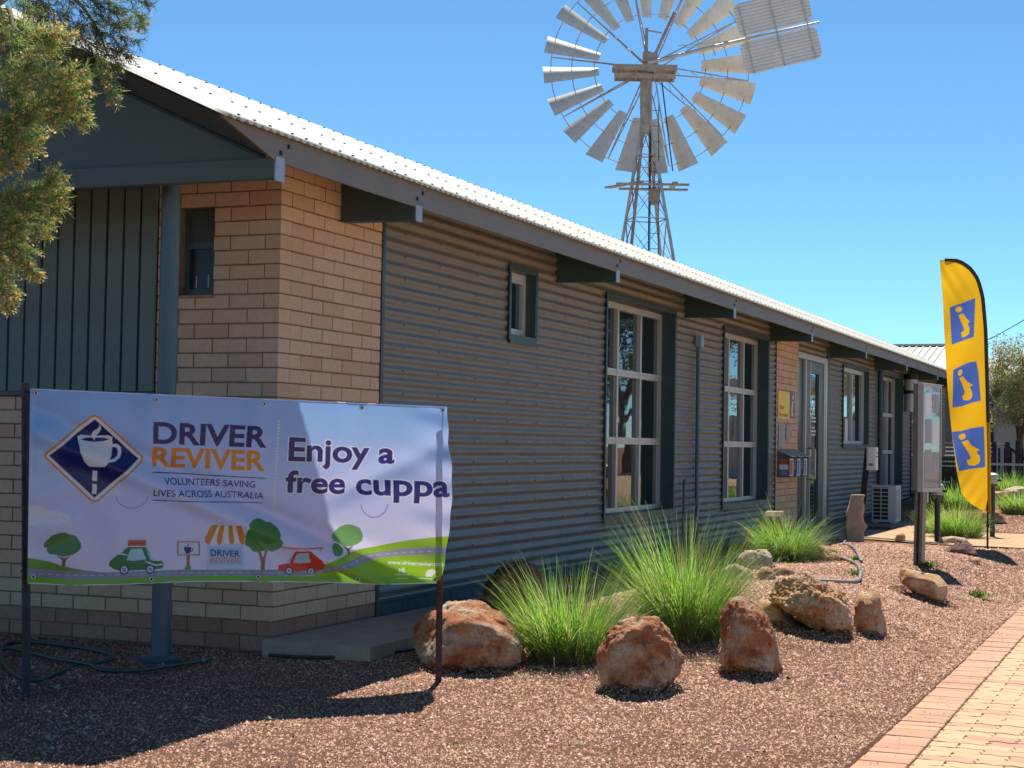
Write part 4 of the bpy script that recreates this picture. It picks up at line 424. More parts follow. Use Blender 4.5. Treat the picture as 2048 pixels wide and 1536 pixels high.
BTX =  {'DRIVER': [(0.5577, 0.1333), (1.1039, 0.1345), (1.0997, 0.2401), (0.5591, 0.239)], 'REVIVER': [(0.5592, 0.2526), (1.0944, 0.2532), (1.0956, 0.3532), (0.5604, 0.349)], 'VOLUNTEERS SAVING': [(0.6143, 0.3971), (1.0505, 0.4026), (1.0509, 0.4348), (0.6148, 0.4307)], 'LIVES ACROSS AUSTRALIA': [(0.5639, 0.4537), (1.0947, 0.4576), (1.0951, 0.4899), (0.5643, 0.4861)], 'Enjoy a': [(1.2078, 0.1817), (1.7312, 0.1873), (1.7328, 0.3318), (1.2064, 0.3386)], 'free cuppa': [(1.1967, 0.3443), (1.9841, 0.3388), (1.9858, 0.4909), (1.1951, 0.4882)], 'www.driverreviver.com.au': [(1.7247, 0.7767), (2.0248, 0.7804), (2.025, 0.803), (1.725, 0.7989)], 'd2': [(0.8393, 0.7364), (0.9807, 0.74), (0.981, 0.77), (0.8397, 0.7682)], 'r2': [(0.8398, 0.7746), (0.9789, 0.7732), (0.9792, 0.7978), (0.8401, 0.798)]}
EYE =  [(0.0253, 0.0204), (0.5662, 0.0272), (1.0776, 0.0247), (1.5574, 0.0223), (1.9783, 0.0043), (0.0257, 0.8674), (0.5595, 0.8811), (1.066, 0.8707), (1.5541, 0.874), (1.9878, 0.8797)]
FLAG_BASE = (2.717, 11.736, 0.0) 
FLAG_ROT = 0.1054
FL_L = [(-0.564, 3.394), (-0.526, 2.914), (-0.495, 2.363), (-0.462, 1.837), (-0.413, 1.361), (-0.352, 0.886), (-0.293, 0.627), (-0.19, 0.511), (-0.007, 0.421)]
FL_R = [(-0.564, 3.394), (-0.368, 3.396), (-0.229, 3.305), (-0.137, 3.173), (-0.078, 2.957), (-0.042, 2.552), (-0.019, 1.84), (0.003, 1.13), (0.011, 0.422)]
FL_SQ = [[(-0.445, 2.829), (-0.154, 2.939), (-0.167, 2.481), (-0.419, 2.386)], [(-0.403, 2.091), (-0.268, 2.162), (-0.205, 2.184), (-0.138, 2.195), (-0.111, 2.038), (-0.083, 1.73), (-0.192, 1.702), (-0.307, 1.658), (-0.406, 1.646)], [(-0.412, 1.36), (-0.305, 1.37), (-0.19, 1.407), (-0.048, 1.427), (-0.039, 1.233), (-0.03, 0.951), (-0.188, 0.927), (-0.328, 0.897), (-0.366, 1.066)]]
FL_I = [[(-0.304, 2.814), (-0.303, 2.801), (-0.308, 2.788), (-0.318, 2.777), (-0.331, 2.77), (-0.346, 2.768), (-0.361, 2.771), (-0.372, 2.779), (-0.378, 2.79), (-0.379, 2.803), (-0.374, 2.816), (-0.364, 2.827), (-0.351, 2.834), (-0.336, 2.836), (-0.322, 2.833), (-0.31, 2.825)], [(-0.345, 2.733), (-0.29, 2.756), (-0.253, 2.696), (-0.214, 2.66), (-0.239, 2.637), (-0.218, 2.577), (-0.224, 2.517), (-0.27, 2.474), (-0.305, 2.477), (-0.312, 2.529), (-0.282, 2.548), (-0.28, 2.577)], [(-0.3, 2.05), (-0.307, 2.037), (-0.315, 2.027), (-0.325, 2.022), (-0.335, 2.022), (-0.342, 2.028), (-0.347, 2.039), (-0.347, 2.052), (-0.344, 2.067), (-0.338, 2.08), (-0.329, 2.09), (-0.319, 2.096), (-0.309, 2.095), (-0.302, 2.089), (-0.298, 2.079), (-0.297, 2.065)], [(-0.33, 1.996), (-0.288, 2.015), (-0.246, 1.956), (-0.175, 1.91), (-0.214, 1.891), (-0.19, 1.848), (-0.18, 1.794), (-0.195, 1.751), (-0.229, 1.732), (-0.284, 1.734), (-0.295, 1.785), (-0.274, 1.799), (-0.267, 1.837), (-0.29, 1.902)], [(-0.255, 1.323), (-0.252, 1.309), (-0.256, 1.295), (-0.266, 1.282), (-0.28, 1.273), (-0.295, 1.269), (-0.311, 1.27), (-0.323, 1.277), (-0.331, 1.288), (-0.334, 1.301), (-0.33, 1.316), (-0.32, 1.328), (-0.306, 1.337), (-0.291, 1.342), (-0.275, 1.34), (-0.263, 1.334)], [(-0.299, 1.24), (-0.229, 1.266), (-0.194, 1.204), (-0.093, 1.149), (-0.134, 1.13), (-0.092, 1.076), (-0.087, 1.028), (-0.105, 0.99), (-0.157, 0.965), (-0.222, 0.972), (-0.243, 1.031), (-0.209, 1.031), (-0.196, 1.053), (-0.215, 1.107)]]
WM_HUB = (-8.608, 34.446, 11.572)
WM_ROT = 0.3862162177302206
SPRAYS = [((0.714, -3.331, 2.727), (0.812, -3.314, 2.478), 0.05, 0.5, 50), ((0.629, -3.256, 2.676), (0.773, -3.229, 2.671), 0.043, 0.5, 40), ((0.714, -3.325, 2.577), (0.821, -3.307, 2.385), 0.065, 0.5, 60), ((0.763, -3.408, 2.442), (0.928, -3.376, 2.512), 0.043, 0.7, 40), ((0.814, -3.394, 2.628), (0.979, -3.358, 2.577), 0.043, 0.7, 50), ((0.883, -3.366, 2.611), (1.03, -3.338, 2.602), 0.029, 0.9, 40), ((0.851, -3.323, 2.567), (0.956, -3.313, 2.571), 0.029, 0.9, 30), ((0.798, -3.391, 2.369), (1.001, -3.345, 2.486), 0.036, 0.8, 40), ((0.798, -3.392, 2.388), (0.902, -3.386, 2.493), 0.058, 0.4, 50), ((0.746, -3.405, 2.183), (0.92, -3.371, 2.31), 0.065, 0.6, 60), ((0.781, -3.394, 2.258), (1.022, -3.335, 2.44), 0.05, 0.7, 60), ((0.948, -3.435, 2.296), (1.118, -3.404, 2.455), 0.043, 0.8, 50), ((0.982, -3.422, 2.324), (1.165, -3.382, 2.387), 0.032, 0.9, 45), ((0.965, -3.432, 2.387), (1.165, -3.385, 2.453), 0.018, 0.9, 25), ((0.982, -3.42, 2.26), (1.143, -3.389, 2.338), 0.036, 0.8, 45), ((0.999, -3.414, 2.297), (1.16, -3.38, 2.275), 0.029, 0.8, 40), ((0.815, -3.381, 2.296), (0.937, -3.365, 2.338), 0.058, 0.6, 60), ((0.746, -3.409, 2.294), (0.903, -3.373, 2.181), 0.072, 0.6, 70), ((0.764, -3.395, 2.128), (0.886, -3.381, 2.199), 0.058, 0.7, 50), ((0.763, -3.405, 2.369), (0.835, -3.399, 2.124), 0.058, 0.6, 60), ((0.881, -3.558, 1.97), (1.115, -3.497, 2.032), 0.036, 0.6, 60), ((0.964, -3.524, 1.972), (1.131, -3.492, 2.068), 0.025, 0.9, 40), ((0.947, -3.53, 1.953), (1.14, -3.485, 1.984), 0.032, 0.7, 45), ((0.931, -3.535, 1.917), (1.132, -3.486, 1.934), 0.036, 0.7, 50), ((0.897, -3.548, 1.899), (1.082, -3.504, 1.862), 0.043, 0.8, 60), ((0.881, -3.554, 1.881), (1.033, -3.519, 1.755), 0.043, 0.8, 60), ((0.898, -3.544, 1.81), (1.05, -3.511, 1.711), 0.029, 0.9, 40), ((0.889, -3.548, 1.827), (0.967, -3.541, 1.629), 0.036, 0.9, 50), ((0.881, -3.558, 1.97), (0.983, -3.543, 1.843), 0.065, 0.5, 60), ((0.881, -3.547, 1.72), (0.959, -3.543, 1.593), 0.029, 0.9, 30), ((0.17, -2.486, 3.075), (0.351, -2.438, 2.896), 0.072, 0.15, 70), ((0.291, -2.437, 3.077), (0.471, -2.388, 2.876), 0.072, 0.15, 70), ((0.352, -2.412, 3.078), (0.542, -2.363, 2.964), 0.065, 0.2, 60), ((0.433, -2.378, 3.058), (0.642, -2.321, 2.955), 0.036, 0.35, 50), ((0.413, -2.382, 2.948), (0.653, -2.315, 2.912), 0.036, 0.35, 50), ((0.352, -2.406, 2.925), (0.623, -2.325, 2.846), 0.043, 0.3, 55), ((0.269, -2.333, 2.95), (0.39, -2.308, 2.768), 0.072, 0.05, 80), ((0.331, -2.305, 2.885), (0.492, -2.267, 2.77), 0.065, 0.05, 70), ((0.228, -2.348, 2.927), (0.309, -2.341, 2.745), 0.058, 0.05, 60), ((0.453, -2.361, 2.84), (0.602, -2.331, 2.781), 0.036, 0.3, 40), ((0.433, -2.368, 2.796), (0.536, -2.35, 2.584), 0.036, 0.5, 55), ((0.351, -2.294, 2.819), (0.441, -2.285, 2.703), 0.05, 0.1, 60), ((0.167, -2.38, 3.081), (0.227, -2.378, 2.853), 0.065, 0.1, 60), ((0.534, -2.337, 3.059), (0.673, -2.311, 3.014), 0.022, 0.3, 25), ((0.129, -2.502, 3.074), (0.25, -2.48, 2.937), 0.058, 0.3, 50), ((0.155, -2.598, 3.025), (0.274, -2.578, 2.933), 0.05, 0.4, 40), ((0.186, -2.252, 2.795), (0.298, -2.236, 2.712), 0.05, 0.05, 45)]
BRANCHES = [[(0.4, -3.322, 1.985), (0.541, -3.287, 2.56), (0.563, -3.18, 2.798), (0.503, -2.995, 2.991)], [(0.541, -3.287, 2.56), (0.665, -3.244, 2.753), (0.757, -3.311, 2.672), (0.849, -3.38, 2.62)], [(0.523, -3.386, 2.142), (0.78, -3.492, 2.02), (0.897, -3.498, 2.005), (0.955, -3.527, 1.971), (1.013, -3.502, 1.928)], [(0.54, -3.385, 2.292), (0.746, -3.408, 2.276), (0.832, -3.374, 2.296), (0.973, -3.426, 2.323)], [(0.563, -3.18, 2.798), (0.299, -2.648, 3.042), (0.332, -2.419, 3.056), (0.433, -2.373, 2.927), (0.484, -2.347, 2.797)], [(0.299, -2.648, 3.042), (0.352, -2.416, 3.165), (0.514, -2.345, 3.059)], [(0.746, -3.408, 2.276), (0.881, -3.455, 2.113), (0.972, -3.523, 2.043)]]

# ================================================================== THE SETTING
# ---- ground: one sheet, fine near the garden, out to the horizon
def axis(lo, hi, step, far):
    a = list(np.arange(lo, hi+1e-6, step)); s = step; x = hi
    while x < far: s *= 1.35; x += s; a.append(x)
    s = step; x = lo
    while x > -far: s *= 1.35; x -= s; a.insert(0, x)
    return np.array(a)
gx = axis(-3, 3.55, .09, 500); gx = np.sort(np.concatenate([gx[(gx < 3.58) | (gx > 8.3)], [3.60, 3.635, 3.637, 8.2]]))
gy = axis(-6, 16, .12, 700)
GX, GY = np.meshgrid(gx, gy, indexing='ij')
GZ = hgt(GX, GY) + .012*fbm(np.stack([GX*1.4, GY*1.4, GX*0], -1), 3)*(np.abs(GX) < 12)*(np.abs(GY) < 30)
inpath = (GX > 3.6365) & (GX < 8.25) & (GY < 60)
GZ = np.where(inpath, GZ*0 - .20 + .10*sstep(10, 12, GY) + .35*sstep(17.5, 26, GY), GZ)
GZ = np.where((GX > -6.5) & (GX < -.02) & (GY > .02) & (GY < 29), np.minimum(GZ, -.14), GZ)
nx, ny = GX.shape
idx = np.arange(nx*ny).reshape(nx, ny)
F = np.stack([idx[:-1, :-1], idx[1:, :-1], idx[1:, 1:], idx[:-1, 1:]], -1).reshape(-1, 4)
ground = link_mesh('ground', np_mesh('ground', np.stack([GX, GY, GZ], -1).reshape(-1, 3), F, MT['mulch'], True))
tag(ground, kind='structure')

# ---- mulch chips: loose pieces of red-brown stone and bark, nobody could count them
def chips(n, x0, x1, y0, y1, smin, smax, seed, ok=None):
    r = np.random.default_rng(seed)
    P = np.stack([r.uniform(x0, x1, n), r.uniform(y0, y1, n)], -1)
    if ok is not None: P = P[ok(P[:, 0], P[:, 1])]
    n = len(P); s = r.uniform(smin, smax, n)*np.where(r.random(n) < .06, 1.7, 1)
    a = r.uniform(0, 2*math.pi, n)
    z = hgt(P[:, 0], P[:, 1]) + .012*fbm(np.stack([P[:, 0]*1.4, P[:, 1]*1.4, P[:, 0]*0], -1), 3)
    V = np.zeros((n, 4, 3))
    for k in range(3):
        t = a + k*2.094 + r.uniform(-.45, .45, n); q = s*r.uniform(.6, 1.25, n)
        V[:, k, 0] = P[:, 0] + q*np.cos(t); V[:, k, 1] = P[:, 1] + q*np.sin(t); V[:, k, 2] = z - .002 + r.uniform(0, .5, n)*s
    V[:, 3, 0] = P[:, 0] + r.uniform(-.4, .4, n)*s; V[:, 3, 1] = P[:, 1] + r.uniform(-.4, .4, n)*s; V[:, 3, 2] = z + s*r.uniform(.45, 1.15, n)
    b = np.arange(n)[:, None]*4
    Fc = np.concatenate([b+np.array([0, 1, 3]), b+np.array([1, 2, 3]), b+np.array([2, 0, 3])], 1).reshape(-1, 3)
    return V.reshape(-1, 3), Fc
def bed(x, y):
    return ~((x > -.02) & (x < .70) & (y > -.13)) & ~((x < .02) & (y > -.02)) & ~((y > 12.0 - .0*x) & (y < 15.6) & (x > .9))
VV, FF, off = [], [], 0
for args in ((84000, -2.4, 3.632, -4.2, -.6, .004, .0085, 1), (62000, -2.4, 3.632, -.6, 2.2, .0045, .009, 2), (55000, .6, 3.632, 2.2, 6.5, .005, .010, 3), (30000, .6, 3.635, 6.5, 12.5, .006, .013, 4), (9000, .2, 3.5, 15.5, 24, .010, .020, 5)):
    V_, F_ = chips(*args, ok=bed); VV.append(V_); FF.append(F_+off); off += len(V_)
mc = link_mesh('mulch_chips', np_mesh('mulch_chips', np.concatenate(VV), np.concatenate(FF), MT['chip']))
tag(mc, kind='stuff')
# scattered straw and twigs on the mulch
sv, sf = [], []
r_ = np.random.default_rng(12)
for k in range(900):
    x, y = r_.uniform(-1.9, 3.6), r_.uniform(-3.9, 9) if k % 3 else r_.uniform(-3, 3)
    if not bed(np.array(x), np.array(y)): continue
    L, a = r_.uniform(.03, .13), r_.uniform(0, math.pi); w = r_.uniform(.0008, .0018); cv = r_.uniform(-.3, .3)
    pts = [(x + L*t*math.cos(a+cv*t), y + L*t*math.sin(a+cv*t)) for t in (-.5, -.17, .17, .5)]
    b = len(sv)
    for i, (px, py) in enumerate(pts):
        z = float(hgt(px, py)) + .013 + .005*math.sin(i*1.7+k)
        sv += [(px - w*math.sin(a), py + w*math.cos(a), z), (px + w*math.sin(a), py - w*math.cos(a), z+.002)]
    sf += [(b+2*i, b+2*i+1, b+2*i+3, b+2*i+2) for i in range(3)]
tag(link_mesh('straw_litter', np_mesh('straw_litter', np.array(sv), np.array(sf), MT['straw'])), kind='stuff')

# grit and chips spilled over the edge of the path
rg = np.random.default_rng(71); n = 420
xs_s = 3.64 + np.abs(rg.normal(0, .11, n)); ys_s = rg.uniform(-3.2, 6.5, n); ss_ = rg.uniform(.0025, .006, n); a_ = rg.uniform(0, 6.28, n)
Vs = np.zeros((n, 4, 3))
for k in range(3): Vs[:, k] = np.stack([xs_s + ss_*np.cos(a_+2.09*k), ys_s + ss_*np.sin(a_+2.09*k), np.full(n, -.0975)], -1)
Vs[:, 3] = np.stack([xs_s, ys_s, -.0975 + ss_*.8], -1); b_ = np.arange(n)[:, None]*4
tag(link_mesh('spilled_grit', np_mesh('spilled_grit', Vs.reshape(-1, 3), np.concatenate([b_+np.array([0, 1, 3]), b_+np.array([1, 2, 3]), b_+np.array([2, 0, 3])], 1).reshape(-1, 3), MT['chip'])), kind='stuff')
# ---- path: sand bed, a soldier course of border bricks, then interlocking zigzag pavers
PZ = -.10
pm = MB(); pm.add([(3.637, -60, PZ-.012), (8.2, -60, PZ-.012), (8.2, 9.9, PZ-.012), (3.637, 9.9, PZ-.012)], [(0, 1, 2, 3)])
path = pm.build('path', MT['sandjoint'], kind='structure', recalc=False)
def slab_mesh(name, outline, z0, z1, mat, bev=.004):
    c = np.mean(outline, 0); n = len(outline); o2 = [tuple(np.array(p)*(1) - (np.array(p)-c)/np.linalg.norm(np.array(p)-c)*bev) for p in outline]
    m = MB(); v = [(*p, z0) for p in outline] + [(*p, z1-bev) for p in outline] + [(*p, z1) for p in o2]
    f = [(i, (i+1) % n, n+(i+1) % n, n+i) for i in range(n)] + [(n+i, n+(i+1) % n, 2*n+(i+1) % n, 2*n+i) for i in range(n)] + [tuple(range(2*n, 3*n))]
    return m.add(v, f).mesh(name, mat)
bme = slab_mesh('paver', [(-.099, -.0512), (.099, -.0512), (.099, .0512), (-.099, .0512)], -.04, 0, MT['border'])
rr = np.random.default_rng(5)
for k in range(int((7.2+2.6)/.105)):
    y = -2.55 + .105*k
    o = link_mesh('paver', bme, path, (3.742 + rr.uniform(-.003, .003), y + rr.uniform(-.001, .001), PZ + rr.uniform(-.002, .002)))
    o.rotation_euler = (rr.uniform(-.008, .008), rr.uniform(-.008, .008), rr.uniform(-.006, .006))
# zigzag outline of one interlocking paver: long sides wave, short sides step
def zig():
    L, W = .222, .110; a = .013; top = []
    for t, d in ((-.5, 0), (-.375, a), (-.25, 0), (-.125, -a), (0, 0), (.125, a), (.25, 0), (.375, -a), (.5, 0)): top.append((t*L, d))
    g_ = .0022
    up = [(x, W/2 + d - g_) for x, d in top]; lo = [(x, -W/2 + d + g_) for x, d in top]
    e = [(L/2 - g_, W*.30), (L/2 + .011 - g_, W*.12), (L/2 - .011 - g_, -W*.12), (L/2 - g_, -W*.30)]
    w = [(-L/2 + g_, -W*.30), (-L/2 - .011 + g_, -W*.12), (-L/2 + .011 + g_, W*.12), (-L/2 + g_, W*.30)]
    fix = lambda l: [(np.clip(x, -L/2+g_, L/2-g_), y) for x, y in l]
    # east edge pairs with the neighbour's west edge
    w = [(x - L, y) for x, y in [(xx + g_*2, yy) for xx, yy in e]]
    return fix(lo) + e[::-1] + fix(up)[::-1] + w[::1]
zo = zig()
pme = slab_mesh('paver', zo, -.04, 0, MT['paver'], .003)
pl = []
for j in range(int((5.0+2.4)/.110)):
    y = -2.35 + .110*j
    for i in range(12):
        x = 3.965 + .222*i + (.111 if j % 2 else 0)
        # the part of the path the photograph shows, widening towards the camera's right edge
        if x > 4.42 + max(0, (y+2.3)*-.055) + .12 - max(0, y)*.09: continue
        pl.append((x, y))
for x, y in pl:
    o = link_mesh('paver', pme, path, (x, y + rr.uniform(-.001, .001), PZ + rr.uniform(-.002, .0015)))
    o.rotation_euler = (rr.uniform(-.006, .006), rr.uniform(-.006, .006), rr.uniform(-.004, .004))
# half pavers against the border on every other row, joined
hb = MB(); zz = rr
for j in range(int((5.0+2.4)/.110)):
    if j % 2: hb.box(3.853, 3.961, -2.35+.110*j-.0525, -2.35+.110*j+.0525, PZ-.04, PZ-.001)
hb.build('half_paver', MT['paver'], path, kind='stuff')
# the rest of the path, past what the photo shows: the same pavers joined
rest = []
done = set((round(x, 3), round(y, 3)) for x, y in pl)
for j in range(int((9.6+12)/.110)):
    y = -9.83 + .110*j
    for i in range(19):
        x = 3.965 + .222*i + (.111 if j % 2 else 0)
        if (round(x, 3), round(y, 3)) in done or any(abs(x-a) < .1 and abs(y-b) < .05 for a, b in ()): continue
        if y > -2.4 and y < 4.99 and x <= 4.42 + max(0, (y+2.3)*-.055) + .12 - max(0, y)*.09: continue
        rest.append((x, y))
zt = np.array([(x, y) for x, y in zo]); ntop = len(zt)
Vr = np.concatenate([np.concatenate([zt + np.array(c), np.full((ntop, 1), PZ-.001)], 1) for c in rest])
tag(link_mesh('paver_field', np_mesh('paver_field', Vr, np.arange(len(rest)*ntop).reshape(-1, ntop), MT['paver']), path), kind='stuff')
bb = MB()
for k in range(int((2.6+9.6)/.105)):
    y = -2.55 - .105*(k+1); bb.box(3.644, 3.840, y-.0512, y+.0512, PZ-.04, PZ)
for k in range(25):
    y = -2.55 + .105*(93+k); bb.box(3.644, 3.840, y-.0512, y+.0512, PZ-.04, PZ)
bb.build('border_course', MT['border'], path, kind='stuff')
# far part of the path and the strip that turns off to the door
fp = MB()
def strip(pts, dz): fp.add([(x, y, float(hgt(min(x, 2.5), y)) + dz) for x, y in pts], [tuple(range(len(pts)))])
fp2 = MB()
ys = list(np.linspace(9.9, 26, 30)) + [40, 60]
for a, b in zip(ys[:-1], ys[1:]):
    za, zb = [-.10 + .10*float(sstep(10, 12, t)) + .35*float(sstep(17.5, 26, t)) for t in (a, b)]
    fp2.add([(3.62, a, za), (8.2, a, za), (8.2, b, zb), (3.62, b, zb)], [(0, 1, 2, 3)])
fp2.build('path', MT['farpave'], kind='structure', recalc=False)
fp.add([(1.02, 12.75, .012), (2.1, 12.1, .012), (3.05, 11.95, .010), (3.62, 11.75, .006), (3.62, 15.5, .012), (2.43, 15.35, .012), (1.75, 15.9, .012), (1.02, 16.8, .012)], [tuple(range(8))])
fp.build('paved_strip', MT['farpave'], kind='structure', recalc=False)
ys3 = [-80, 200]
MB().add([(8.2, -80, -.075), (46, -80, -.075), (46, 200, -.075), (8.2, 200, -.075)], [(0, 1, 2, 3)]).build('road', MT['bounce_ground'], kind='structure', recalc=False)  # unseen pale ground, added to bounce sunlight onto the shaded side wall
# ---- concrete apron along the wall
ap = MB(); ap.box(.006, .69, -.115, 10.8, -.16, -.002); ap.build('pavement', MT['concrete'], kind='structure')
ap = MB(); ap.box(.006, 1.0, 10.805, 28.9, -.16, .006); ap.build('pavement', MT['greyconc'], kind='structure')

# ================================================================== VISITOR CENTRE
BLD = thing('visitor_centre', 'long low visitor centre with brick corner, grey corrugated cladding and cream metal roof', 'building', (0, 0, -.1))
CH = .086                                   # brick course
YEND = 28.9
# mortar body behind the bricks, with the small gable window left open
mo = MB()
mo.box(-2.6, -.702, .008, 1.30, -.15, 2.84); mo.box(-.452, -.008, .008, 1.30, -.15, 2.84)
mo.box(-.702, -.452, .008, 1.30, -.15, 1.974); mo.box(-.702, -.452, .008, 1.30, 2.496, 2.84); mo.box(-.702, -.452, .16, 1.30, 1.974, 2.496)
mo.box(-6, -2.6, .008, 1.30, -.15, 2.64)
wall = mo.build('brick_wall', MT['mortar'], BLD)
MB().box(-6, -.22, 1.30, YEND, -.14, 2.62).build('light_block_mass', MT['dark'], BLD)  # solid dark mass added inside the building to block light
_bm = {}
def brick_mesh(l, d, h, axis, mat):
    """box with a chamfered outer face; axis = outward axis"""
    key = (round(l, 3), round(d, 3), round(h, 3), axis, mat)
    if key in _bm: return _bm[key]
    e = .0035; hl, hh = l/2, h/2
    def rect(a, b, dep): return [(-a, -b, dep), (a, -b, dep), (a, b, dep), (-a, b, dep)]
    P = rect(hl, hh, -d) + rect(hl, hh, -e) + rect(hl-e, hh-e, 0)
    if axis == 'y': V = [(x, -dd, z) for x, z, dd in P]            # faces -Y
    else: V = [(dd, x, z) for x, z, dd in P]                        # faces +X
    f = [(4*k+i, 4*k+(i+1) % 4, 4*k+4+(i+1) % 4, 4*k+4+i) for k in (0, 1) for i in range(4)] + [(8, 9, 10, 11), (3, 2, 1, 0)]
    m = MB().add(V, f).mesh('brick', MT[mat]); _bm[key] = m; return m
rb = np.random.default_rng(21)
nbrick = 0
stuff_b = MB(); stuff_r = MB()
def put_brick(cx, cy, cz, l, d, h, axis, red, single):
    global nbrick
    j = rb.uniform(-.0016, .0016, 3)
    if single and nbrick < 298:
        o = link_mesh('brick', brick_mesh(l, d, h, axis, 'redbrick' if red else 'brick'), wall, (cx + (j[0] if axis == 'x' else 0), cy + (j[1] if axis == 'y' else 0), cz))
        o.rotation_euler = tuple(rb.uniform(-.004, .004, 3)); nbrick += 1
    else:
        s = stuff_r if red else stuff_b
        if axis == 'y': s.box(cx-l/2, cx+l/2, cy + j[1], cy+d, cz-h/2, cz+h/2)
        else: s.box(cx-d, cx + j[0], cy-l/2, cy+l/2, cz-h/2, cz+h/2)
mj = .0085
def corner_brick(x0, x1, y0, y1, z0, z1, red):
    global nbrick
    m = MB().box(x0+mj/2 if x0 < -.05 else x0, 0, 0, y1-mj/2, z0+mj/2, z1-mj/2).mesh('brick', MT['redbrick' if red else 'brick'], np.array([(x0)/2, y1/2, (z0+z1)/2]))
    link_mesh('brick', m, wall, (x0/2, y1/2, (z0+z1)/2)); nbrick += 1
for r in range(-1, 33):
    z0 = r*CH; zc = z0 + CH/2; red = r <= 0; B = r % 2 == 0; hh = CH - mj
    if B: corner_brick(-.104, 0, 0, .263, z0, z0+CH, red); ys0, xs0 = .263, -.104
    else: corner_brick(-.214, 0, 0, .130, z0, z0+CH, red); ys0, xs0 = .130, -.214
    y = ys0
    while y < 1.30:                                                   # long face
        y1 = min(y + .2605, 1.302)
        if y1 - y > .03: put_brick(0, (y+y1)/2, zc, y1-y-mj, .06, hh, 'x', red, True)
        y = y1
    x = xs0
    xl = -2.05 if z0 < 1.37 else -.83
    while x > -4.4:                                                   # gable face
        x1 = x - .2345
        if r > 30 or (z0 >= 1.37 and x <= -.83): break
        if z0 >= 1.37: x1 = max(x1, -.84)
        w0_, w1_ = -.700, -.454
        segs = [(x1, x)]
        if 23 <= r <= 28:
            segs = [(a, b) for a, b in ((x1, min(x, w0_)), (max(x1, w1_), x)) if b - a > .02]
        hid = (.20 < z0 < 1.20 and x1 > -1.15) or x1 < -2.05
        for a, b in segs:
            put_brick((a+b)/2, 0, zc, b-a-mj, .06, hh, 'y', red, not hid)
        x = x1
stuff_b.build('brick_courses', MT['brick'], wall, kind='stuff')
stuff_r.build('brick_courses', MT['redbrick'], wall, kind='stuff')
# brick pier beside the door
mp_ = MB().box(-.15, -.008, 12.60, 13.86, -.05, 2.84); pier = mp_.build('brick_pier', MT['mortar'], BLD)
pb = MB()
for r in range(0, 33):
    y = 12.585 + (.13 if r % 2 else 0) - .26*(r % 2); z0 = r*CH
    y = 12.585; first = .13 if r % 2 else .26
    while y < 13.86:
        y1 = min(13.865, y + first); first = .26
        if y1-y > .03: pb.box(-.08, rb.uniform(-.002, .002), y+mj/2, y1-mj/2, z0+mj/2, z0+CH-mj/2)
        y = y1
pb.build('brick_courses', MT['brick'], pier, kind='stuff')
# small high window in the gable, in a recess
wg = MB(); wg.box(-.702, -.452, .118, .14, 1.974, 2.496)
gw = wg.build('window', MT['greentrim'], BLD)
f = MB(); f.box(-.70, -.454, .085, .117, 1.976, 2.02); f.box(-.70, -.454, .085, .117, 2.262, 2.30); f.box(-.70, -.454, .085, .117, 2.455, 2.494); f.box(-.70, -.672, .085, .117, 2.02, 2.262); f.box(-.476, -.454, .085, .117, 2.02, 2.262); f.box(-.70, -.676, .085, .117, 2.30, 2.455); f.box(-.476, -.454, .085, .117, 2.30, 2.455)
f.build('frame', MT['greentrim'], gw)
MB().box(-.672, -.476, .103, .109, 2.02, 2.262).build('pane', MT['louvreglass'], gw)
MB().box(-.632, -.622, .098, .1025, 2.03, 2.10).build('latch', MT['endplate'], gw)
MB().box(-.548, -.538, .098, .1025, 2.03, 2.11).build('latch', MT['endplate'], gw)
MB().box(-.676, -.476, .100, .106, 2.30, 2.455).build('panel', MT['soffit'], gw)
MB().box(-.715, -.44, -.012, .10, 1.958, 1.9755).build('sill', MT['redbrick'], gw)

# vertical boards (slats) on the gable, over the dwarf brick wall
MB().box(-4.4, -.835, -.004, .006, 1.378, 2.64).build('board_backing', MT['dark'], BLD)
xs_ = -.838
sm_ = MB().box(-.0505, .0505, -.024, -.006, 0, 1.222).mesh('slat', MT['slat'])
for k in range(30):
    xr = xs_ - .1195*k
    o = link_mesh('slat', sm_, BLD, (xr - .0515, 0, 1.408)); o.rotation_euler = (rb.uniform(-.002, .002), 0, rb.uniform(-.012, .012))
MB().box(-4.4, -.833, -.036, -.003, 1.380, 1.404).build('sill', MT['greentrim'], BLD)

# corrugated cladding
PIT, AMP, XC = .0765, .0088, -.013
def corr_panel(mb, y0, y1, z0, z1):
    n = max(2, int(round((z1-z0)/PIT*8)))
    zs = np.linspace(z0, z1, n+1); b = len(mb.v)
    for z in zs:
        x = XC + AMP*math.cos(2*math.pi*z/PIT); mb.v += [(x, y0, z), (x, y1, z)]
    for i in range(n): mb.f.append((b+2*i, b+2*i+1, b+2*i+3, b+2*i+2)); mb.m.append(0)
OPEN = [(3.50, 4.06, 1.960, 2.507), (5.82, 8.0, .478, 2.505), (9.95, 12.12, .470, 2.500), (12.575, 13.87, -1, 3), (13.87, 15.83, -1, 2.452), (17.06, 19.25, 1.197, 2.440), (20.42, 22.82, .375, 2.47), (23.9, 26.1, .33, 2.40)]
cb = MB(); yb = [1.318]
for o_ in OPEN: yb += [o_[0], o_[1]]
yb.append(YEND)
ZT, ZB = 2.84, .088
for i, (a, b) in enumerate(zip(yb[:-1], yb[1:])):
    op = next((o_ for o_ in OPEN if abs(o_[0]-a) < 1e-6), None)
    if op is None: corr_panel(cb, a, b, ZB, ZT)
    else:
        if op[2] > ZB + .02: corr_panel(cb, a, b, ZB, op[2]+.004)
        if op[3] < ZT and op[3] < 2.7: corr_panel(cb, a, b, op[3]-.004, ZT)
clad = cb.build('corrugated_cladding', MT['clad'], BLD, smooth=True, recalc=False)
scw = MB()
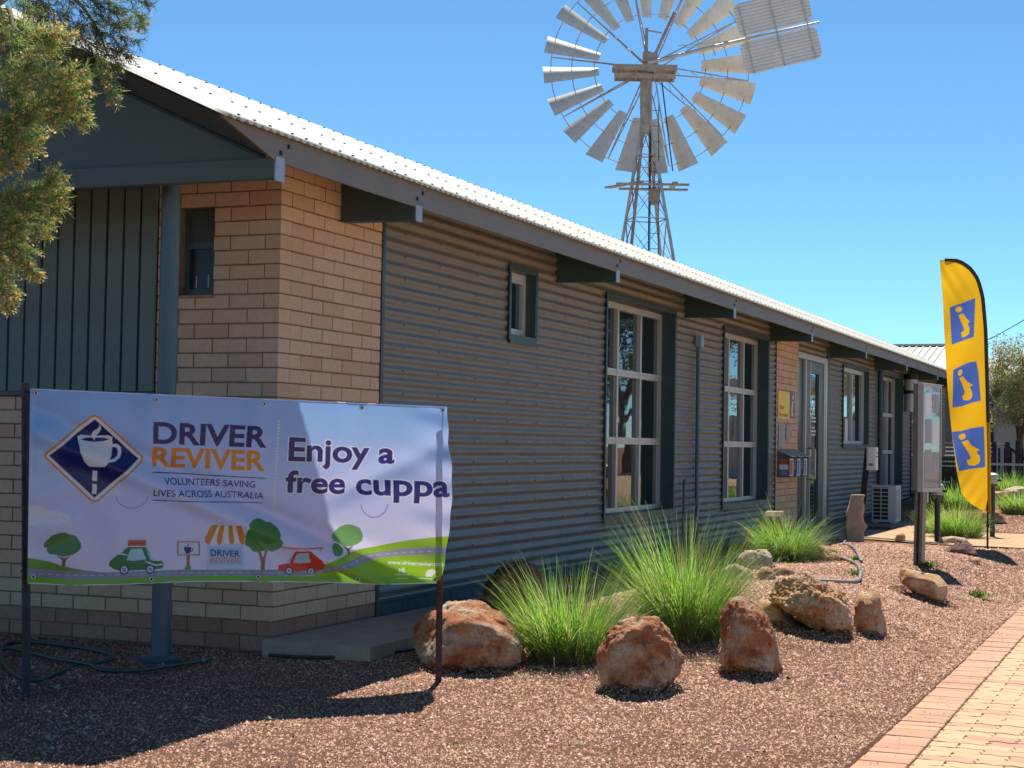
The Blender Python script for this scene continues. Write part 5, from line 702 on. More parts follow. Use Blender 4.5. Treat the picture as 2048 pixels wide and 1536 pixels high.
rs = np.random.default_rng(9)
for y in np.arange(1.62, YEND, .62):
    y = y + rs.uniform(-.05, .05)
    for kz in range(3, 36, 2):
        z = kz*PIT
        if any(o_[0]-.04 < y < o_[1]+.04 and o_[2]-.03 < z < o_[3]+.03 for o_ in OPEN): continue
        x = XC + AMP; s = .0062
        scw.add([(x-.002, y-s, z-s), (x-.002, y+s, z-s), (x-.002, y+s, z+s), (x-.002, y-s, z+s), (x+.006, y-s*.6, z-s*.6), (x+.006, y+s*.6, z-s*.6), (x+.006, y+s*.6, z+s*.6), (x+.006, y-s*.6, z+s*.6)], [(0,1,5,4), (1,2,6,5), (2,3,7,6), (3,0,4,7), (4,5,6,7)])
scw.build('screws', MT['greentrim'], clad, kind='stuff')
MB().box(-.12, .004, 1.3035, 1.3175, -.02, 2.84).box(.0035, .0065, 1.3045, 1.345, -.02, 2.84).build('corner_trim', MT['greentrim'], BLD)
MB().box(-.12, .003, 12.562, 12.574, .0, 2.64).build('corner_trim', MT['greentrim'], BLD)
MB().box(-.12, .008, 15.832, 15.99, .0, 2.62).build('door_flashing', MT['greentrim'], BLD)
# painted block plinth under the cladding
plm = MB().box(-.08, 0, -.192, .192, -.041, .041).mesh('plinth_block', MT['plinth'])
MB().box(-.2, -.016, 1.318, 12.56, -.05, .084).build('plinth', MT['dark'], BLD)
for k in range(28):
    y = 1.52 + .39*k
    if y < 12.4: link_mesh('plinth_block', plm, BLD, (-.006 + rb.uniform(-.001, .001), y, .041))
MB().box(-.03, .008, 1.319, 12.56, .0845, .100).build('base_flashing', MT['plinth'], BLD)
MB().box(-.2, -.012, 16.0, YEND, -.05, .087).build('plinth', MT['plinth'], BLD)

# windows: recessed box, frame, panes
def window(y0, y1, z0, z1, cols, rows, dep=.155, fm='alu', fw=.045, tw=.066, lab=None):
    w = MB(); t = .022; fl = .020
    w.box(-dep-.03, .010, y0, y0+t, z0, z1); w.box(-dep-.03, .010, y1-t, y1, z0, z1)
    w.box(-dep-.03, .009, y0+t, y1-t, z1-t, z1); w.box(-dep-.03, .012, y0+t, y1-t, z0, z0+t)
    w.box(.0065, .0125, y0-fl, y0, z0-fl, z1+fl); w.box(.0065, .0125, y1, y1+fl, z0-fl, z1+fl)
    w.box(.0068, .0122, y0, y1, z1, z1+fl); w.box(.0068, .0135, y0, y1, z0-.05, z0)
    W = w.build('window', MT['greentrim'], BLD, label=lab)
    a0, a1, b0, b1 = y0+t, y1-t, z0+t, z1-t
    f = MB(); xf0, xf1 = -dep-.025, -dep+.022
    f.box(xf0, xf1, a0, a0+fw, b0, b1); f.box(xf0, xf1, a1-fw, a1, b0, b1)
    f.box(xf0, xf1-.001, a0+fw, a1-fw, b0, b0+fw); f.box(xf0, xf1-.001, a0+fw, a1-fw, b1-fw*1.3, b1)
    mu = [a0 + (a1-a0)*c_ for c_ in cols]; tr = [b0 + (b1-b0)*r_ for r_ in rows]
    for y in mu: f.box(xf0, xf1+.004, y-.026, y+.026, b0+fw, b1-fw*1.3)
    for z in tr: f.box(xf0, xf1+.001, a0+fw, a1-fw, z-tw/2, z+tw/2); f.box(xf1+.001, xf1+.007, a0+fw, a1-fw, z-.004, z+.004)
    f.build('frame', MT[fm], W)
    ys_, zs_ = [a0+fw] + mu + [a1-fw], [b0+fw] + tr + [b1-fw*1.3]
    for i in range(len(ys_)-1):
        for j in range(len(zs_)-1):
            p0 = ys_[i] + (.026 if i else 0); p1 = ys_[i+1] - (.026 if i < len(ys_)-2 else 0)
            q0 = zs_[j] + (tw/2 if j else 0); q1 = zs_[j+1] - (tw/2 if j < len(zs_)-2 else 0)
            tl = rb.uniform(-.0025, .0025)
            m = MB(); x_ = -dep-.012
            m.add([(x_+tl, p0-.004, q0-.004), (x_-tl, p1+.004, q0-.004), (x_-tl, p1+.004, q1+.004), (x_+tl, p0-.004, q1+.004), (x_-.006, p0-.004, q0-.004), (x_-.006, p1+.004, q0-.004), (x_-.006, p1+.004, q1+.004), (x_-.006, p0-.004, q1+.004)], [(0,1,2,3), (7,6,5,4), (0,4,5,1), (1,5,6,2), (2,6,7,3), (3,7,4,0)])
            m.build('pane', MT['glass'], W)
    return W
window(*OPEN[0], (), (), dep=.10, fm='alulight', fw=.06)
window(*OPEN[1], (.333, .667), (.342, .668))
window(*OPEN[2], (.333, .667), (.342, .668))
window(*OPEN[5], (.5,), (), dep=.09, fm='alulight', fw=.05)
window(*OPEN[6], (.333, .667), (.342, .668))
window(*OPEN[7], (.333, .667), (.342, .668))

# front door with side light, frame and pull handle
dr = MB(); dr.box(-.10, .006, 15.70, 15.828, .0, 2.45); dr.box(-.10, .002, 15.62, 15.70, .0, 2.37); dr.box(-.10, .004, 13.875, 15.70, 2.37, 2.45); dr.box(-.10, -.02, 13.875, 13.93, 0, 2.37); dr.box(-.10, -.015, 14.42, 14.50, 0, 2.37); dr.box(-.2, -.10, 13.875, 15.828, 0, 2.45)
DF = dr.build('door_frame', MT['alu'], BLD)
MB().box(-.09, -.05, 13.93, 14.42, .02, 2.36).build('side_light', MT['louvreglass'], DF)
dl = MB(); dl.box(-.075, -.012, 14.505, 14.72, .01, 2.36); dl.box(-.075, -.012, 15.30, 15.615, .01, 2.36); dl.box(-.075, -.013, 14.72, 15.30, .01, .14); dl.box(-.075, -.013, 14.72, 15.30, 2.2, 2.36)
DO = dl.build('door', MT['doorstile'], BLD)
MB().box(-.0115, -.006, 14.690, 14.722, .02, 2.35).build('edge_strip', MT['alulight'], DO)
MB().box(-.05, -.04, 14.715, 15.305, .135, 2.205).build('pane', MT['glass'], DO)
hd = MB(); hd.tube([(-.02, 14.66, 1.14), (.055, 14.66, 1.14), (.075, 14.66, 1.12), (.075, 14.66, .72), (.055, 14.66, .70), (-.02, 14.66, .70)], .013, 8)
hd.build('handle', MT['galv'], DO, smooth=True)
# white lettering lines and a yellow sticker on the door glass
def lines(name, mat, parent, x, rows, h):
    m = MB(); q = np.random.default_rng(31)
    for y0, y1, z in rows:
        y = y0
        while y < y1:
            w = q.uniform(.012, .03); m.box(x, x+.002, y, min(y+w, y1), z, z+h*q.uniform(.7, 1)); y += w + .007
    return m.build(name, mat, parent)
lines('lettering', MT['white'], DO, -.0395, [(14.98, 15.16, 1.66), (14.98, 15.16, 1.61), (14.92, 15.22, 1.56), (14.92, 15.24, 1.51), (14.96, 15.16, 1.42), (14.90, 15.24, 1.37), (14.94, 15.2, 1.32)], .028)
MB().box(-.0395, -.037, 14.74, 14.93, 1.03, 1.155).build('sticker', MT['yellow'], DO)

# eave brackets of the roof trusses
for i, Y0 in enumerate((.723, 4.55, 8.38, 12.24, 16.06, 19.9, 23.7, 27.5)):
    b = MB().prism([(-.16, 2.488), (.499, 2.478), (.512, 2.478), (.512, 2.558), (.499, 2.562), (-.16, 2.875)], Y0, Y0+.075, 'y')
    br_ = b.build('roof_bracket', MT['greentrim'], BLD)
    MB().box(.5125, .520, Y0-.004, Y0+.084, 2.474, 2.572).build('end_plate', MT['endplate'], br_)
# fascia board along the eave, raked off at the gable end
fb = MB().prism([(-1.475, 2.700), (-.935, 2.560), (YEND, 2.560), (YEND, 2.700)], .500, .514, 'x')
fas = fb.build('fascia', MT['fascia'], BLD)
bo = MB()
for Y0 in (-.88, .76, 4.59, 8.42, 12.28, 16.10, 19.94, 23.74):
    bo.box(.514, .522, Y0-.03, Y0-.010, 2.60, 2.622); bo.box(.514, .522, Y0+.05, Y0+.066, 2.645, 2.668)
bo.build('bolts', MT['dark'], fas, kind='stuff')
# wall to roof infill above cladding
MB().box(-.10, -.03, .03, YEND, 2.845, 2.93).build('wall_head', MT['soffit'], BLD)

# gable truss: bottom chord and cladding triangle, with soffit behind
def roofz(x):  # underside line of the roof sheet
    x = np.asarray(x, float)
    return np.where(x > -1.2, 2.688 + .455*(.55-x), np.where(x > -5, 2.688+.455*1.75 + .25*(-1.2-x), 2.688+.455*1.75+.25*3.8 - .26*(-5-x)))
gp = MB().prism([(.44, 2.575), (.48, float(roofz(.48))-.145), (-1.2, float(roofz(-1.2))-.145), (-5, float(roofz(-5))-.145), (-9, float(roofz(-9))-.145), (-9, 2.575)], -.915, -.895, 'y')
gpan = gp.build('gable_panel', MT['green'], BLD)
MB().box(-1.004, -.998, -.918, -.914, 2.585, 3.22).build('panel_joint', MT['dark'], gpan)
MB().box(-9, .508, -.945, -.87, 2.478, 2.580).build('gable_beam', MT['green'], BLD)
MB().box(.5085, .518, -.950, -.862, 2.462, 2.588).box(.46, .5083, -.953, -.946, 2.585, 2.625).build('end_plate', MT['endplate'], BLD)
sf_ = MB()
for xa, xb in ((.497, -1.2), (-1.2, -5), (-5, -9)):
    za, zb = float(roofz(xa))-.022, float(roofz(xb))-.022
    sf_.add([(xa, -1.465, za+.012), (xb, -1.465, zb+.012), (xb, -.9, zb-.125), (xa, -.9, za-.125)], [(0, 1, 2, 3)])
sf_.build('gable_soffit', MT['soffit'], BLD, recalc=False)
MB().box(-9, -.01, -.87, -.002, 2.668, 2.69).build('ceiling_lining', MT['soffit'], BLD)
MB().box(-9, -6, 0, 1.3, -.1, 2.65).build('end_wall', MT['green'], BLD)
# flashing under the gable panel edge
gf = MB(); gf.prism([(.47, float(roofz(.47))-.165), (.47, float(roofz(.47))-.148), (-1.2, float(roofz(-1.2))-.148), (-1.2, float(roofz(-1.2))-.165)], -.930, -.916, 'y'); gf.build('edge_trim', MT['dark'], BLD)

# roof sheets, corrugations running up the slope
ysr = np.arange(-1.5, YEND+.4, PIT/8); st = [.556, .45, -.35, -1.2, -5, -9.1]
zc_ = AMP*1.05*np.cos(2*math.pi*ysr/PIT)
VR = []
for x in st:
    z = float(roofz(x)) + .012
    VR.append(np.stack([np.full_like(ysr, x), ysr, z + zc_], -1))
VR = np.stack(VR, 1); nyr = len(ysr); idr = np.arange(nyr*6).reshape(nyr, 6)
FRr = np.stack([idr[:-1, :-1], idr[1:, :-1], idr[1:, 1:], idr[:-1, 1:]], -1).reshape(-1, 4)
rme = np_mesh('roof', VR.reshape(-1, 3) - ORG[BLD.name], FRr, MT['roof'], True)
ROOF = link_mesh('roof', rme, BLD)
sd = ROOF.modifiers.new('thick', 'SOLIDIFY'); sd.thickness = .0025; sd.offset = 0
rsc = MB(); k0 = math.ceil(-1.45/PIT)
for x in (.46, -.25, -1.12):
    z0 = float(roofz(x)) + .012 + AMP*1.05
    for k in range(k0, int(YEND/PIT), 1):
        if (k % 7) not in (0, 2, 5): continue
        y = k*PIT; s = .0085
        rsc.add([(x-s, y-s, z0-.004+.455*s), (x+s, y-s, z0-.004-.455*s), (x+s, y+s, z0-.004-.455*s), (x-s, y+s, z0-.004+.455*s), (x-s*.6, y-s*.6, z0+.009), (x+s*.6, y-s*.6, z0+.006), (x+s*.6, y+s*.6, z0+.006), (x-s*.6, y+s*.6, z0+.009)], [(0,1,5,4), (1,2,6,5), (2,3,7,6), (3,0,4,7), (4,5,6,7)])
rsc.build('screws', MT['rooflip'], ROOF, kind='stuff')
# round steel post carrying the gable
MB().lathe([(.0525, 0), (.0525, 2.60)], (-.375, -.56, -.07), 24).build('post', MT['bluepost'], BLD, smooth=40)
pp = MB().lathe([(.112, -.02), (.118, .0), (.118, .016), (.10, .026)], (-.375, -.56, -.088), 24).build('post_base', MT['bluepost'], BLD, smooth=40)
# second post further along the gable front (beyond the frame)
MB().lathe([(.0575, 0), (.0575, 2.56)], (-4.6, -.56, -.07), 24).build('post', MT['bluepost'], BLD, smooth=40)
# conduit with junction box, and a short pipe, on the cladding
MB().tube([(.030, 8.78, .0), (.030, 8.78, 2.22)], .022, 10).build('downpipe', MT['bluepost'], BLD, smooth=40)
MB().box(.004, .065, 8.755, 8.865, 2.20, 2.325).build('junction_box', MT['endplate'], BLD)
MB().tube([(.026, 8.30, .0), (.026, 8.30, .77), (.040, 8.30, .79)], .012, 8).build('pipe', MT['greentrim'], BLD, smooth=40)
MB().tube([(.04, 20.2, .0), (.04, 20.2, 2.60)], .045, 12).build('downpipe', MT['greentrim'], BLD, smooth=40)
# vertical end wall beyond the last window
MB().box(-9, -.03, YEND-.02, YEND, -.1, 2.62).build('end_wall', MT['green'], BLD)

# ================================================================== ROCKS
def hull_rock(outline, dep, sub, seed, rough=.05, craggy=0.0, fine=.5, cuts=5):
    """faceted boulder: convex body whose front outline is `outline` (m), thick `dep`; local x right, y away, z up"""
    r = np.random.default_rng(seed)
    bm = bmesh.new()
    O = np.array(outline); c0 = O.mean(0); h = dep/2
    for q, y in ((1.0, 0.0), (.93, -.42), (.93, .42), (.66, -.88), (.66, .88)):
        for p in O:
            e = c0 + (p-c0)*q*(1 if y == 0 else r.uniform(.92, 1.04))
            bm.verts.new((e[0], y*h*r.uniform(.9, 1.08), e[1] + (.03*h if abs(y) > .5 else 0)))
    bm.verts.new((c0[0], -h, c0[1])); bm.verts.new((c0[0], h, c0[1]))
    ret = bmesh.ops.convex_hull(bm, input=bm.verts[:])
    bm.normal_update()
    pl = np.array([[*f.normal, f.normal.dot(f.verts[0].co)] for f in bm.faces if f.calc_area() > 1e-9])
    bm.free()
    C0 = np.array([c0[0], 0, c0[1]])
    bm = bmesh.new(); bmesh.ops.create_icosphere(bm, subdivisions=sub, radius=1.0)
    D = np.array([v.co[:] for v in bm.verts]); F = np.array([[v.index for v in f.verts] for f in bm.faces]); bm.free()
    nn, dd = pl[:, :3], pl[:, 3] - pl[:, :3]@C0
    dd = np.maximum(dd, .01)
    for k in range(cuts):                       # a few broken facets
        n_ = r.normal(size=3); n_[2] = abs(n_[2])*.6; n_[1] -= .3; n_ /= np.linalg.norm(n_)
        sup = 1/np.max((nn@n_)/dd); nn = np.vstack([nn, n_]); dd = np.append(dd, sup*r.uniform(.90, .985))
    q = (D@nn.T)/dd; q = np.maximum(q, 1e-6)
    k_ = 48.0; inv = (np.sum(q**k_, 1))**(1/k_)   # soft minimum: rounded edges
    R = 1/inv*1.02; size = max(np.ptp(O[:, 0]), np.ptp(O[:, 1]))
    P = C0 + D*R[:, None]
    s1 = fbm(P*(3.2/size) + seed, 4, .5); s2 = fbm(P*(11/size) + seed*3, 4, .55); s3 = np.abs(fbm(P*(16/size) + seed*2, 3, .6)) + 0; s4 = fbm(P*38 + seed*5, 3, .6); s5 = fbm(P*(4.6/size)*np.array([1, 1, 1.9]) + seed*9, 3, .5)*2.2; led = (np.floor(s5) + np.clip((s5-np.floor(s5))*4-1.5, 0, 1))*.5
    disp = size*(rough*.7*s1 + rough*.45*s2*fine - craggy*s3) + .0045*s4 + size*.013*led*(1 if rough > .037 else .4)
    P = P + D*disp[:, None]
    return P, F
ROCKINFO = {
 'R1': ('rock_red', 6, .04, .0, 'large rounded red and cream boulder beside the banner post', 'boulder', 3),
 'R2': ('rock_dark', 4, .05, .01, 'dark brown boulder in shade against the corrugated wall', 'boulder', 4),
 'R3': ('rock_pale', 4, .04, .015, 'pale flat topped rock behind the nearest grass tussock', 'rock', 4),
 'R4': ('rock_red', 6, .04, .005, 'angular red boulder between the two big grass tussocks', 'boulder', 7),
 'R5': ('rock_red', 6, .045, .008, 'tall upright red boulder right of the big grass tussocks', 'boulder', 7),
 'R6': ('rock_tan', 4, .04, .0, 'smooth low orange rock tucked behind the tall red boulder', 'rock', 3),
 'R7': ('rock_tan', 6, .05, .045, 'big craggy tan boulder lying across the mulch slope', 'boulder', 5),
 'R8': ('rock_tan', 4, .05, .02, 'squarish pitted tan rock touching the end of the craggy boulder', 'rock', 6),
 'R9': ('rock_pale', 4, .05, .015, 'pale round topped rock left of the far grass tussock', 'rock', 4),
 'R10': ('rock_pale', 4, .06, .01, 'cream wedge shaped rock at the edge of the tallest tussock', 'rock', 4),
 'R11': ('rock_red', 3, .06, .02, 'small reddish brown rock between the cream and the pink stones', 'rock', 4),
 'R12': ('rock_tan', 3, .05, .0, 'small smooth pinkish stone above the craggy boulder', 'rock', 3),
 'R13': ('rock_tan', 4, .05, .0, 'brown rounded rock at the right foot of the far tussock', 'rock', 3),
 'R14': ('rock_tan', 3, .06, .01, 'little brown stone beside the grey irrigation hose', 'rock', 3),
 'R14b': ('rock_tan', 3, .06, .01, 'half buried tan stone just behind the little brown stone', 'rock', 3),
 'R15': ('rock_tan', 4, .04, .01, 'flat slanting orange rock at the foot of the noticeboard', 'rock', 6),
 'R16': ('rock_pale', 4, .04, .0, 'long pale oval rock beside the dark bollard', 'rock', 2),
 'R17': ('rock_purple', 4, .07, .03, 'jagged purple rock in front of the pale oval rock', 'rock', 6),
 'R18': ('rock_tan', 3, .05, .01, 'small square brown stone alone on the paving edge', 'rock', 4),
 'R19': ('rock_red', 4, .05, .01, 'reddish brown boulder behind the feather flag pole', 'boulder', 4),
 'R20': ('rock_pale', 4, .06, .02, 'broad pale boulder among far grass right of the flag', 'boulder', 4),
 'R21': ('rock_tan', 3, .05, .01, 'grey block stone left of the broad pale boulder', 'rock', 4),
 'R22': ('rock_tan', 3, .06, .01, 'broken brick piece at the gable foot nearest the round post', 'rubble', 4),
 'R23': ('rock_dark', 3, .06, .01, 'broken brick piece at the gable foot farther from the post', 'rubble', 4),
 'R24': ('rock_tan', 3, .06, .01, 'small orange stone in the shadow of the feather flag', 'rock', 4),
}
ROCKBED = []
for n_, (k, (base, rot, dep, ol)) in enumerate(ROCKS.items()):
    mat, sub, rough, crag, lab, cat, cuts = ROCKINFO[k]
    P, F = hull_rock(ol, dep, sub, n_*7+3, rough, crag, 1.0, cuts)
    me = np_mesh('boulder' if cat == 'boulder' else cat, P, F, MT[mat], True)
    if crag > 0 or cuts > 4: me.set_sharp_from_angle(angle=math.radians(38))
    o = link_mesh({'boulder': 'boulder', 'rock': 'rock', 'rubble': 'brick_fragment'}[cat], me, None, base); o.rotation_euler = (0, 0, math.radians(rot))
    tag(o, lab, cat, 'boulders and rocks in the mulch garden')
    o.location.z -= .012
    ROCKBED.append((base, math.radians(rot), ol, dep))

# mulch banked up around the feet of the rocks: loose chips, joined
bv, bf, bo_ = [], [], 0
rk = np.random.default_rng(44)
for base, rot, ol, dep in ROCKBED:
    if base[1] > 9 or base[1] < -.4 and base[0] < 0: continue
    O = np.array(ol); hw = np.ptp(O[:, 0])/2; cx = O[:, 0].mean(); n = int(900*hw*4)
    t = rk.uniform(0, 2*math.pi, n); q = rk.uniform(.72, 1.28, n)
    lx = cx + q*hw*.98*np.cos(t); ly = q*dep*.52*np.sin(t)
    X = base[0] + lx*math.cos(rot) - ly*math.sin(rot); Y = base[1] + lx*math.sin(rot) + ly*math.cos(rot)
    Z = hgt(X, Y) + np.clip(1.28-q, 0, .4)*.085*rk.uniform(.3, 1, n); s = rk.uniform(.005, .010, n)
    V = np.zeros((n, 4, 3)); a = rk.uniform(0, 6.28, n)
    for k in range(3):
        tt = a + k*2.094 + rk.uniform(-.4, .4, n); V[:, k, 0] = X + s*np.cos(tt); V[:, k, 1] = Y + s*np.sin(tt); V[:, k, 2] = Z + rk.uniform(-.3, .3, n)*s
    V[:, 3, 0] = X; V[:, 3, 1] = Y; V[:, 3, 2] = Z + s*rk.uniform(.5, 1.1, n)
    b = np.arange(n)[:, None]*4 + bo_
    bf.append(np.concatenate([b+np.array([0, 1, 3]), b+np.array([1, 2, 3]), b+np.array([2, 0, 3]), b+np.array([0, 2, 1])], 1).reshape(-1, 3)); bv.append(V.reshape(-1, 3)); bo_ += n*4
tag(link_mesh('mulch_banks', np_mesh('mulch_banks', np.concatenate(bv), np.concatenate(bf), MT['chip'])), kind='stuff')

# ================================================================== GRASS TUSSOCKS
def blades(n, rad, L, spread, w, seed, droop=.5, dens=1.0, ell=1.0, seg=5):
    r = np.random.default_rng(seed)
    a = r.uniform(0, 2*math.pi, n); q = np.sqrt(r.random(n))*rad
    bx, by = q*np.cos(a), q*np.sin(a)*ell
    oa = a + r.normal(0, .55, n); tilt = np.abs(r.normal(0, 1, n))*spread*.55 + spread*.55*(q/rad); tilt = np.clip(tilt, 0, 1.35)
    Ln = L*np.where(r.random(n) < .74, r.uniform(.42, .74, n), r.uniform(.72, 1.08, n))*(1 - .10*tilt); dr = droop*r.uniform(.5, 1.4, n)
    t = np.linspace(0, 1, seg+1)
    V = np.zeros((n, seg+1, 2, 3)); x = np.zeros(n); z = np.zeros(n); th = tilt*.75; cx, cy = np.cos(oa), np.sin(oa)
    tw = r.uniform(0, math.pi, n)
    for k in range(seg+1):
        if k:
            th2 = th + dr*t[k]**1.6*(.35+tilt); st = Ln/seg; x = x + st*np.sin(th2); z = z + st*np.cos(th2)
        ww = w*(1-.90*t[k]**1.5)*r.uniform(.9, 1.1)
        sx, sy = -np.sin(oa+tw*.3)*ww, np.cos(oa+tw*.3)*ww
        V[:, k, 0] = np.stack([bx + x*cx + sx, by + x*cy + sy, z], -1); V[:, k, 1] = np.stack([bx + x*cx - sx, by + x*cy - sy, z], -1)
    V = V.reshape(-1, 3)
    b = np.arange(n)[:, None]*(seg+1)*2
    F = np.concatenate([b + np.array([2*k, 2*k+1, 2*k+3, 2*k+2]) for k in range(seg)], 1).reshape(-1, 4)
    al = np.tile(np.repeat(t, 2), n)
    return V, F, al
def tussock(lab, loc, rad, L, n, seed, spread=.75, droop=.55, w=.0022, dry=60, ell=1.0):
    T = thing('grass_tussock', lab, 'grass', loc, 'green tussock grasses in the mulch garden')
    V, F, al = blades(n, rad, L, spread, w, seed, droop, ell=ell)
    me = np_mesh('blades', V, F, MT['grass'], True)
    at = me.attributes.new('along', 'FLOAT', 'POINT'); at.data.foreach_set('value', al.astype(np.float32))
    tag(link_mesh('blades', me, T), kind='stuff')
    if dry:
        V, F, al = blades(dry, rad*.9, L*.92, spread*.85, w*.85, seed+90, .12, ell=ell)
        tag(link_mesh('dry_stalks', np_mesh('dry_stalks', V, F, MT['drystalk'], True), T), kind='stuff')
        V, F, al = blades(int(n*.16), rad*1.15, L*.34, 1.0, w, seed+50, .7, ell=ell)
        tag(link_mesh('dry_skirt', np_mesh('dry_skirt', V, F, MT['drystalk'], True), T), kind='stuff')
    return T
tussock('nearest green tussock between the rounded boulder and the angular red boulder', (1.66, .40, -.085), .185, .67, 2000, 11, .72, .55, .0026, 150)
tussock('tallest green tussock between the two red boulders', (2.08, 1.28, -.04), .18, .89, 2500, 12, .66, .62, .0027, 150)
tussock('far green tussock in front of the brick pier', (1.46, 6.75, .11), .20, .62, 1900, 13, 1.0, .8, .0028)
tussock('short green tussock behind the dark bollard and flag', (2.10, 14.0, -.02), .26, .62, 1700, 14, .75, .6, .0035, 30)
tussock('wispy green tussock beside the noticeboard near the wall', (1.72, 14.9, -.02), .16, .60, 550, 15, .9, .6, .003, 20)
tussock('wide green tussock right of the flag pole', (2.35, 20.8, .12), .36, .50, 1500, 16, .8, .6, .005, 20)
tussock('green tussock in front of the dark stair rails', (1.65, 25.5, .33), .50, .55, 1500, 17, .8, .6, .006, 20)
tussock('green tussock below the brown leaning sign', (1.15, 21.5, .15), .40, .60, 1300, 18, .8, .6, .005, 20)

# little weeds
def weed(lab, loc, s, n, seed, mat='succ'):
    r = np.random.default_rng(seed); V = []; F = []
    for k in range(n):
        a = r.uniform(0, 6.28); e = r.uniform(.1, 1.3); L = s*r.uniform(.5, 1); d = np.array([math.cos(a)*math.cos(e), math.sin(a)*math.cos(e), math.sin(e)])
        o = np.array([r.normal(0, s*.45), r.normal(0, s*.45), 0]); sd = np.array([-math.sin(a), math.cos(a), 0])*L*.16; b = len(V)
        V += [o, o + d*L*.5 + sd, o + d*L, o + d*L*.5 - sd]; F.append((b, b+1, b+2, b+3))
    o = link_mesh('weed', np_mesh('weed', np.array(V), np.array(F), MT[mat]), None, loc)
    tag(o, lab, 'weed', 'small weeds in the mulch')
weed('small bright weed alone on the mulch near the path edge', (3.282, 5.854, -.075), .09, 60, 1)
weed('low green succulent at the foot of the noticeboard post', (2.70, 7.0, .075), .08, 130, 2)
weed('tiny weed inside the bend of the grey hose', (2.052, 6.944, .119), .06, 50, 3)
weed('tiny weed under the lower grey hose loop', (2.348, 5.282, .113), .06, 50, 4)

# dead leaves on the shaded mulch
def leaf(lab, loc, L, rot, seed):
    r = np.random.default_rng(seed); m = MB(); n = 9; V = []
    for k in range(n):
        t = k/(n-1); w = L*.30*math.sin(math.pi*t**.8)*(1+.25*math.sin(t*19+seed)); zz = .012*math.sin(t*3.1) + .006*math.sin(t*9+seed)
        V += [((t-.5)*L, -w, zz + .010), ((t-.5)*L, 0, zz), ((t-.5)*L, w, zz + .008)]
    F = [(3*k+j, 3*k+j+1, 3*k+3+j+1, 3*k+3+j) for k in range(n-1) for j in (0, 1)]
    m.add(V, F); m.tube([(L*.5, 0, .008), (L*.75, .01, .016)], .0012, 5)
    o = m.top('dead_leaf', MT['deadleaf'], lab, 'leaf', 'dead leaves on the mulch'); o.location = loc; o.rotation_euler = (.05, -.08, rot)
leaf('grey green dead leaf, middle one of three on the shaded mulch', (.589, -2.644, -.09), .075, .5, 1)
leaf('pale dead leaf, topmost of three on the shaded mulch', (.493, -2.38, -.09), .075, .1, 2)
leaf('dead leaf nearest the bottom of the shaded mulch', (.618, -2.826, -.09), .07, -.2, 3)
leaf('dead leaf beside the left banner post and green hose', (-.187, -1.717, -.09), .085, -.4, 4)
leaf('yellowed dead leaf on the edge of the banner shadow', (1.18, -2.025, -.09), .05, .3, 5)
leaf('pale flake lying on sunlit paving edge behind the flag', (2.32, 15.9, .02), .16, .2, 6)

# ================================================================== BANNER
BT = dict(TL=np.array([-.119, -2.049, 1.350]), TR=np.array([1.375, -.660, 1.312]), BR=np.array([1.352, -.637, .405]), BL=np.array([-.128, -2.020, .452]))
bnrm = np.cross(BT['TR']-BT['TL'], BT['BL']-BT['TL']); bnrm /= np.linalg.norm(bnrm)
if bnrm[1] > 0: bnrm = -bnrm                     # towards the viewer
def banner_pt(u, v, off=0.0):
    """u 0..1 left to right, v 0..1 top to bottom"""
    u = np.asarray(u, float); v = np.asarray(v, float); U, V = u[..., None], v[..., None]
    P = BT['TL']*(1-U)*(1-V) + BT['TR']*U*(1-V) + BT['BR']*U*V + BT['BL']*(1-U)*V
    ex = BT['TR']-BT['TL']; ex = ex/np.linalg.norm(ex); ez = np.array([0, 0, 1.0])
    d1 = v - (.10 + .92*u)                        # long diagonal fold from the upper left corner
    d2 = v - (.62 - .42*(u-.62)/.38)
    w = -.050*np.exp(-(d1/.055)**2)*(.35+.65*np.clip(u*1.6, 0, 1)) + .034*np.exp(-((d1-.12)/.055)**2)
    w = w + .016*np.sin(u*9.0+.6)*np.sin(np.pi*v)*.6 - .05*np.sin(np.pi*u)*np.sin(np.pi*v)*.5
    w = w - .026*np.exp(-(d2/.07)**2)*sstep(.62, .8, u)
    w = w + .009*np.sin(u*41 + 2*np.sin(v*5))*np.exp(-((u-.13)/.10)**2)*sstep(.35, .75, v)
    w = w + .010*np.exp(-((u-.975)/.02)**2)*np.sin(v*5+.5)
    for ue in (.283, .539, .779):
        w = w + .012*np.exp(-((u-ue)/.035)**2)*(np.exp(-(v/.16)**2) + np.exp(-((1-v)/.14)**2)) - .008*np.sin((u-ue)*60)*np.exp(-((u-ue)/.05)**2)*np.exp(-(v/.3)**2)
    w = w + .006*np.sin((u*1.3+v*2.1)*17)*np.exp(-((u-.06)/.07)**2) + .007*np.sin((v*2.6-u*1.2)*13)*sstep(.86, .98, u)
    w = w*sstep(0, .02, u)
    bow = .040*np.sin(np.pi*np.clip(v, 0, 1))**1.3*sstep(.80, 1.0, u)
    sag = -.022*np.sin(np.pi*u)**1.0*sstep(.75, 1, v)*0 - .018*np.exp(-((u-.13)/.16)**2)*sstep(.8, 1, v) + .010*np.exp(-((u-.55)/.4)**2)*sstep(.9, 1, v)
    return P + bnrm*(w+off)[..., None] + ex*bow[..., None] + ez*sag[..., None]
NU, NV = 860, 384                                # vertices of the cloth; print drawn at twice that and averaged
W_, H_ = 2*NU, 2*NV
img = np.zeros((H_, W_, 3), np.float32)
def px(pts): return np.array([(x/2.0*W_, y/.9*H_) for x, y in pts])
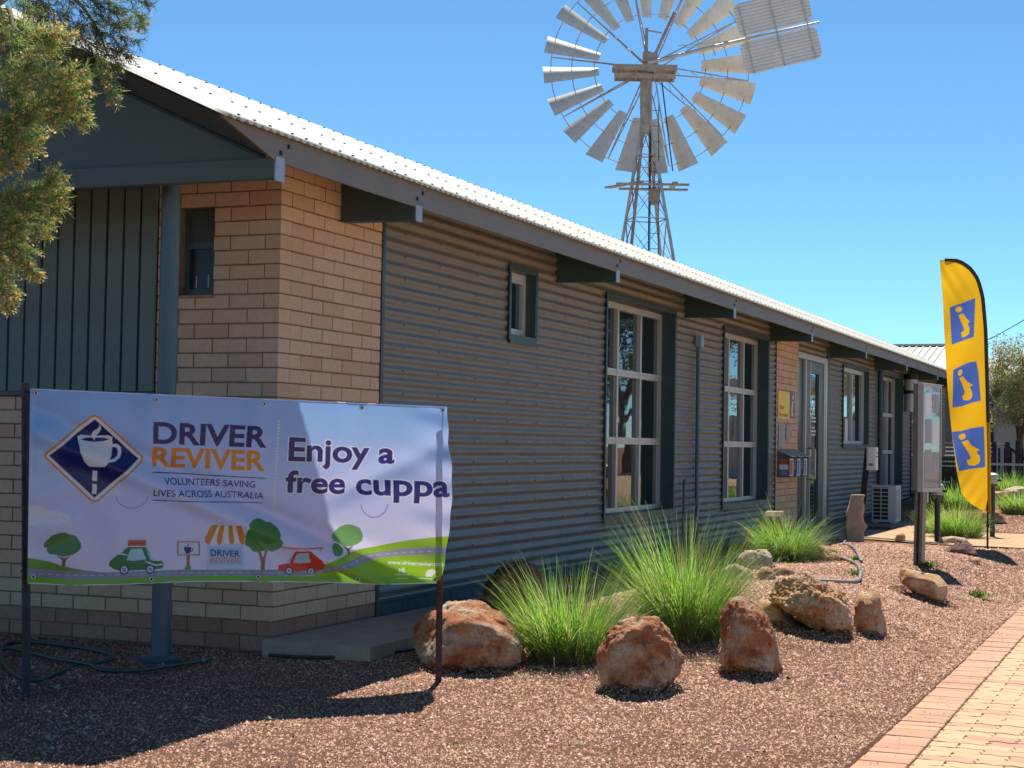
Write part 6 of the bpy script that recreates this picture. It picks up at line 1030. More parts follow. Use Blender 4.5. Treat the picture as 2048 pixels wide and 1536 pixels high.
def fill(im, P, col):
    P = np.asarray(P, float); h, w = im.shape[:2]
    x0, x1 = int(max(0, math.floor(P[:, 0].min()))), int(min(w, math.ceil(P[:, 0].max())+1)); y0, y1 = int(max(0, math.floor(P[:, 1].min()))), int(min(h, math.ceil(P[:, 1].max())+1))
    if x1 <= x0 or y1 <= y0: return
    X, Y = np.meshgrid(np.arange(x0, x1)+.5, np.arange(y0, y1)+.5); ins = np.zeros(X.shape, bool); n = len(P)
    for i in range(n):
        a, b = P[i], P[(i+1) % n]
        if a[1] == b[1]: continue
        c = ((a[1] > Y) != (b[1] > Y)) & (X < (b[0]-a[0])*(Y-a[1])/(b[1]-a[1]) + a[0]); ins ^= c
    sub = im[y0:y1, x0:x1]; sub[ins] = col
def text_tris(s, bold=0.0):
    cv = bpy.data.curves.new('t', 'FONT'); cv.body = s; cv.size = 1; cv.offset = bold; cv.resolution_u = 6
    ob = bpy.data.objects.new('t', cv); COL.objects.link(ob)
    dg = bpy.context.evaluated_depsgraph_get(); me = bpy.data.meshes.new_from_object(ob.evaluated_get(dg))
    me.calc_loop_triangles(); v = np.array([p.co[:2] for p in me.vertices]); t = [tuple(x.vertices) for x in me.loop_triangles]
    bpy.data.objects.remove(ob); bpy.data.curves.remove(cv); bpy.data.meshes.remove(me)
    return v, t
def draw_text(im, s, quad, col, bold=.02, to=px, outline=None):
    """ink box of the string laid into quad TL TR BR BL"""
    v0, _ = text_tris(s, bold); mn, mx = v0.min(0), v0.max(0)
    q = [np.array(p) for p in to(quad)]
    for b, c in (((bold + outline[0], outline[1]),) if outline else ()) + ((bold, col),):
        v, t = text_tris(s, b)
        uu = (v[:, 0]-mn[0])/(mx[0]-mn[0]); vv = 1-(v[:, 1]-mn[1])/(mx[1]-mn[1])
        P = np.outer((1-uu)*(1-vv), q[0]) + np.outer(uu*(1-vv), q[1]) + np.outer(uu*vv, q[2]) + np.outer((1-uu)*vv, q[3])
        for tri in t: fill(im, P[list(tri)], c)
NAVY, ORANGE, WHITE = lin(44, 40, 105), lin(232, 148, 48), (.80, .80, .84)
yy = np.linspace(0, 1, H_)[:, None]; xx = np.linspace(0, 1, W_)[None, :]
def grad(stops):
    o = np.zeros((H_, W_, 3), np.float32); tt = np.clip(yy + .10*xx*(1-yy), 0, 1)
    for k in range(3): o[..., k] = np.interp(tt, [s_[0] for s_ in stops], [s_[1][k] for s_ in stops])
    return o
img[:] = grad([(0, lin(138, 188, 250)), (.22, lin(164, 200, 252)), (.5, lin(206, 216, 254)), (.8, lin(232, 224, 252)), (1, lin(242, 230, 248))])
C_ = lambda *a: lin(*a)
def D1(k, col, to=px): fill(img, to(BAN[k]), col)
def DL(k, cols):
    for i, p in enumerate(BAN[k]): fill(img, px(p), cols[i % len(cols)] if isinstance(cols, list) else cols)
D1('cloud', C_(240, 236, 246)); D1('hill_l', C_(120, 160, 60)); D1('hill_r', C_(150, 192, 48)); D1('strip', C_(130, 182, 60)); D1('road', C_(150, 152, 172)); DL('dash', C_(205, 205, 212))
D1('trunk1', C_(140, 96, 70)); D1('tree1', C_(92, 136, 76)); D1('trunk2', C_(158, 116, 80)); D1('tree2', C_(84, 140, 72)); D1('tree2b', C_(112, 164, 100))
D1('trunk3', C_(140, 100, 75)); D1('tree3', C_(120, 168, 104)); D1('tree3b', C_(92, 150, 92))
D1('booth', C_(214, 214, 240)); D1('awnw', C_(240, 238, 240)); DL('awn', C_(226, 146, 56)); D1('boothlab', C_(170, 204, 240))
D1('lug', C_(205, 110, 64)); D1('lug2', C_(170, 70, 50)); D1('gcar', C_(56, 124, 66)); D1('gwin', C_(180, 222, 232)); D1('gwin2', C_(180, 222, 232)); D1('gstripe', C_(236, 240, 236)); D1('gstripe2', C_(236, 240, 236)); D1('glight', C_(200, 60, 40))
wc = [C_(40, 46, 70), C_(225, 228, 235), C_(130, 150, 170)]
DL('gwh', wc); D1('rack', C_(200, 60, 40)); D1('rack2', C_(200, 60, 40)); D1('rcar', C_(220, 74, 46)); D1('rwin', C_(190, 216, 222)); D1('rwin2', C_(190, 216, 222)); D1('board', C_(226, 96, 48)); D1('fin', C_(232, 180, 60)); DL('rwh', wc)
D1('sign_post', C_(176, 120, 84)); D1('sign_b', C_(190, 104, 70)); D1('sign_w', C_(226, 226, 244)); D1('sign_cup', NAVY); D1('sign_hand', NAVY); D1('sign_steam', NAVY); D1('tuft', C_(90, 165, 70))
D1('dia_o', ORANGE); D1('dia_w', WHITE); D1('dia_n', C_(30, 36, 104)); D1('mugh', WHITE); D1('mug', WHITE); D1('mugtop', C_(30, 36, 104)); D1('steam', WHITE); DL('roadm', WHITE)
D1('line1', NAVY); D1('line2', NAVY); DL('vdash', (.82, .82, .86)); D1('slit1', C_(120, 124, 190)); D1('slit2', C_(130, 132, 196))
D1('arms1', C_(222, 232, 214)); DL('arms1b', C_(222, 232, 214)); D1('arms2', C_(222, 232, 214)); DL('arms2b', C_(222, 232, 214))
draw_text(img, 'DRIVER', BTX['DRIVER'], NAVY, .030); draw_text(img, 'REVIVER', BTX['REVIVER'], ORANGE, .030)
draw_text(img, 'VOLUNTEERS SAVING', BTX['VOLUNTEERS SAVING'], NAVY, .012); draw_text(img, 'LIVES ACROSS AUSTRALIA', BTX['LIVES ACROSS AUSTRALIA'], NAVY, .012)
draw_text(img, 'Enjoy a', BTX['Enjoy a'], C_(52, 44, 120), .028, outline=(.030, (.86, .86, .90))); draw_text(img, 'free cuppa', BTX['free cuppa'], C_(52, 44, 120), .028, outline=(.030, (.86, .86, .90)))
draw_text(img, 'www.driverreviver.com.au', BTX['www.driverreviver.com.au'], (.85, .88, .84), .018)
draw_text(img, 'DRIVER', BTX['d2'], NAVY, .02); draw_text(img, 'REVIVER', BTX['r2'], ORANGE, .02)
img[:, :3] *= .8
smp = img.reshape(NV, 2, NU, 2, 3).mean((1, 3))
uu, vv = np.meshgrid(np.linspace(0, 1, NU), np.linspace(0, 1, NV))
BP = banner_pt(uu, vv)
BANN = thing('banner', 'wide printed vinyl roadside banner for free coffee strung between two steel posts', 'banner', (.62, -1.32, -.1))
idb = np.arange(NU*NV).reshape(NV, NU)
bme_ = np_mesh('sheet', BP.reshape(-1, 3)-ORG[BANN.name], np.stack([idb[:-1, :-1], idb[1:, :-1], idb[1:, 1:], idb[:-1, 1:]], -1).reshape(-1, 4), MT['vinyl'], True)
ca = bme_.attributes.new('print', 'FLOAT_COLOR', 'POINT'); ca.data.foreach_set('color', np.concatenate([smp.reshape(-1, 3), np.ones((NU*NV, 1), np.float32)], 1).astype(np.float32).ravel())
sheet = link_mesh('sheet', bme_, BANN)
# folded hems along the top, bottom and right
hm = MB()
hmat = paint('hem_white', (.62, .68, .80), .4, .03)
for (ua, va), (ub, vb) in (((.004, .003), (.996, .003)), ((.004, .997), (.996, .997))):
    hm = MB(); hm.tube([banner_pt(np.array(ua+(ub-ua)*t), np.array(va+(vb-va)*t), -.002) for t in np.linspace(0, 1, 40)], .003, 6); hm.build('hem', hmat, BANN, smooth=True)
ew = paint('eyelet_brass', (.55, .52, .46), .3, .05, metal=.6)
for x, y in EYE:
    u, v = min(x/2.0, .988), min(max(y/.9, .02), .975)
    c = banner_pt(np.array(u), np.array(v), .003); e1 = banner_pt(np.array(u+.004), np.array(v)) - banner_pt(np.array(u-.004), np.array(v)); e1 /= np.linalg.norm(e1); e2 = np.cross(bnrm, e1)
    ring = [c + .0085*(e1*math.cos(t) + e2*math.sin(t)) for t in np.linspace(0, 2*math.pi, 17)]
    m = MB().tube(ring, .0036, 6, caps=False); ey_ = m.build('eyelet', ew, BANN, smooth=True)
    MB().add([c - bnrm*.0015 + .007*(e1*math.cos(t) + e2*math.sin(t)) for t in np.linspace(0, 2*math.pi, 12, endpoint=False)], [tuple(range(12))]).build('hole', MT['dark'], ey_)
# posts: dark star picket on the left, rusty tube on the right
lp = MB(); a0, a1 = np.array([-.245, -1.86, -.14]), np.array([-.150, -2.045, 1.375])
for k in range(3):
    t = k*2.094 + .4; dv = np.array([math.cos(t), math.sin(t), 0])*.011; lp.bar(a0+dv, a1+dv, .022, .006, up=(math.cos(t+1.57), math.sin(t+1.57), .02))
lp.build('post', MT['picket'], BANN, label='dark steel star picket')
lp = MB().tube([(1.322, -.590, -.14), (1.320, -.604, 1.318)], .0165, 12); lp.build('post', MT['rust'], BANN, smooth=40, label='rusty steel tube')
ti = MB()
for (p, q) in ((banner_pt(np.array(.012), np.array(.02), .003), (-.163, -2.045, 1.335)), (banner_pt(np.array(.012), np.array(.965), .003), (-.19, -1.99, .50)), (banner_pt(np.array(.988), np.array(.03), .003), (1.33, -.60, 1.25)), (banner_pt(np.array(.988), np.array(.97), .003), (1.335, -.59, .45))):
    ti.tube([p, (np.array(p)+np.array(q))/2 + bnrm*.004, q], .0035, 6)
ti.build('tie', MT['black'], BANN)

# ================================================================== FEATHER FLAG
cF, sF = math.cos(FLAG_ROT), math.sin(FLAG_ROT)
FLG = thing('feather_flag', 'tall yellow feather flag with three blue information squares on a thin pole', 'flag', FLAG_BASE)
fl, fr_ = np.array(FL_L), np.array(FL_R)
def flag_edge(E, t):
    d = np.concatenate([[0], np.cumsum(np.linalg.norm(np.diff(E, axis=0), axis=1))]); d /= d[-1]
    # smooth through the points
    return np.stack([np.interp(t, d, E[:, 0]), np.interp(t, d, E[:, 1])], -1)
def smooth_curve(E, n=200):
    t = np.linspace(0, 1, n); P = flag_edge(E, t)
    for _ in range(14): P[1:-1] = (P[:-2] + P[1:-1]*2 + P[2:])/4
    return P
fl, fr_ = smooth_curve(fl), smooth_curve(fr_)
NS, NT = 90, 460
fh0, fh1 = .42, 3.30; fu0, fu1 = -.60, .06
fim = np.zeros((2*700, 2*160, 3), np.float32); fim[:] = lin(246, 190, 22)
fpx = lambda pts: np.array([((x-fu0)/(fu1-fu0)*320, (fh1-z)/(fh1-fh0)*1400) for x, z in pts])
for i, sq in enumerate(FL_SQ): fill(fim, fpx(sq), lin(76, 108, 184))
for p in FL_I: fill(fim, fpx(p), lin(246, 190, 22))
s_ = np.linspace(0, 1, NS)[None, :, None]; t_ = np.linspace(0, 1, NT)
FPl = flag_edge(fl, t_)[:, None]*(1-s_) + flag_edge(fr_, t_)[:, None]*s_
X_, Z_ = FPl[..., 0], FPl[..., 1]; sw = np.broadcast_to(s_[..., 0], X_.shape)
wav = (.030*np.sin(Z_*3.6 + X_*5) + .022*np.sin(Z_*6.3 - X_*9+1) + .007*np.sin((X_*1.0+Z_*.55)*42)*sstep(2.7, 3.2, Z_) + .006*np.sin((X_*1.2-Z_*.8)*34)*sstep(1.2, .5, Z_))*(1-sw**2)
fc = np.clip(((X_-fu0)/(fu1-fu0)*320).astype(int), 1, 318); fr0 = np.clip(((fh1-Z_)/(fh1-fh0)*1400).astype(int), 1, 1398)
k3 = fim
for _ in range(2): k3 = np.pad(k3, ((1, 1), (1, 1), (0, 0)), mode='edge'); k3 = (k3[:-2, 1:-1] + k3[2:, 1:-1] + k3[1:-1, :-2] + k3[1:-1, 2:] + 2*k3[1:-1, 1:-1])/6
k3 = k3[1:-1, 1:-1]; fcol = k3[fr0-1, fc-1]
FV = np.stack([X_*cF - wav*sF*-1, X_*sF + wav*cF*-1, Z_], -1)
FV = np.stack([X_*cF + wav*sF, X_*sF - wav*cF, Z_], -1)
idf = np.arange(NS*NT).reshape(NT, NS)
fme = np_mesh('cloth', FV.reshape(-1, 3), np.stack([idf[:-1, :-1], idf[1:, :-1], idf[1:, 1:], idf[:-1, 1:]], -1).reshape(-1, 4), MT['flagcloth'], True)
ca = fme.attributes.new('print', 'FLOAT_COLOR', 'POINT'); ca.data.foreach_set('color', np.concatenate([fcol.reshape(-1, 3), np.ones((NS*NT, 1), np.float32)], 1).astype(np.float32).ravel())
link_mesh('cloth', fme, FLG)
FB = np.array(FLAG_BASE)
def fw(x, z, y=0.0): return FB + np.array([x*cF - y*sF, x*sF + y*cF, z])
pe = [fw(p[0]+.008, p[1], 0) for p in fr_[::-1][::4]]
sl_ = MB().tube([fw(.0, -.08), fw(.0, .55)] , .012, 10).tube([fw(.0, .25), fw(.0, .29)], .020, 10).tube([fw(.0, .44), fw(.0, .50)], .018, 10)
sl_.build('ground_spike', MT['rust'], FLG, smooth=40)
kz_ = len(pe)//3
MB().tube(pe[kz_:], .022, 8).build('pole_sleeve', paint('black_sleeve', (.03, .022, .026), .6, .1), FLG, smooth=True)
MB().tube(pe[:kz_+1], .021, 8).build('pole_sleeve', paint('yellow_sleeve', lin(200, 146, 16), .7, .08), FLG, smooth=True)
MB().tube([fw(.005, .42), *pe], .012, 8).build('pole', MT['black'], FLG, smooth=True)

# ================================================================== NOTICEBOARD
NB = thing('noticeboard', 'slim glass fronted notice cabinet on a brown grey steel post', 'noticeboard', (2.61, 7.05, .08))
m = MB(); m.bar((2.585, 7.05, .0), (2.600, 7.05, .80), .026, .085, up=(0, 1, 0)).bar((2.635, 7.05, .0), (2.650, 7.05, .765), .026, .085, up=(0, 1, 0)).bar((2.61, 7.065, .0), (2.625, 7.065, .765), .03, .03)
m.build('post', MT['steel'], NB)
cbn = MB(); zb, zt = .77, 1.735
cbn.box(2.575, 2.62, 6.98, 7.43, zb, zt); cab = cbn.build('cabinet', MT['steel'], NB)
m = MB(); m.box(2.6205, 2.672, 6.975, 6.993, zb-.015, zt); m.box(2.6205, 2.672, 7.417, 7.435, zb-.015, zt); m.box(2.6205, 2.672, 6.993, 7.417, zb-.015, zb+.02); m.box(2.6205, 2.672, 6.993, 7.417, zt-.022, zt)
m.build('frame', MT['lilac'], NB)
g = N('cabinet_glass'); fr = g.n('Fresnel'); fr.inputs[0].default_value = 1.5; gl = g.n('BsdfGlossy'); gl.inputs['Roughness'].default_value = .02; g.set((.20, .22, .24), .3)
ms = g.n('MixShader'); g.l(g.math('ADD', fr.outputs[0], .10), ms.inputs[0]); g.l(g.b.outputs[0], ms.inputs[1]); g.l(gl.outputs[0], ms.inputs[2]); g.l(ms.outputs[0], g.out.inputs[0])
m = MB(); m.box(2.655, 2.665, 6.994, 7.416, zb+.021, zt-.023); m.build('pane', g.mat, NB)
for (ya, yb_, za, zb2, mm) in ((7.03, 7.19, 1.46, 1.66, 'paper'), (7.22, 7.38, 1.48, 1.65, 'acinset'), (7.04, 7.20, 1.20, 1.42, 'acinset'), (7.23, 7.38, 1.18, 1.40, 'paper'), (7.04, 7.20, .92, 1.14, 'acinset'), (7.24, 7.38, .95, 1.12, 'acinset')):
    MB().box(2.6652, 2.6664, ya, yb_, za, zb2).build('notice', MT[mm], NB)
MB().prism([(2.565, 1.7355), (2.685, 1.7355), (2.685, 1.742), (2.565, 1.757)], 6.965, 7.445, 'y').build('cap', MT['lilac'], NB)
NB.rotation_euler = (0, 0, math.radians(-13))
MB().box(2.652, 2.670, 7.09, 7.12, .66, .752).build('bracket', MT['galv'], NB)

# ================================================================== BOLLARD LAMPS
def bollard(lab, loc, H, r_=.034):
    B = thing('bollard_lamp', lab, 'lamp', loc, 'bollard lamps'); x, y, z = loc
    MB().lathe([(r_+.006, -.05), (r_+.006, .01), (r_, .02), (r_, H-.16), (r_*1.9, H-.125), (r_*1.9, H-.115)], loc, 18).build('post', MT['black'], B, smooth=40)
    pr = [(r_*1.75, H-.114)]
    for k in range(5): pr += [(r_*1.75, H-.112+.022*k), (r_*2.05, H-.106+.022*k), (r_*2.05, H-.102+.022*k), (r_*1.7, H-.096+.022*k)]
    MB().lathe(pr, loc, 18).build('louvre_head', MT['galv'], B, smooth=40)
    MB().lathe([(r_*2.1, H-.0), (r_*2.1, H+.012), (r_*1.2, H+.03), (.004, H+.034)], loc, 18).build('cap', MT['galv'], B, smooth=40)
    MB().box(x+r_*1.9, x+r_*1.9+.05, y-.015, y+.015, z+H-.08, z+H-.05).build('clip', MT['black'], B)
bollard('dark bollard lamp with grey head just below the noticeboard', (2.02, 12.64, 0), .70)
bollard('dark bollard lamp with louvred head behind the feather flag', (2.50, 14.36, 0), .82)

# wall lamp: two stacked metal drums with dark louvres, on the building wall
WL = thing('wall_lamp', 'two tier metal drum lamp hanging under the eave near the noticeboard', 'lamp', (.14, 22.9, 1.85))
wl = MB().lathe([(.125, .0), (.125, .06), (.118, .061), (.118, .33), (.125, .331), (.125, .40), (.118, .401), (.118, .66), (.125, .661), (.125, .70)], (.14, 22.9, 1.85), 24)
wl.build('drum', MT['galv'], WL, smooth=40)
MB().lathe([(.130, .335), (.131, .36), (.131, .397)], (.14, 22.9, 1.85), 24).build('louvre', MT['dark'], WL, smooth=40)
MB().lathe([(.130, .60), (.131, .62), (.131, .71)], (.14, 22.9, 1.85), 24).build('louvre', MT['dark'], WL, smooth=40)
MB().box(.0, .05, 22.86, 22.94, 2.25, 2.33).build('bracket', MT['black'], WL)

# ================================================================== AIR CONDITIONER
AC = thing('air_conditioner', 'beige outdoor air conditioner unit on the slab under the last windows', 'air conditioner', (.62, 17.6, .006))
x0, x1, y0, y1, z0, z1 = .40, .765, 17.35, 17.83, .03, .59
m = MB(); m.box(x0, x1, y0, y1, z0, z1-.012); m.box(x0-.006, x1+.006, y0-.006, y1+.006, z1-.0118, z1); m.box(x0+.03, x0+.09, y0+.02, y1-.02, .006, .03); m.box(x1-.09, x1-.03, y0+.02, y1-.02, .006, .03)
m.build('body', MT['acbody'], AC)
MB().box(x0+.012, x0+.262, y0-.004, y0-.001, z0+.03, z1-.03).build('grille_back', MT['dark'], AC)
m = MB()
for k in range(9): m.box(x0+.012, x0+.262, y0-.016, y0-.0042, z0+.026+.0605*k, z0+.038+.0605*k)
for xx_ in (.012, .135, .250): m.box(x0+xx_, x0+xx_+.012, y0-.018, y0-.0043, z0+.026, z1-.028)
m.build('grille', MT['acbody'], AC)
MB().box(x1+.001, x1+.006, y0+.06, y1-.14, z0+.05, z1-.06).build('side_panel', MT['acinset'], AC)
MB().tube([(.42, 17.84, .3), (.42, 17.95, .3), (.30, 18.0, .25), (.02, 18.0, .25)], .018, 8).build('pipe', MT['white'], AC, smooth=40)

# ================================================================== SANITISER STAND
ST = thing('sanitiser_stand', 'black leaning stand with a white dispenser box by the wall', 'stand', (.62, 15.9, .006))
MB().box(.40, .98, 15.55, 16.05, .008, .03).build('foot_plate', MT['black'], ST)
MB().bar((.50, 15.85, .028), (.585, 15.95, 1.16), .09, .035, up=(0, 1, 0)).build('column', MT['black'], ST)
d = MB(); d.box(.60, .735, 15.74, 15.90, .84, 1.17); d.box(.62, .715, 15.728, 15.739, .87, 1.15)
db = d.build('dispenser', MT['white'], ST)
lines('lettering', MT['black'], ST, .7355, [(15.76, 15.88, 1.08), (15.76, 15.88, 1.03)], .02)
m = MB()
for i in range(4):
    for j in range(4):
        if (i*3+j*5) % 3: m.box(.632+.018*i, .646+.018*i, 15.7262, 15.7275, .885+.018*j, .899+.018*j)
m.build('pictogram', MT['black'], ST)
MB().box(.585, .60, 15.80, 15.90, .90, 1.10).build('bracket', MT['black'], ST)

# ================================================================== SANDSTONE PILLARS
def pillar(lab, loc, w, d_, H, slant, seed, rot=0.0):
    r = np.random.default_rng(seed); bm = bmesh.new()
    nz = 11; prof = []
    for k in range(nz):
        t = k/(nz-1); z = H*t - .05*(1-t)
        jl, jr = r.normal(0, .004), r.normal(0, .010)*(1 if .1 < t < .97 else .3)
        xl = -w/2 + jl + (max(0, (t-slant)/(1-slant))*w*.27 if t > slant else 0); xr = w/2 + jr - (.012 if k % 3 == 0 else 0)
        prof.append((xl, xr, z))
    rings = []
    for k, (xl, xr, z) in enumerate(prof):
        t = k/(nz-1); yf = -d_/2 + r.normal(0, .003) + (max(0, (t-slant)/(1-slant))*d_*.30 if t > slant else 0); yb_ = d_/2 + r.normal(0, .004)
        rings.append([bm.verts.new(p) for p in ((xl, yf, z), ((xl+xr)/2, yf - .004, z), (xr - .03, yf, z), (xr, yf + .03, z), (xr, yb_, z), (xl, yb_, z))])
    for a, b in zip(rings[:-1], rings[1:]):
        for i in range(6): bm.faces.new((a[i], a[(i+1) % 6], b[(i+1) % 6], b[i]))
    bm.faces.new(rings[-1]); bm.faces.new(rings[0][::-1]); bmesh.ops.recalc_face_normals(bm, faces=bm.faces[:])
    bmesh.ops.bevel(bm, geom=[e for e in bm.edges if e.calc_face_angle(0) > .5], offset=.006, segments=1, affect='EDGES')
    me = bpy.data.meshes.new('stone_pillar'); bm.to_mesh(me); bm.free(); me.materials.append(MT['sandstone'])
    o = link_mesh('stone_pillar', me, None, loc); o.rotation_euler = (0, 0, rot); return tag(o, lab, 'stone pillar', 'short sandstone pillars')
pillar('short sandstone pillar with sloping chiselled top beside the door slab', (1.12, 12.05, -.02), .215, .20, .60, .62, 3, .25)
pillar('flat topped sandstone pillar half hidden behind the far tussock', (1.02, 8.05, .03), .235, .20, .47, .97, 8, .30)

# ================================================================== THINGS ON THE BRICK PIER
YS = thing('visitor_information_sign', 'yellow and blue Visitor Information sign on the brick pier', 'sign', (.01, 13.13, 1.70))
MB().box(.004, .012, 12.65, 13.30, 1.52, 1.875).build('yellow_panel', MT['yellow'], YS)
MB().box(.004, .0122, 13.302, 13.62, 1.535, 1.878).build('blue_panel', MT['blue'], YS)
def wall_text(name, s, mat, parent, y0, y1, z0, z1, x):
    v, t = text_tris(s, .012); mn, mx = v.min(0), v.max(0); m = MB()
    m.add([(x, y0 + (p[0]-mn[0])/(mx[0]-mn[0])*(y1-y0), z0 + (p[1]-mn[1])/(mx[1]-mn[1])*(z1-z0)) for p in v], t)
    return m.build(name, mat, parent, recalc=False)
wall_text('lettering', 'Visitor', MT['brownsign'], YS, 12.70, 12.98, 1.64, 1.70, .0128)
wall_text('lettering', 'Information', MT['brownsign'], YS, 12.69, 13.22, 1.545, 1.60, .0128)
m = MB()
m.prism([(13.50 + .045*math.cos(t), 1.815 + .036*math.sin(t)) for t in np.linspace(0, 6.283, 14, endpoint=False)], .0123, .0145, 'x')
m.prism([(13.44, 1.76), (13.52, 1.765), (13.47, 1.63), (13.48, 1.59), (13.53, 1.60), (13.52, 1.565), (13.44, 1.555), (13.40, 1.575), (13.40, 1.62)], .0123, .0145, 'x')
m.build('letter_i', MT['yellow'], YS)
t1 = MB(); t1.box(.004, .014, 12.68, 12.97, 1.14, 1.44); t1.box(.014, .0155, 12.74, 12.82, 1.33, 1.42); t1.top('wall_plaque', MT['greyplate'], 'taller grey wall plaque, left one under the yellow sign', 'plaque', 'grey plaques on the brick pier', loc=(.004, 12.83, 1.29))
t2 = MB(); t2.box(.004, .014, 13.12, 13.42, 1.24, 1.45); t2.box(.014, .0155, 13.15, 13.39, 1.40, 1.425); t2.top('wall_plaque', MT['greyplate'], 'shorter grey wall plaque, right one under the yellow sign', 'plaque', 'grey plaques on the brick pier', loc=(.004, 13.27, 1.34))
for k, (yy0, lb, mt_) in enumerate(((12.36, 'brochure holder with red leaflets, left of three on the brick pier', 'redpaper'), (12.78, 'brochure holder in the middle of three on the brick pier', 'bluepaper'), (13.20, 'brochure holder nearest the door on the brick pier', 'bluepaper'))):
    H_ = thing('brochure_holder', lb, 'brochure holder', (.06, yy0+.45, .78), 'brochure holders on the brick pier')
    ya, yb_ = yy0 + .30, yy0 + .60
    MB().prism([(.004, .76), (.155, .76), (.165, 1.02), (.004, 1.10)], ya, ya+.004, 'y').prism([(.004, .76), (.155, .76), (.165, 1.02), (.004, 1.10)], yb_-.004, yb_, 'y').box(.004, .155, ya+.012, yb_-.012, .76, .772).box(.004, .012, ya+.012, yb_-.012, .772, 1.10).build('box', MT['acrylic'], H_)
    MB().prism([(.004, 1.102), (.19, 1.022), (.19, 1.032), (.004, 1.115)], ya-.004, yb_+.004, 'y').build('lid', MT['acinset'], H_)
    MB().box(.02, .150, ya+.02, yb_-.02, .78, 1.0).build('leaflets', MT['paper'], H_)
    MB().box(.03, .145, ya-.0035, ya-.0005, .93, 1.0).build('leaflet', MT['redpaper' if k == 0 else 'paper'], H_)
    MB().box(.03, .145, ya-.0035, ya-.0005, .86, .925).build('leaflet', MT['paper'], H_)
    MB().box(.03, .145, ya-.0035, ya-.0005, .785, .855).build('leaflet', MT['bluepaper'], H_)
    MB().box(.1505, .158, ya+.03, yb_-.09, .79, .98).build('leaflet', MT[mt_], H_)
# white papers stuck on the third big window
for k, (ya, yb_, za, zb2, lb) in enumerate(((17.25, 17.62, 1.28, 1.86, 'large white poster low on the wide window pane'), (17.72, 17.98, 1.27, 1.62, 'white notice beside the poster on the wide window'), (18.35, 18.60, 1.27, 1.60, 'pale blue notice at the right of the wide window'))):
    m = MB().box(-.098, -.0965, ya, yb_, za, zb2); m.top('window_notice', MT['paper' if k < 2 else 'bluepaper'], lb, 'notice', 'notices on the wide window', loc=(-.098, (ya+yb_)/2, za))

# ================================================================== HOSES
hp = [(-1.363,-.683),(-1.492,-.466),(-1.46,-.367),(-1.313,-.35),(-1.122,-.391),(-.929,-.442),(-.755,-.533),(-.606,-.656),(-.562,-.779),(-.586,-.886),(-.581,-1.057),(-.49,-1.333),(-.441,-1.529),(-.547,-1.508),(-.756,-1.344),(-1.066,-1.027),(-1.277,-.778),(-1.233,-.728),(-1.049,-.804),(-.801,-.93),(-.597,-.987),(-.389,-1.076),(-.274,-1.061),(-.19,-.962),(-.161,-.799),(-.123,-.643),(-.114,-.456)]
def smooth_path(P, n=6):
    P = [np.array(p, float) for p in P]; o = []
    for i in range(len(P)-1):
        a, b, c, d = P[max(i-1, 0)], P[i], P[i+1], P[min(i+2, len(P)-1)]
        for k in range(n):
            t = k/n; o.append(.5*((2*b) + (c-a)*t + (2*a-5*b+4*c-d)*t*t + (3*b-a-3*c+d)*t**3))
    o.append(P[-1]); return o
hz = smooth_path(hp); hq = [(p[0], p[1], float(hgt(p[0], p[1])) + .018 + (.016 if 90 < i < 125 and i % 2 >= 0 else 0)) for i, p in enumerate(hz)]
GH = thing('garden_hose', 'dark green garden hose looped on the shaded mulch around the left banner post', 'hose', (-.8, -.9, -.1))
MB().tube(hq, .011, 8).build('hose', MT['hose'], GH, smooth=True)
e_ = np.array(hq[-1]); f_ = e_ - np.array(hq[-4]); f_ /= np.linalg.norm(f_); MB().tube([e_ - f_*.10, e_ - f_*.075], .0135, 8).tube([e_, e_+f_*.03], .009, 8).build('fitting', MT['greyhose'], GH, smooth=40)
kp = [(.90, 12.55), (.97, 12.25), (1.20, 10.9), (1.55, 9.4), (1.85, 8.1), (2.02, 7.3), (2.20, 6.45)]
kq = [(p[0], p[1], float(hgt(p[0], p[1])) + .022) for p in smooth_path(kp)]
MB().tube(kq, .014, 8).top('irrigation_hose', MT['greyhose'], 'grey irrigation hose running from the pillar over the mulch', 'hose', 'grey hoses', True, loc=(1.85, 8.1, .1))
kp = [(1.93, 6.9), (2.08, 6.52), (2.22, 6.1), (2.36, 5.5), (2.45, 5.0), (2.51, 4.62), (2.50, 4.35), (2.40, 4.22), (2.22, 4.15), (2.05, 4.15)]
kq = [(p[0], p[1], float(hgt(p[0], p[1])) + .020) for p in smooth_path(kp)]
MB().tube(kq, .014, 8).top('irrigation_hose', MT['greyhose'], 'short grey hose loop behind the craggy boulder', 'hose', 'grey hoses', True, loc=(2.4, 5.2, .1))
kp = [(.10, -.20), (.35, -.18), (.55, -.02), (.72, .30), (.80, .9)]
kq = [(p[0], p[1], float(hgt(p[0], p[1])) + .016) for p in smooth_path(kp)]
MB().tube(kq, .010, 8).top('irrigation_hose', MT['black'], 'thin black pipe lying along the corner of the concrete slab', 'hose', None, True, loc=(.5, -.1, -.1))
# pale edging line of the slab
ed = MB().tube([(1.03, 12.95, .014), (1.5, 12.62, .014), (2.1, 12.16, .012)], .016, 6); ed.top('garden_edging', MT['greyhose'], 'pale grey garden edging along the paved strip', 'edging', None, True, loc=(1.5, 12.6, 0))
WB = hull_rock([(-.20, 0), (-.15, .09), (0, .12), (.14, .10), (.2, .03), (.18, -.02), (-.18, -.02)], .3, 4, 77, .05, .01)
o = link_mesh('rock', np_mesh('rock', WB[0], WB[1], MT['rock_white'], True), None, (1.58, 15.75, .0)); tag(o, 'white lumpy stone between the noticeboard post and the bollard', 'rock', 'boulders and rocks in the mulch garden')

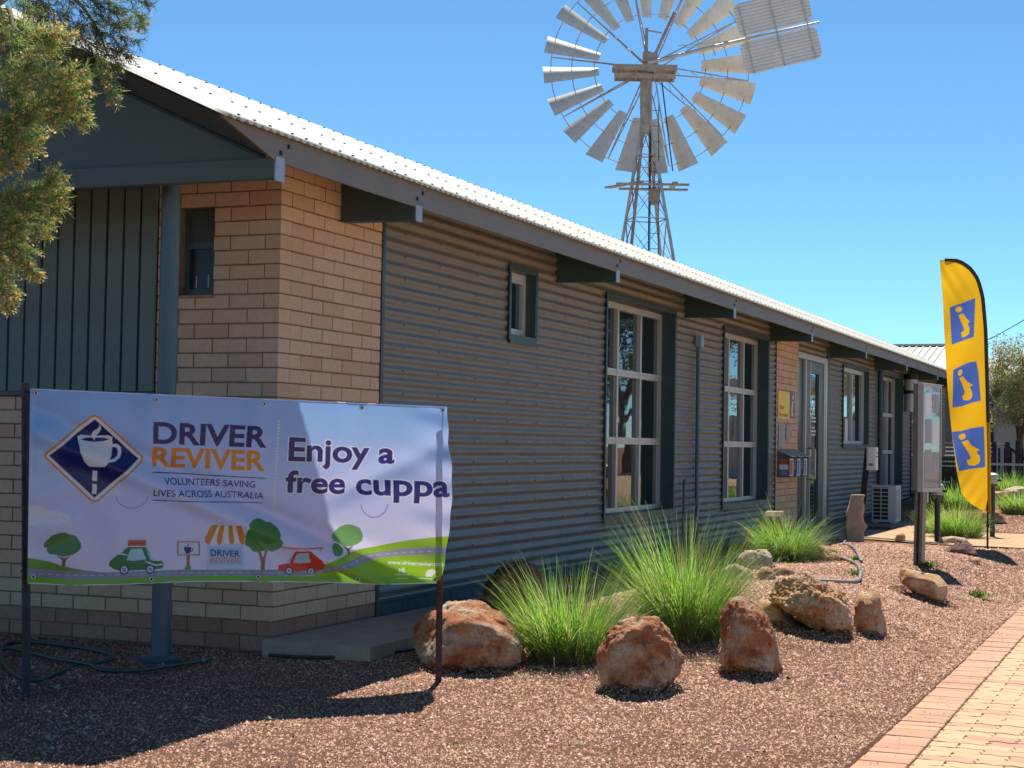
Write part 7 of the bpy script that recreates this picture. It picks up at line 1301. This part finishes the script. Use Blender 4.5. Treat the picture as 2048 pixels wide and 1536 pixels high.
# ================================================================== WINDMILL
WM = thing('windmill', 'tall galvanised farm windmill with twenty blades rising behind the roof', 'windmill', (WM_HUB[0], WM_HUB[1], 0))
HB = np.array(WM_HUB); wx = np.array([math.cos(WM_ROT), math.sin(WM_ROT), 0]); wy = np.array([-math.sin(WM_ROT), math.cos(WM_ROT), 0]); wz = np.array([0, 0, 1.0])
def wp(x, y, z): return HB + wx*x + wy*y + wz*z      # x right, y away from the viewer, z up, from the hub
tlt = np.array([0, -.03, 1.0]); WY = .62                # wheel plane stands behind the tower
RW, RI = 2.95, 1.42
blade_me = None
def blade_mesh():
    nr, nc = 8, 7; V = []; F = []
    for i in range(nr):
        r = RI + (RW-RI)*i/(nr-1); wd = .145 + (.315-.145)*i/(nr-1)
        for j in range(nc):
            s = -1 + 2*j/(nc-1); cv = -.065*(1-s*s)*(.6+.4*i/(nr-1)); pt = math.radians(29)
            tx, ty = s*wd, cv
            V.append((tx*math.cos(pt) - ty*math.sin(pt), tx*math.sin(pt) + ty*math.cos(pt), r))
    for i in range(nr-1):
        for j in range(nc-1): F.append((i*nc+j, i*nc+j+1, (i+1)*nc+j+1, (i+1)*nc+j))
    return np_mesh('blade', np.array(V), np.array(F), MT['bladem'], True)
blade_me = blade_mesh()
Rot = Matrix(((wx[0], wy[0], 0), (wx[1], wy[1], 0), (0, 0, 1))).to_4x4()
rw = np.random.default_rng(4)
for k in range(20):
    a = math.radians(90 - (5 + 18*k))
    o = link_mesh('blade', blade_me, WM)
    o.matrix_local = Matrix.Translation(Vector(tuple(wp(0, WY, 0) - ORG[WM.name]))) @ Rot @ Matrix.Rotation(a + rw.uniform(-.02, .02), 4, 'Y') @ Matrix.Rotation(rw.uniform(-.05, .05), 4, 'Z')
for rr_, dy in ((RI+.12, .02), (2.16, .04), (2.74, .06)):
    ring = [wp(rr_*math.cos(t), WY+dy, rr_*math.sin(t)) for t in np.linspace(0, 2*math.pi, 81)]
    MB().tube(ring, .012, 6, caps=False).build('rim', MT['rustgalv'], WM, smooth=True)
for k in range(10):
    t = math.radians(-6 + 36*k + 0); c, s = math.cos(t), math.sin(t); tang = (-s, c)
    m = MB(); A1 = wp(.10*c + .07*tang[0], WY-.22, .10*s + .07*tang[1]); A2 = wp(.10*c - .07*tang[0], WY+.25, .10*s - .07*tang[1]); E_ = wp(2.74*c, WY+.05, 2.74*s)
    m.tube([A1, E_], .017, 6).tube([A2, E_], .017, 6)
    for q in (.2, .38, .56, .74): m.bar(A1+(E_-A1)*q, A2+(E_-A2)*(q+.09), .014)
    m.build('spoke', MT['rustgalv'], WM, smooth=40)
# hub, gearbox, mast and oil tray
m = MB(); m.tube([wp(0, -.35, 0), wp(0, WY+.32, 0)], .13, 14).tube([wp(0, WY-.26, 0), wp(0, WY-.18, 0)], .22, 16).tube([wp(0, WY+.22, 0), wp(0, WY+.30, 0)], .22, 16)
m.build('hub', MT['rustgalv'], WM, smooth=40)
m = MB(); m.obox(wp(-.02, -.15, -.05), wx, wy, wz, .14, .26, .26); m.obox(wp(-.16, -.2, .12), wx, wy, wz, .10, .12, .14); m.tube([wp(-.17, -.2, .1), wp(-.17, -.2, .92)], .045, 8); m.tube([wp(-.17, -.2, .86), wp(.25, -.1, .82)], .022, 6); m.tube([wp(.02, -.2, .1), wp(.62, .15, 1.45)], .045, 6)
m.build('gearbox', MT['rustgalv'], WM, smooth=40)
m = MB(); m.obox(wp(-.21, -.42, -.20), wx, wy, wz, .87, .012, .075); m.obox(wp(-.21, -.02, -.20), wx, wy, wz, .87, .012, .075); m.obox(wp(-.20, -.42, -.44), wx, wy, wz, .82, .012, .065); m.obox(wp(-.20, -.02, -.44), wx, wy, wz, .82, .012, .065); m.obox(wp(-.21, -.22, -.275), wx, wy, wz, .86, .2, .008)
for x_ in (-1.0, -.45, .05, .58): m.obox(wp(x_, -.22, -.33), wx, wy, wz, .02, .2, .16)
m.build('cradle', MT['rustgalv'], WM)
MB().obox(wp(-.17, -.18, -1.1), wx, wy, wz, .11, .11, .85).build('pedestal', MT['rustgalv'], WM)
# tail boom and corrugated vane, furled alongside the wheel
bd = np.array([4.37, 1.10]); bl_ = np.linalg.norm(bd); bd /= bl_; bn = np.array([-bd[1], bd[0]])
def vp(s, n, y=-.45): return wp(-.13 + bd[0]*s + bn[0]*n, y, -.09 + bd[1]*s + bn[1]*n)
m = MB(); m.tube([vp(0, 0), vp(1.9, .03), vp(4.75, .02)], [.055, .045, .034], 10); m.tube([vp(.9, .30, -.3), vp(2.5, .04)], .012, 6); m.tube([vp(1.8, -.03), vp(1.8, -.22)], .02, 6)
m.build('tail_boom', MT['galv'], WM, smooth=40)
def vane(n0, n1, s0, s1):
    P_ = .092; nn_ = int(round((n1-n0)/P_*6)); V = []; F = []
    ns = np.linspace(n0, n1, nn_+1); cr_ = .20
    for n_ in ns:
        de = min(n_-n0, n1-n_); ins = max(0, cr_-de); ins = cr_ - math.sqrt(max(0, cr_**2 - ins**2)) if ins > 0 else 0
        y = -.45 + .011*math.cos(2*math.pi*(n_-n0)/P_)
        V += [vp(s0+ins, n_, y), vp(s1-ins, n_, y)]
    for i in range(nn_): F.append((2*i, 2*i+1, 2*i+3, 2*i+2))
    return V, F
for n0, n1, s0, s1 in ((.10, 1.02, 2.57, 4.62), (-.93, -.045, 2.50, 4.64)):
    V, F = vane(n0, n1, s0, s1); MB().add(V, F).build('vane_sheet', MT['vane'], WM, smooth=True, recalc=False)
for s in (2.72, 3.57, 4.42):
    MB().bar(vp(s, -.93, -.485), vp(s, 1.0, -.485), .035, .02, up=tuple(wy)).build('strap', MT['galv'], WM)
# tower: four tapering legs, girts, braces
def halfw(z): return max(.10, .33 + (-z - 3.4)*.135)                 # half width of the square tower at height z below the hub
ca, sa = math.cos(.19), math.sin(.19)
def tw(i, j, z): h_ = halfw(z); x, y = h_*i, h_*j; return wp(-.16 - .02*z*0 + x*ca - y*sa + (z*-.012), x*sa + y*ca - .1, z)
zb_ = -11.5
for i, j in ((-1, -1), (1, -1), (1, 1), (-1, 1)):
    m = MB()
    for a, b in ((tw(i, j, -.45), tw(i, j, -1.704)), (tw(i, j, -1.704), tw(i, j, zb_))): m.bar(a, b, .085, .022, up=tuple(wx)).bar(a, b, .022, .085, up=tuple(wx))
    m.build('leg', MT['galv'] if (i, j) != (-1, -1) else MT['rustgalv'], WM)
lv = [-.9, -1.7, -2.55, -3.3, -4.3, -5.6, -7.2, -9.1, -11.3]
crn = ((-1, -1), (1, -1), (1, 1), (-1, 1))
for q, z in enumerate(lv):
    m = MB()
    for k in range(4): m.bar(tw(*crn[k], z), tw(*crn[(k+1) % 4], z), .045, .02)
    m.build('girt', MT['rustgalv'], WM)
for k in range(4):
    m = MB()
    for a, b in zip(lv[:-1], lv[1:]):
        if a > -2.0 and k % 2: continue
        m.bar(tw(*crn[k], a), tw(*crn[(k+1) % 4], b), .032, .010).bar(tw(*crn[(k+1) % 4], a), tw(*crn[k], b), .032, .010)
    m.build('brace', MT['rustgalv'], WM)
m = MB()
for s in (-.13, .13): m.tube([wp(.10+s*.8, -.05, -1.1), wp(.16+s, -.05, -11.4)], .012, 6)
for z in np.arange(-1.3, -11.3, -.42): m.tube([wp(.13-.13, -.05, z), wp(.13+.13, -.05, z)], .010, 5)
m.build('ladder', MT['dark'], WM)
m = MB(); m.tube([wp(-.03, -.08, -.5), wp(-.03, -.08, -11.4)], .02, 6); m.tube([wp(.30, .5, -.2), wp(.66, .55, -2.85)], .018, 6); m.build('pump_rod', MT['dark'], WM)
pz = -3.40
m = MB(); m.obox(wp(.02, -.55, pz), wx, wy, wz, .98, .09, .022); m.build('platform_board', MT['rustgalv'], WM)
m = MB(); m.obox(wp(.12, .45, pz+.02), wx, wy, wz, .95, .09, .022); m.build('platform_board', MT['rustgalv'], WM)
m = MB(); m.obox(wp(-.72, -.1, pz+.045), wx*.8+wy*.6, wy*.8-wx*.6, wz, .10, .70, .02); m.build('platform_board', MT['rustgalv'], WM)
m = MB(); m.obox(wp(.62, -.05, pz+.045), wx, wy, wz, .07, .62, .02); m.build('platform_board', MT['rustgalv'], WM)
m = MB(); m.obox(wp(.10, -.12, pz-.24), wx, wy, wz, .13, .13, .17).obox(wp(.10, -.12, pz-.44), wx, wy, wz, .10, .10, .05); m.build('pump_box', MT['rustgalv'], WM)

# ================================================================== FEATHERY TREE at the left
FT = thing('feathery_tree', 'fine leaved tree with golden seed heads hanging in front of the gable', 'tree', (.34, -3.30, -.1))
tk = MB().tube([(.34, -3.30, -.2), (.30, -3.36, .6), (.34, -3.32, 1.3), (.365, -3.33, 1.83), (.46, -3.3, 2.4), (.62, -3.25, 3.0), (.78, -3.1, 3.6)], [.085, .075, .066, .058, .05, .04, .03], 10); tk.build('trunk', MT['wood'], FT, smooth=True)
bm_ = MB()
for B in BRANCHES: bm_.tube(smooth_path(B, 4), list(np.linspace(.016, .004, 4*(len(B)-1)+1)), 6)
bm_.build('branch', MT['wood'], FT, smooth=True)
def sprays(sp, seed):
    """needle-like leaves and seed clusters along drooping sprigs"""
    r = np.random.default_rng(seed); NVt, SVt, tw_ = [], [], MB()
    for (a, b, w, gold, n) in sp:
        a, b = np.array(a), np.array(b); d = b-a; L = np.linalg.norm(d)+1e-6; d /= L
        tw_.tube([a, (a+b)/2 + r.normal(0, .01, 3), b], [.0028, .0018, .001], 4)
        for k in range(int(n*.85)):
            t = r.random()**.8; prof = w*(.25 + .8*math.sin(math.pi*min(1, t*.85+.1)))
            off = r.normal(0, .5, 3)*prof; off -= d*(off@d)*.6
            c = a + d*L*t*1.02 + off
            g_ = d*.75 + off/(np.linalg.norm(off)+1e-6)*.65 + np.array([0, 0, -.12]); g_ /= np.linalg.norm(g_)
            sl = r.uniform(.05, .10)*(.55+w*4)
            isg = r.random() < gold*(.08+.62*t)
            tw_.tube([c - g_*sl*.5, c + g_*sl*.55], [.0012, .0006], 3, caps=False)
            for q in range(13):
                s = -.5 + q/12.0; p = c + g_*sl*s
                side = r.normal(0, 1, 3); side -= g_*(side@g_); side /= np.linalg.norm(side)
                ld = g_*.75 + side*.72; ld /= np.linalg.norm(ld); ll = r.uniform(.020, .036); wv_ = np.cross(ld, r.normal(0, 1, 3)); wv_ /= np.linalg.norm(wv_); wv_ *= .0015
                NVt.append([p + wv_, p - wv_, p + ld*ll - wv_*.3, p + ld*ll + wv_*.3])
            if isg:
                for q in range(12):
                    p = c + g_*sl*r.uniform(.05, .75) + r.normal(0, .0065, 3)
                    u1 = r.normal(0, 1, 3); u1 /= np.linalg.norm(u1); u2 = np.cross(u1, r.normal(0, 1, 3)); u2 /= np.linalg.norm(u2); s_z = r.uniform(.0035, .0068)
                    SVt.append([p + u1*s_z, p + u2*s_z, p - u1*s_z, p - u2*s_z])
    return np.array(NVt), np.array(SVt), tw_
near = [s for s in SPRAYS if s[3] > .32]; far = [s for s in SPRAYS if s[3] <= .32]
for sp, mt_, sd_ in ((near, 'needle', 1), (far, 'needleshade', 2)):
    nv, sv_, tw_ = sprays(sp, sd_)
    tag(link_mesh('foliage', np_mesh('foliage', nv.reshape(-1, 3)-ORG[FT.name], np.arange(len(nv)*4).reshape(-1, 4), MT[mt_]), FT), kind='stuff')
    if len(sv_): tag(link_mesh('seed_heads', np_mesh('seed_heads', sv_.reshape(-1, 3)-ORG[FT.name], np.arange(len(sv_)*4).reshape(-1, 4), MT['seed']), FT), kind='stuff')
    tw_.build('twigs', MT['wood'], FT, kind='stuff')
# the crown carries on beyond the picture's left edge
r = np.random.default_rng(8); more = []
for k in range(70):
    c = np.array([.05, -3.55, 2.9]) + r.normal(0, 1, 3)*np.array([.55, .55, .65])
    e = c + np.array([r.normal(0, .12), r.normal(0, .12), -.12])
    if c[0] > .52 - .82*(c[1]+3.3): continue
    more.append((tuple(c), tuple(e), .10, .4, 45))
nv, sv_, tw_ = sprays(more, 5)
if len(nv): tag(link_mesh('foliage', np_mesh('foliage', nv.reshape(-1, 3)-ORG[FT.name], np.arange(len(nv)*4).reshape(-1, 4), MT['needle']), FT), kind='stuff')

# ================================================================== BACKGROUND at the right
# second building: white ribbed roof, grey walls, verandah with dark rails
B2 = thing('far_building', 'white roofed building with verandah beyond the visitor centre', 'building', (-3, 38, .35))
m = MB(); m.box(-14, 1.6, 40, 50, .2, 3.0); m.build('wall', MT['whitewall'], B2)
rz = lambda y: 2.98 + (y-36)*.245
V = []; F = []
xs2 = np.arange(-14.5, -.2, .19)
rb2 = MB()
rb2.add([(-15, 36, rz(36)), (-.1, 36, rz(36)), (-1.3, 41, rz(41)), (-15, 41, rz(41))], [(0, 1, 2, 3)])
rb2.add([(-1.3, 41, rz(41)), (-15, 41, rz(41)), (-15, 52, rz(41)-2.2), (-.1, 52, rz(41)-2.2)], [(0, 1, 2, 3)])
rb2.add([(-.1, 36, rz(36)), (2.6, 39, 3.02), (2.6, 52, 3.02), (-1.3, 41, rz(41))], [(0, 1, 2, 3)])
RF2 = rb2.build('roof', MT['roof'], B2, recalc=False)
rb2 = MB()
for x in np.arange(-14.8, -1.4, .2): rb2.bar((x, 36.0, rz(36)+.012), (x, 41, rz(41)+.012), .045, .03)
rb2.build('ribs', MT['roof'], RF2, kind='stuff')
MB().bar((-15, 41, rz(41)+.03), (-1.3, 41, rz(41)+.03), .25, .06).build('ridge_cap', MT['roof'], RF2)
MB().box(-15, 2.6, 35.92, 35.99, 2.84, 2.99).build('gutter', MT['white'], B2)
MB().box(2.0, 9, 40.5, 48, 2.95, 3.22).build('roof', MT['white'], B2)
for x in (-2.4, -1.4, .2, 1.25): MB().box(x-.06, x+.06, 36.2, 36.32, .3, 2.9).build('verandah_post', MT['dtimber'], B2)
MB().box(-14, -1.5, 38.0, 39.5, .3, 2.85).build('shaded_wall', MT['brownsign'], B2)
MB().box(.5, 1.1, 39.90, 39.99, 1.2, 2.3).build('window', MT['glass'], B2)
# deck rail in front of it
RL = thing('deck_railing', 'dark post and baluster railing with pale handrails beside the far steps', 'railing', (.5, 30, .3))
MB().box(-3.0, 1.16, 29.96, 30.04, 1.30, 1.345).build('top_rail', MT['galv'], RL)
MB().bar((1.12, 30, 1.32), (1.75, 30.0, .86), .05, .06).build('stair_rail', MT['dtimber'], RL)
MB().box(-3.0, .25, 29.97, 30.03, .93, .975).build('hand_rail', MT['galv'], RL)
MB().box(.2, 3.5, 29.86, 29.92, .835, .885).build('hand_rail', MT['galv'], RL)
for x in (-2.2, -1.2, -.25, .92, 1.20, 1.42): MB().box(x-.045, x+.045, 29.95, 30.05, .25, 1.36 if x < 1.3 else 1.40).build('rail_post', MT['dtimber'], RL)
for z in (1.22, 1.13, 1.04): MB().tube([(-3, 30, z), (.9, 30, z)], .006, 5).build('wire', MT['galv'], RL)
m = None
bme2 = MB().box(-.022, .022, -.02, .02, 0, .80).mesh('baluster', MT['dtimber'])
for k in range(14):
    x = 1.02 + .125*k
    o = link_mesh('baluster', bme2, RL, (x, 30.06, .42))
MB().box(.9, 3.4, 29.99, 30.05, .50, .54).build('bottom_rail', MT['white'], RL)
m = MB().box(-4, 1.1, 30.1, 36, .25, .48); m.top('deck', MT['dtimber'], 'low dark timber deck behind the pale handrails', 'deck', loc=(-1, 32, .3))
m = MB().box(1.0, 7, 33, 33.08, .35, 1.55)
FN = thing('panel_fence', 'pale grey panel fence behind the dark balusters', 'fence', (3, 33, .3))
for k in range(8):
    MB().box(.62+.8*k, 1.38+.8*k, 33.0, 33.05, .35, 1.95).build('panel', MT['whitewall'], FN)
    MB().box(1.385+.8*k, 1.415+.8*k, 32.98, 33.07, .3, 1.97).build('post', MT['lilac'], FN)
# brown interpretive sign, leaning
BS = thing('brown_sign', 'brown leaning information panel with white text behind the flag', 'sign', (.95, 22.5, .2))
MB().add([(.62, 22.5, .10), (1.24, 22.3, .10), (1.30, 22.42, 1.02), (.66, 22.62, 1.02), (.62, 22.54, .10), (1.24, 22.34, .10), (1.30, 22.46, 1.02), (.66, 22.66, 1.02)], [(0,1,2,3), (7,6,5,4), (0,4,5,1), (1,5,6,2), (2,6,7,3), (3,7,4,0)]).build('panel', MT['brownsign'], BS)
m = MB(); q = np.random.default_rng(3)
for z, n in ((.93, 9), (.85, 8), (.56, 4)):
    x = .72
    for k in range(n):
        w = q.uniform(.025, .055); y = 22.585 - (x-.66)*.31 - (1.02-z)*.13; m.box(x, x+w, y-.006, y-.002, z, z+.028); x += w+.014
m.build('lettering', MT['white'], BS)
MB().tube([(1.30, 22.36, .05), (1.33, 22.44, 1.08)], .014, 6).build('stake', MT['galv'], BS)
# trees
def leafy_tree(name, lab, cat, base, H, crown, n, leaf, mat, seed, group=None, trunk_r=.12, drop=0.0):
    r = np.random.default_rng(seed); T = thing(name, lab, cat, base, group); b = np.array(base, float)
    tops = []
    m = MB(); m.tube([b + np.array([0, 0, -.2]), b + np.array([.05, 0, H*.25]), b + np.array([.0, .08, H*.5])], [trunk_r, trunk_r*.8, trunk_r*.6], 8)
    for k in range(9):
        a = r.uniform(0, 6.28); e = b + np.array([math.cos(a)*crown[0]*r.uniform(.2, .75), math.sin(a)*crown[1]*r.uniform(.2, .75), H*r.uniform(.55, .95)])
        s = b + np.array([0, .05, H*r.uniform(.25, .48)]); m.tube([s, (s+e)/2 + np.array([0, 0, .12*H*r.uniform(-.3, .6)]), e], [trunk_r*.45, trunk_r*.3, trunk_r*.12], 6); tops.append(e)
    m.build('trunk', MT['wood'], T, smooth=True)
    cl = []
    for k in range(46):
        t = tops[k % len(tops)]; cl.append(np.concatenate([t + r.normal(0, .30, 3)*np.array([crown[0], crown[1], crown[2]*.7]), [r.uniform(.13, .34)]]))
    cl = np.array(cl); V = np.zeros((n, 4, 3)); ci = r.integers(0, len(cl), n)
    d = r.normal(0, 1, (n, 3)); d /= np.linalg.norm(d, axis=1)[:, None]; rad = r.random(n)**.5
    P = cl[ci, :3] + d*rad[:, None]*cl[ci, 3:4]*np.array(crown)*1.15
    u = r.normal(0, 1, (n, 3)); u[:, 2] -= drop; u /= np.linalg.norm(u, axis=1)[:, None]; w = np.cross(u, r.normal(0, 1, (n, 3))); w /= np.linalg.norm(w, axis=1)[:, None]
    L = leaf*r.uniform(.6, 1.3, n)[:, None]
    V[:, 0] = P; V[:, 1] = P + u*L*.5 + w*L*.17; V[:, 2] = P + u*L; V[:, 3] = P + u*L*.5 - w*L*.17
    tag(link_mesh('crown', np_mesh('crown', V.reshape(-1, 3)-b, np.arange(n*4).reshape(-1, 4), MT[mat]), T), kind='stuff')
    return T
leafy_tree('olive_tree', 'dusty olive coloured bushy tree at the right edge beyond the railing', 'tree', (1.32, 31.5, .35), 2.95, (1.15, .9, 1.2), 18000, .085, 'olive', 21, None, .07)
leafy_tree('olive_tree', 'smaller dusty tree further back behind the pale fence', 'tree', (1.0, 44, .3), 3.3, (1.1, 1.0, .9), 7000, .10, 'olive', 22, None, .08)
# power line from the far roof
cq = []
for t in np.linspace(0, 1, 24):
    cq.append((-1.75 + 5.2*t, 40 - 6*t, 3.70 + 2.4*t - .55*math.sin(math.pi*t)*.6))
MB().tube(cq, .012, 5).top('power_line', MT['dark'], 'thin dark power cable rising from the far roof to the right', 'cable', None, True, loc=(-1.75, 40, 3.7))
# things across the path that the windows reflect: gum trees, a lamp post, scrub
for k, (x, y, H_, c_) in enumerate(((11.5, 27, 4.6, (2.2, 2.0, 1.5)), (9.5, 37, 5.4, (2.4, 2.2, 1.7)), (15, 46, 6.0, (3.0, 2.6, 1.9)), (10.5, 60, 6.4, (3.2, 2.6, 2.0)), (17, 33, 4.8, (2.4, 2.2, 1.5)))):
    leafy_tree('gum_tree', ['gum tree across the path nearest the visitor centre', 'gum tree across the path, second along', 'broad gum tree across the path', 'tall gum tree across the path, farthest along', 'gum tree across the path set well back'][k], 'tree', (x, y, 0), H_, c_, 5200, .20, 'gumleaf', 40+k, 'gum trees across the path', .16, .6)
LPT = thing('lamp_post', 'dark turned lamp post standing across the path', 'lamp post', (7.0, 17.5, -.1))
MB().lathe([(.12, 0), (.12, .4), (.07, .5), (.055, 2.2), (.085, 2.3), (.05, 2.4), (.04, 4.0), (.11, 4.05), (.17, 4.5), (.02, 4.7)], (7.0, 17.5, -.1), 14).build('pole', MT['dtimber'], LPT, smooth=40)
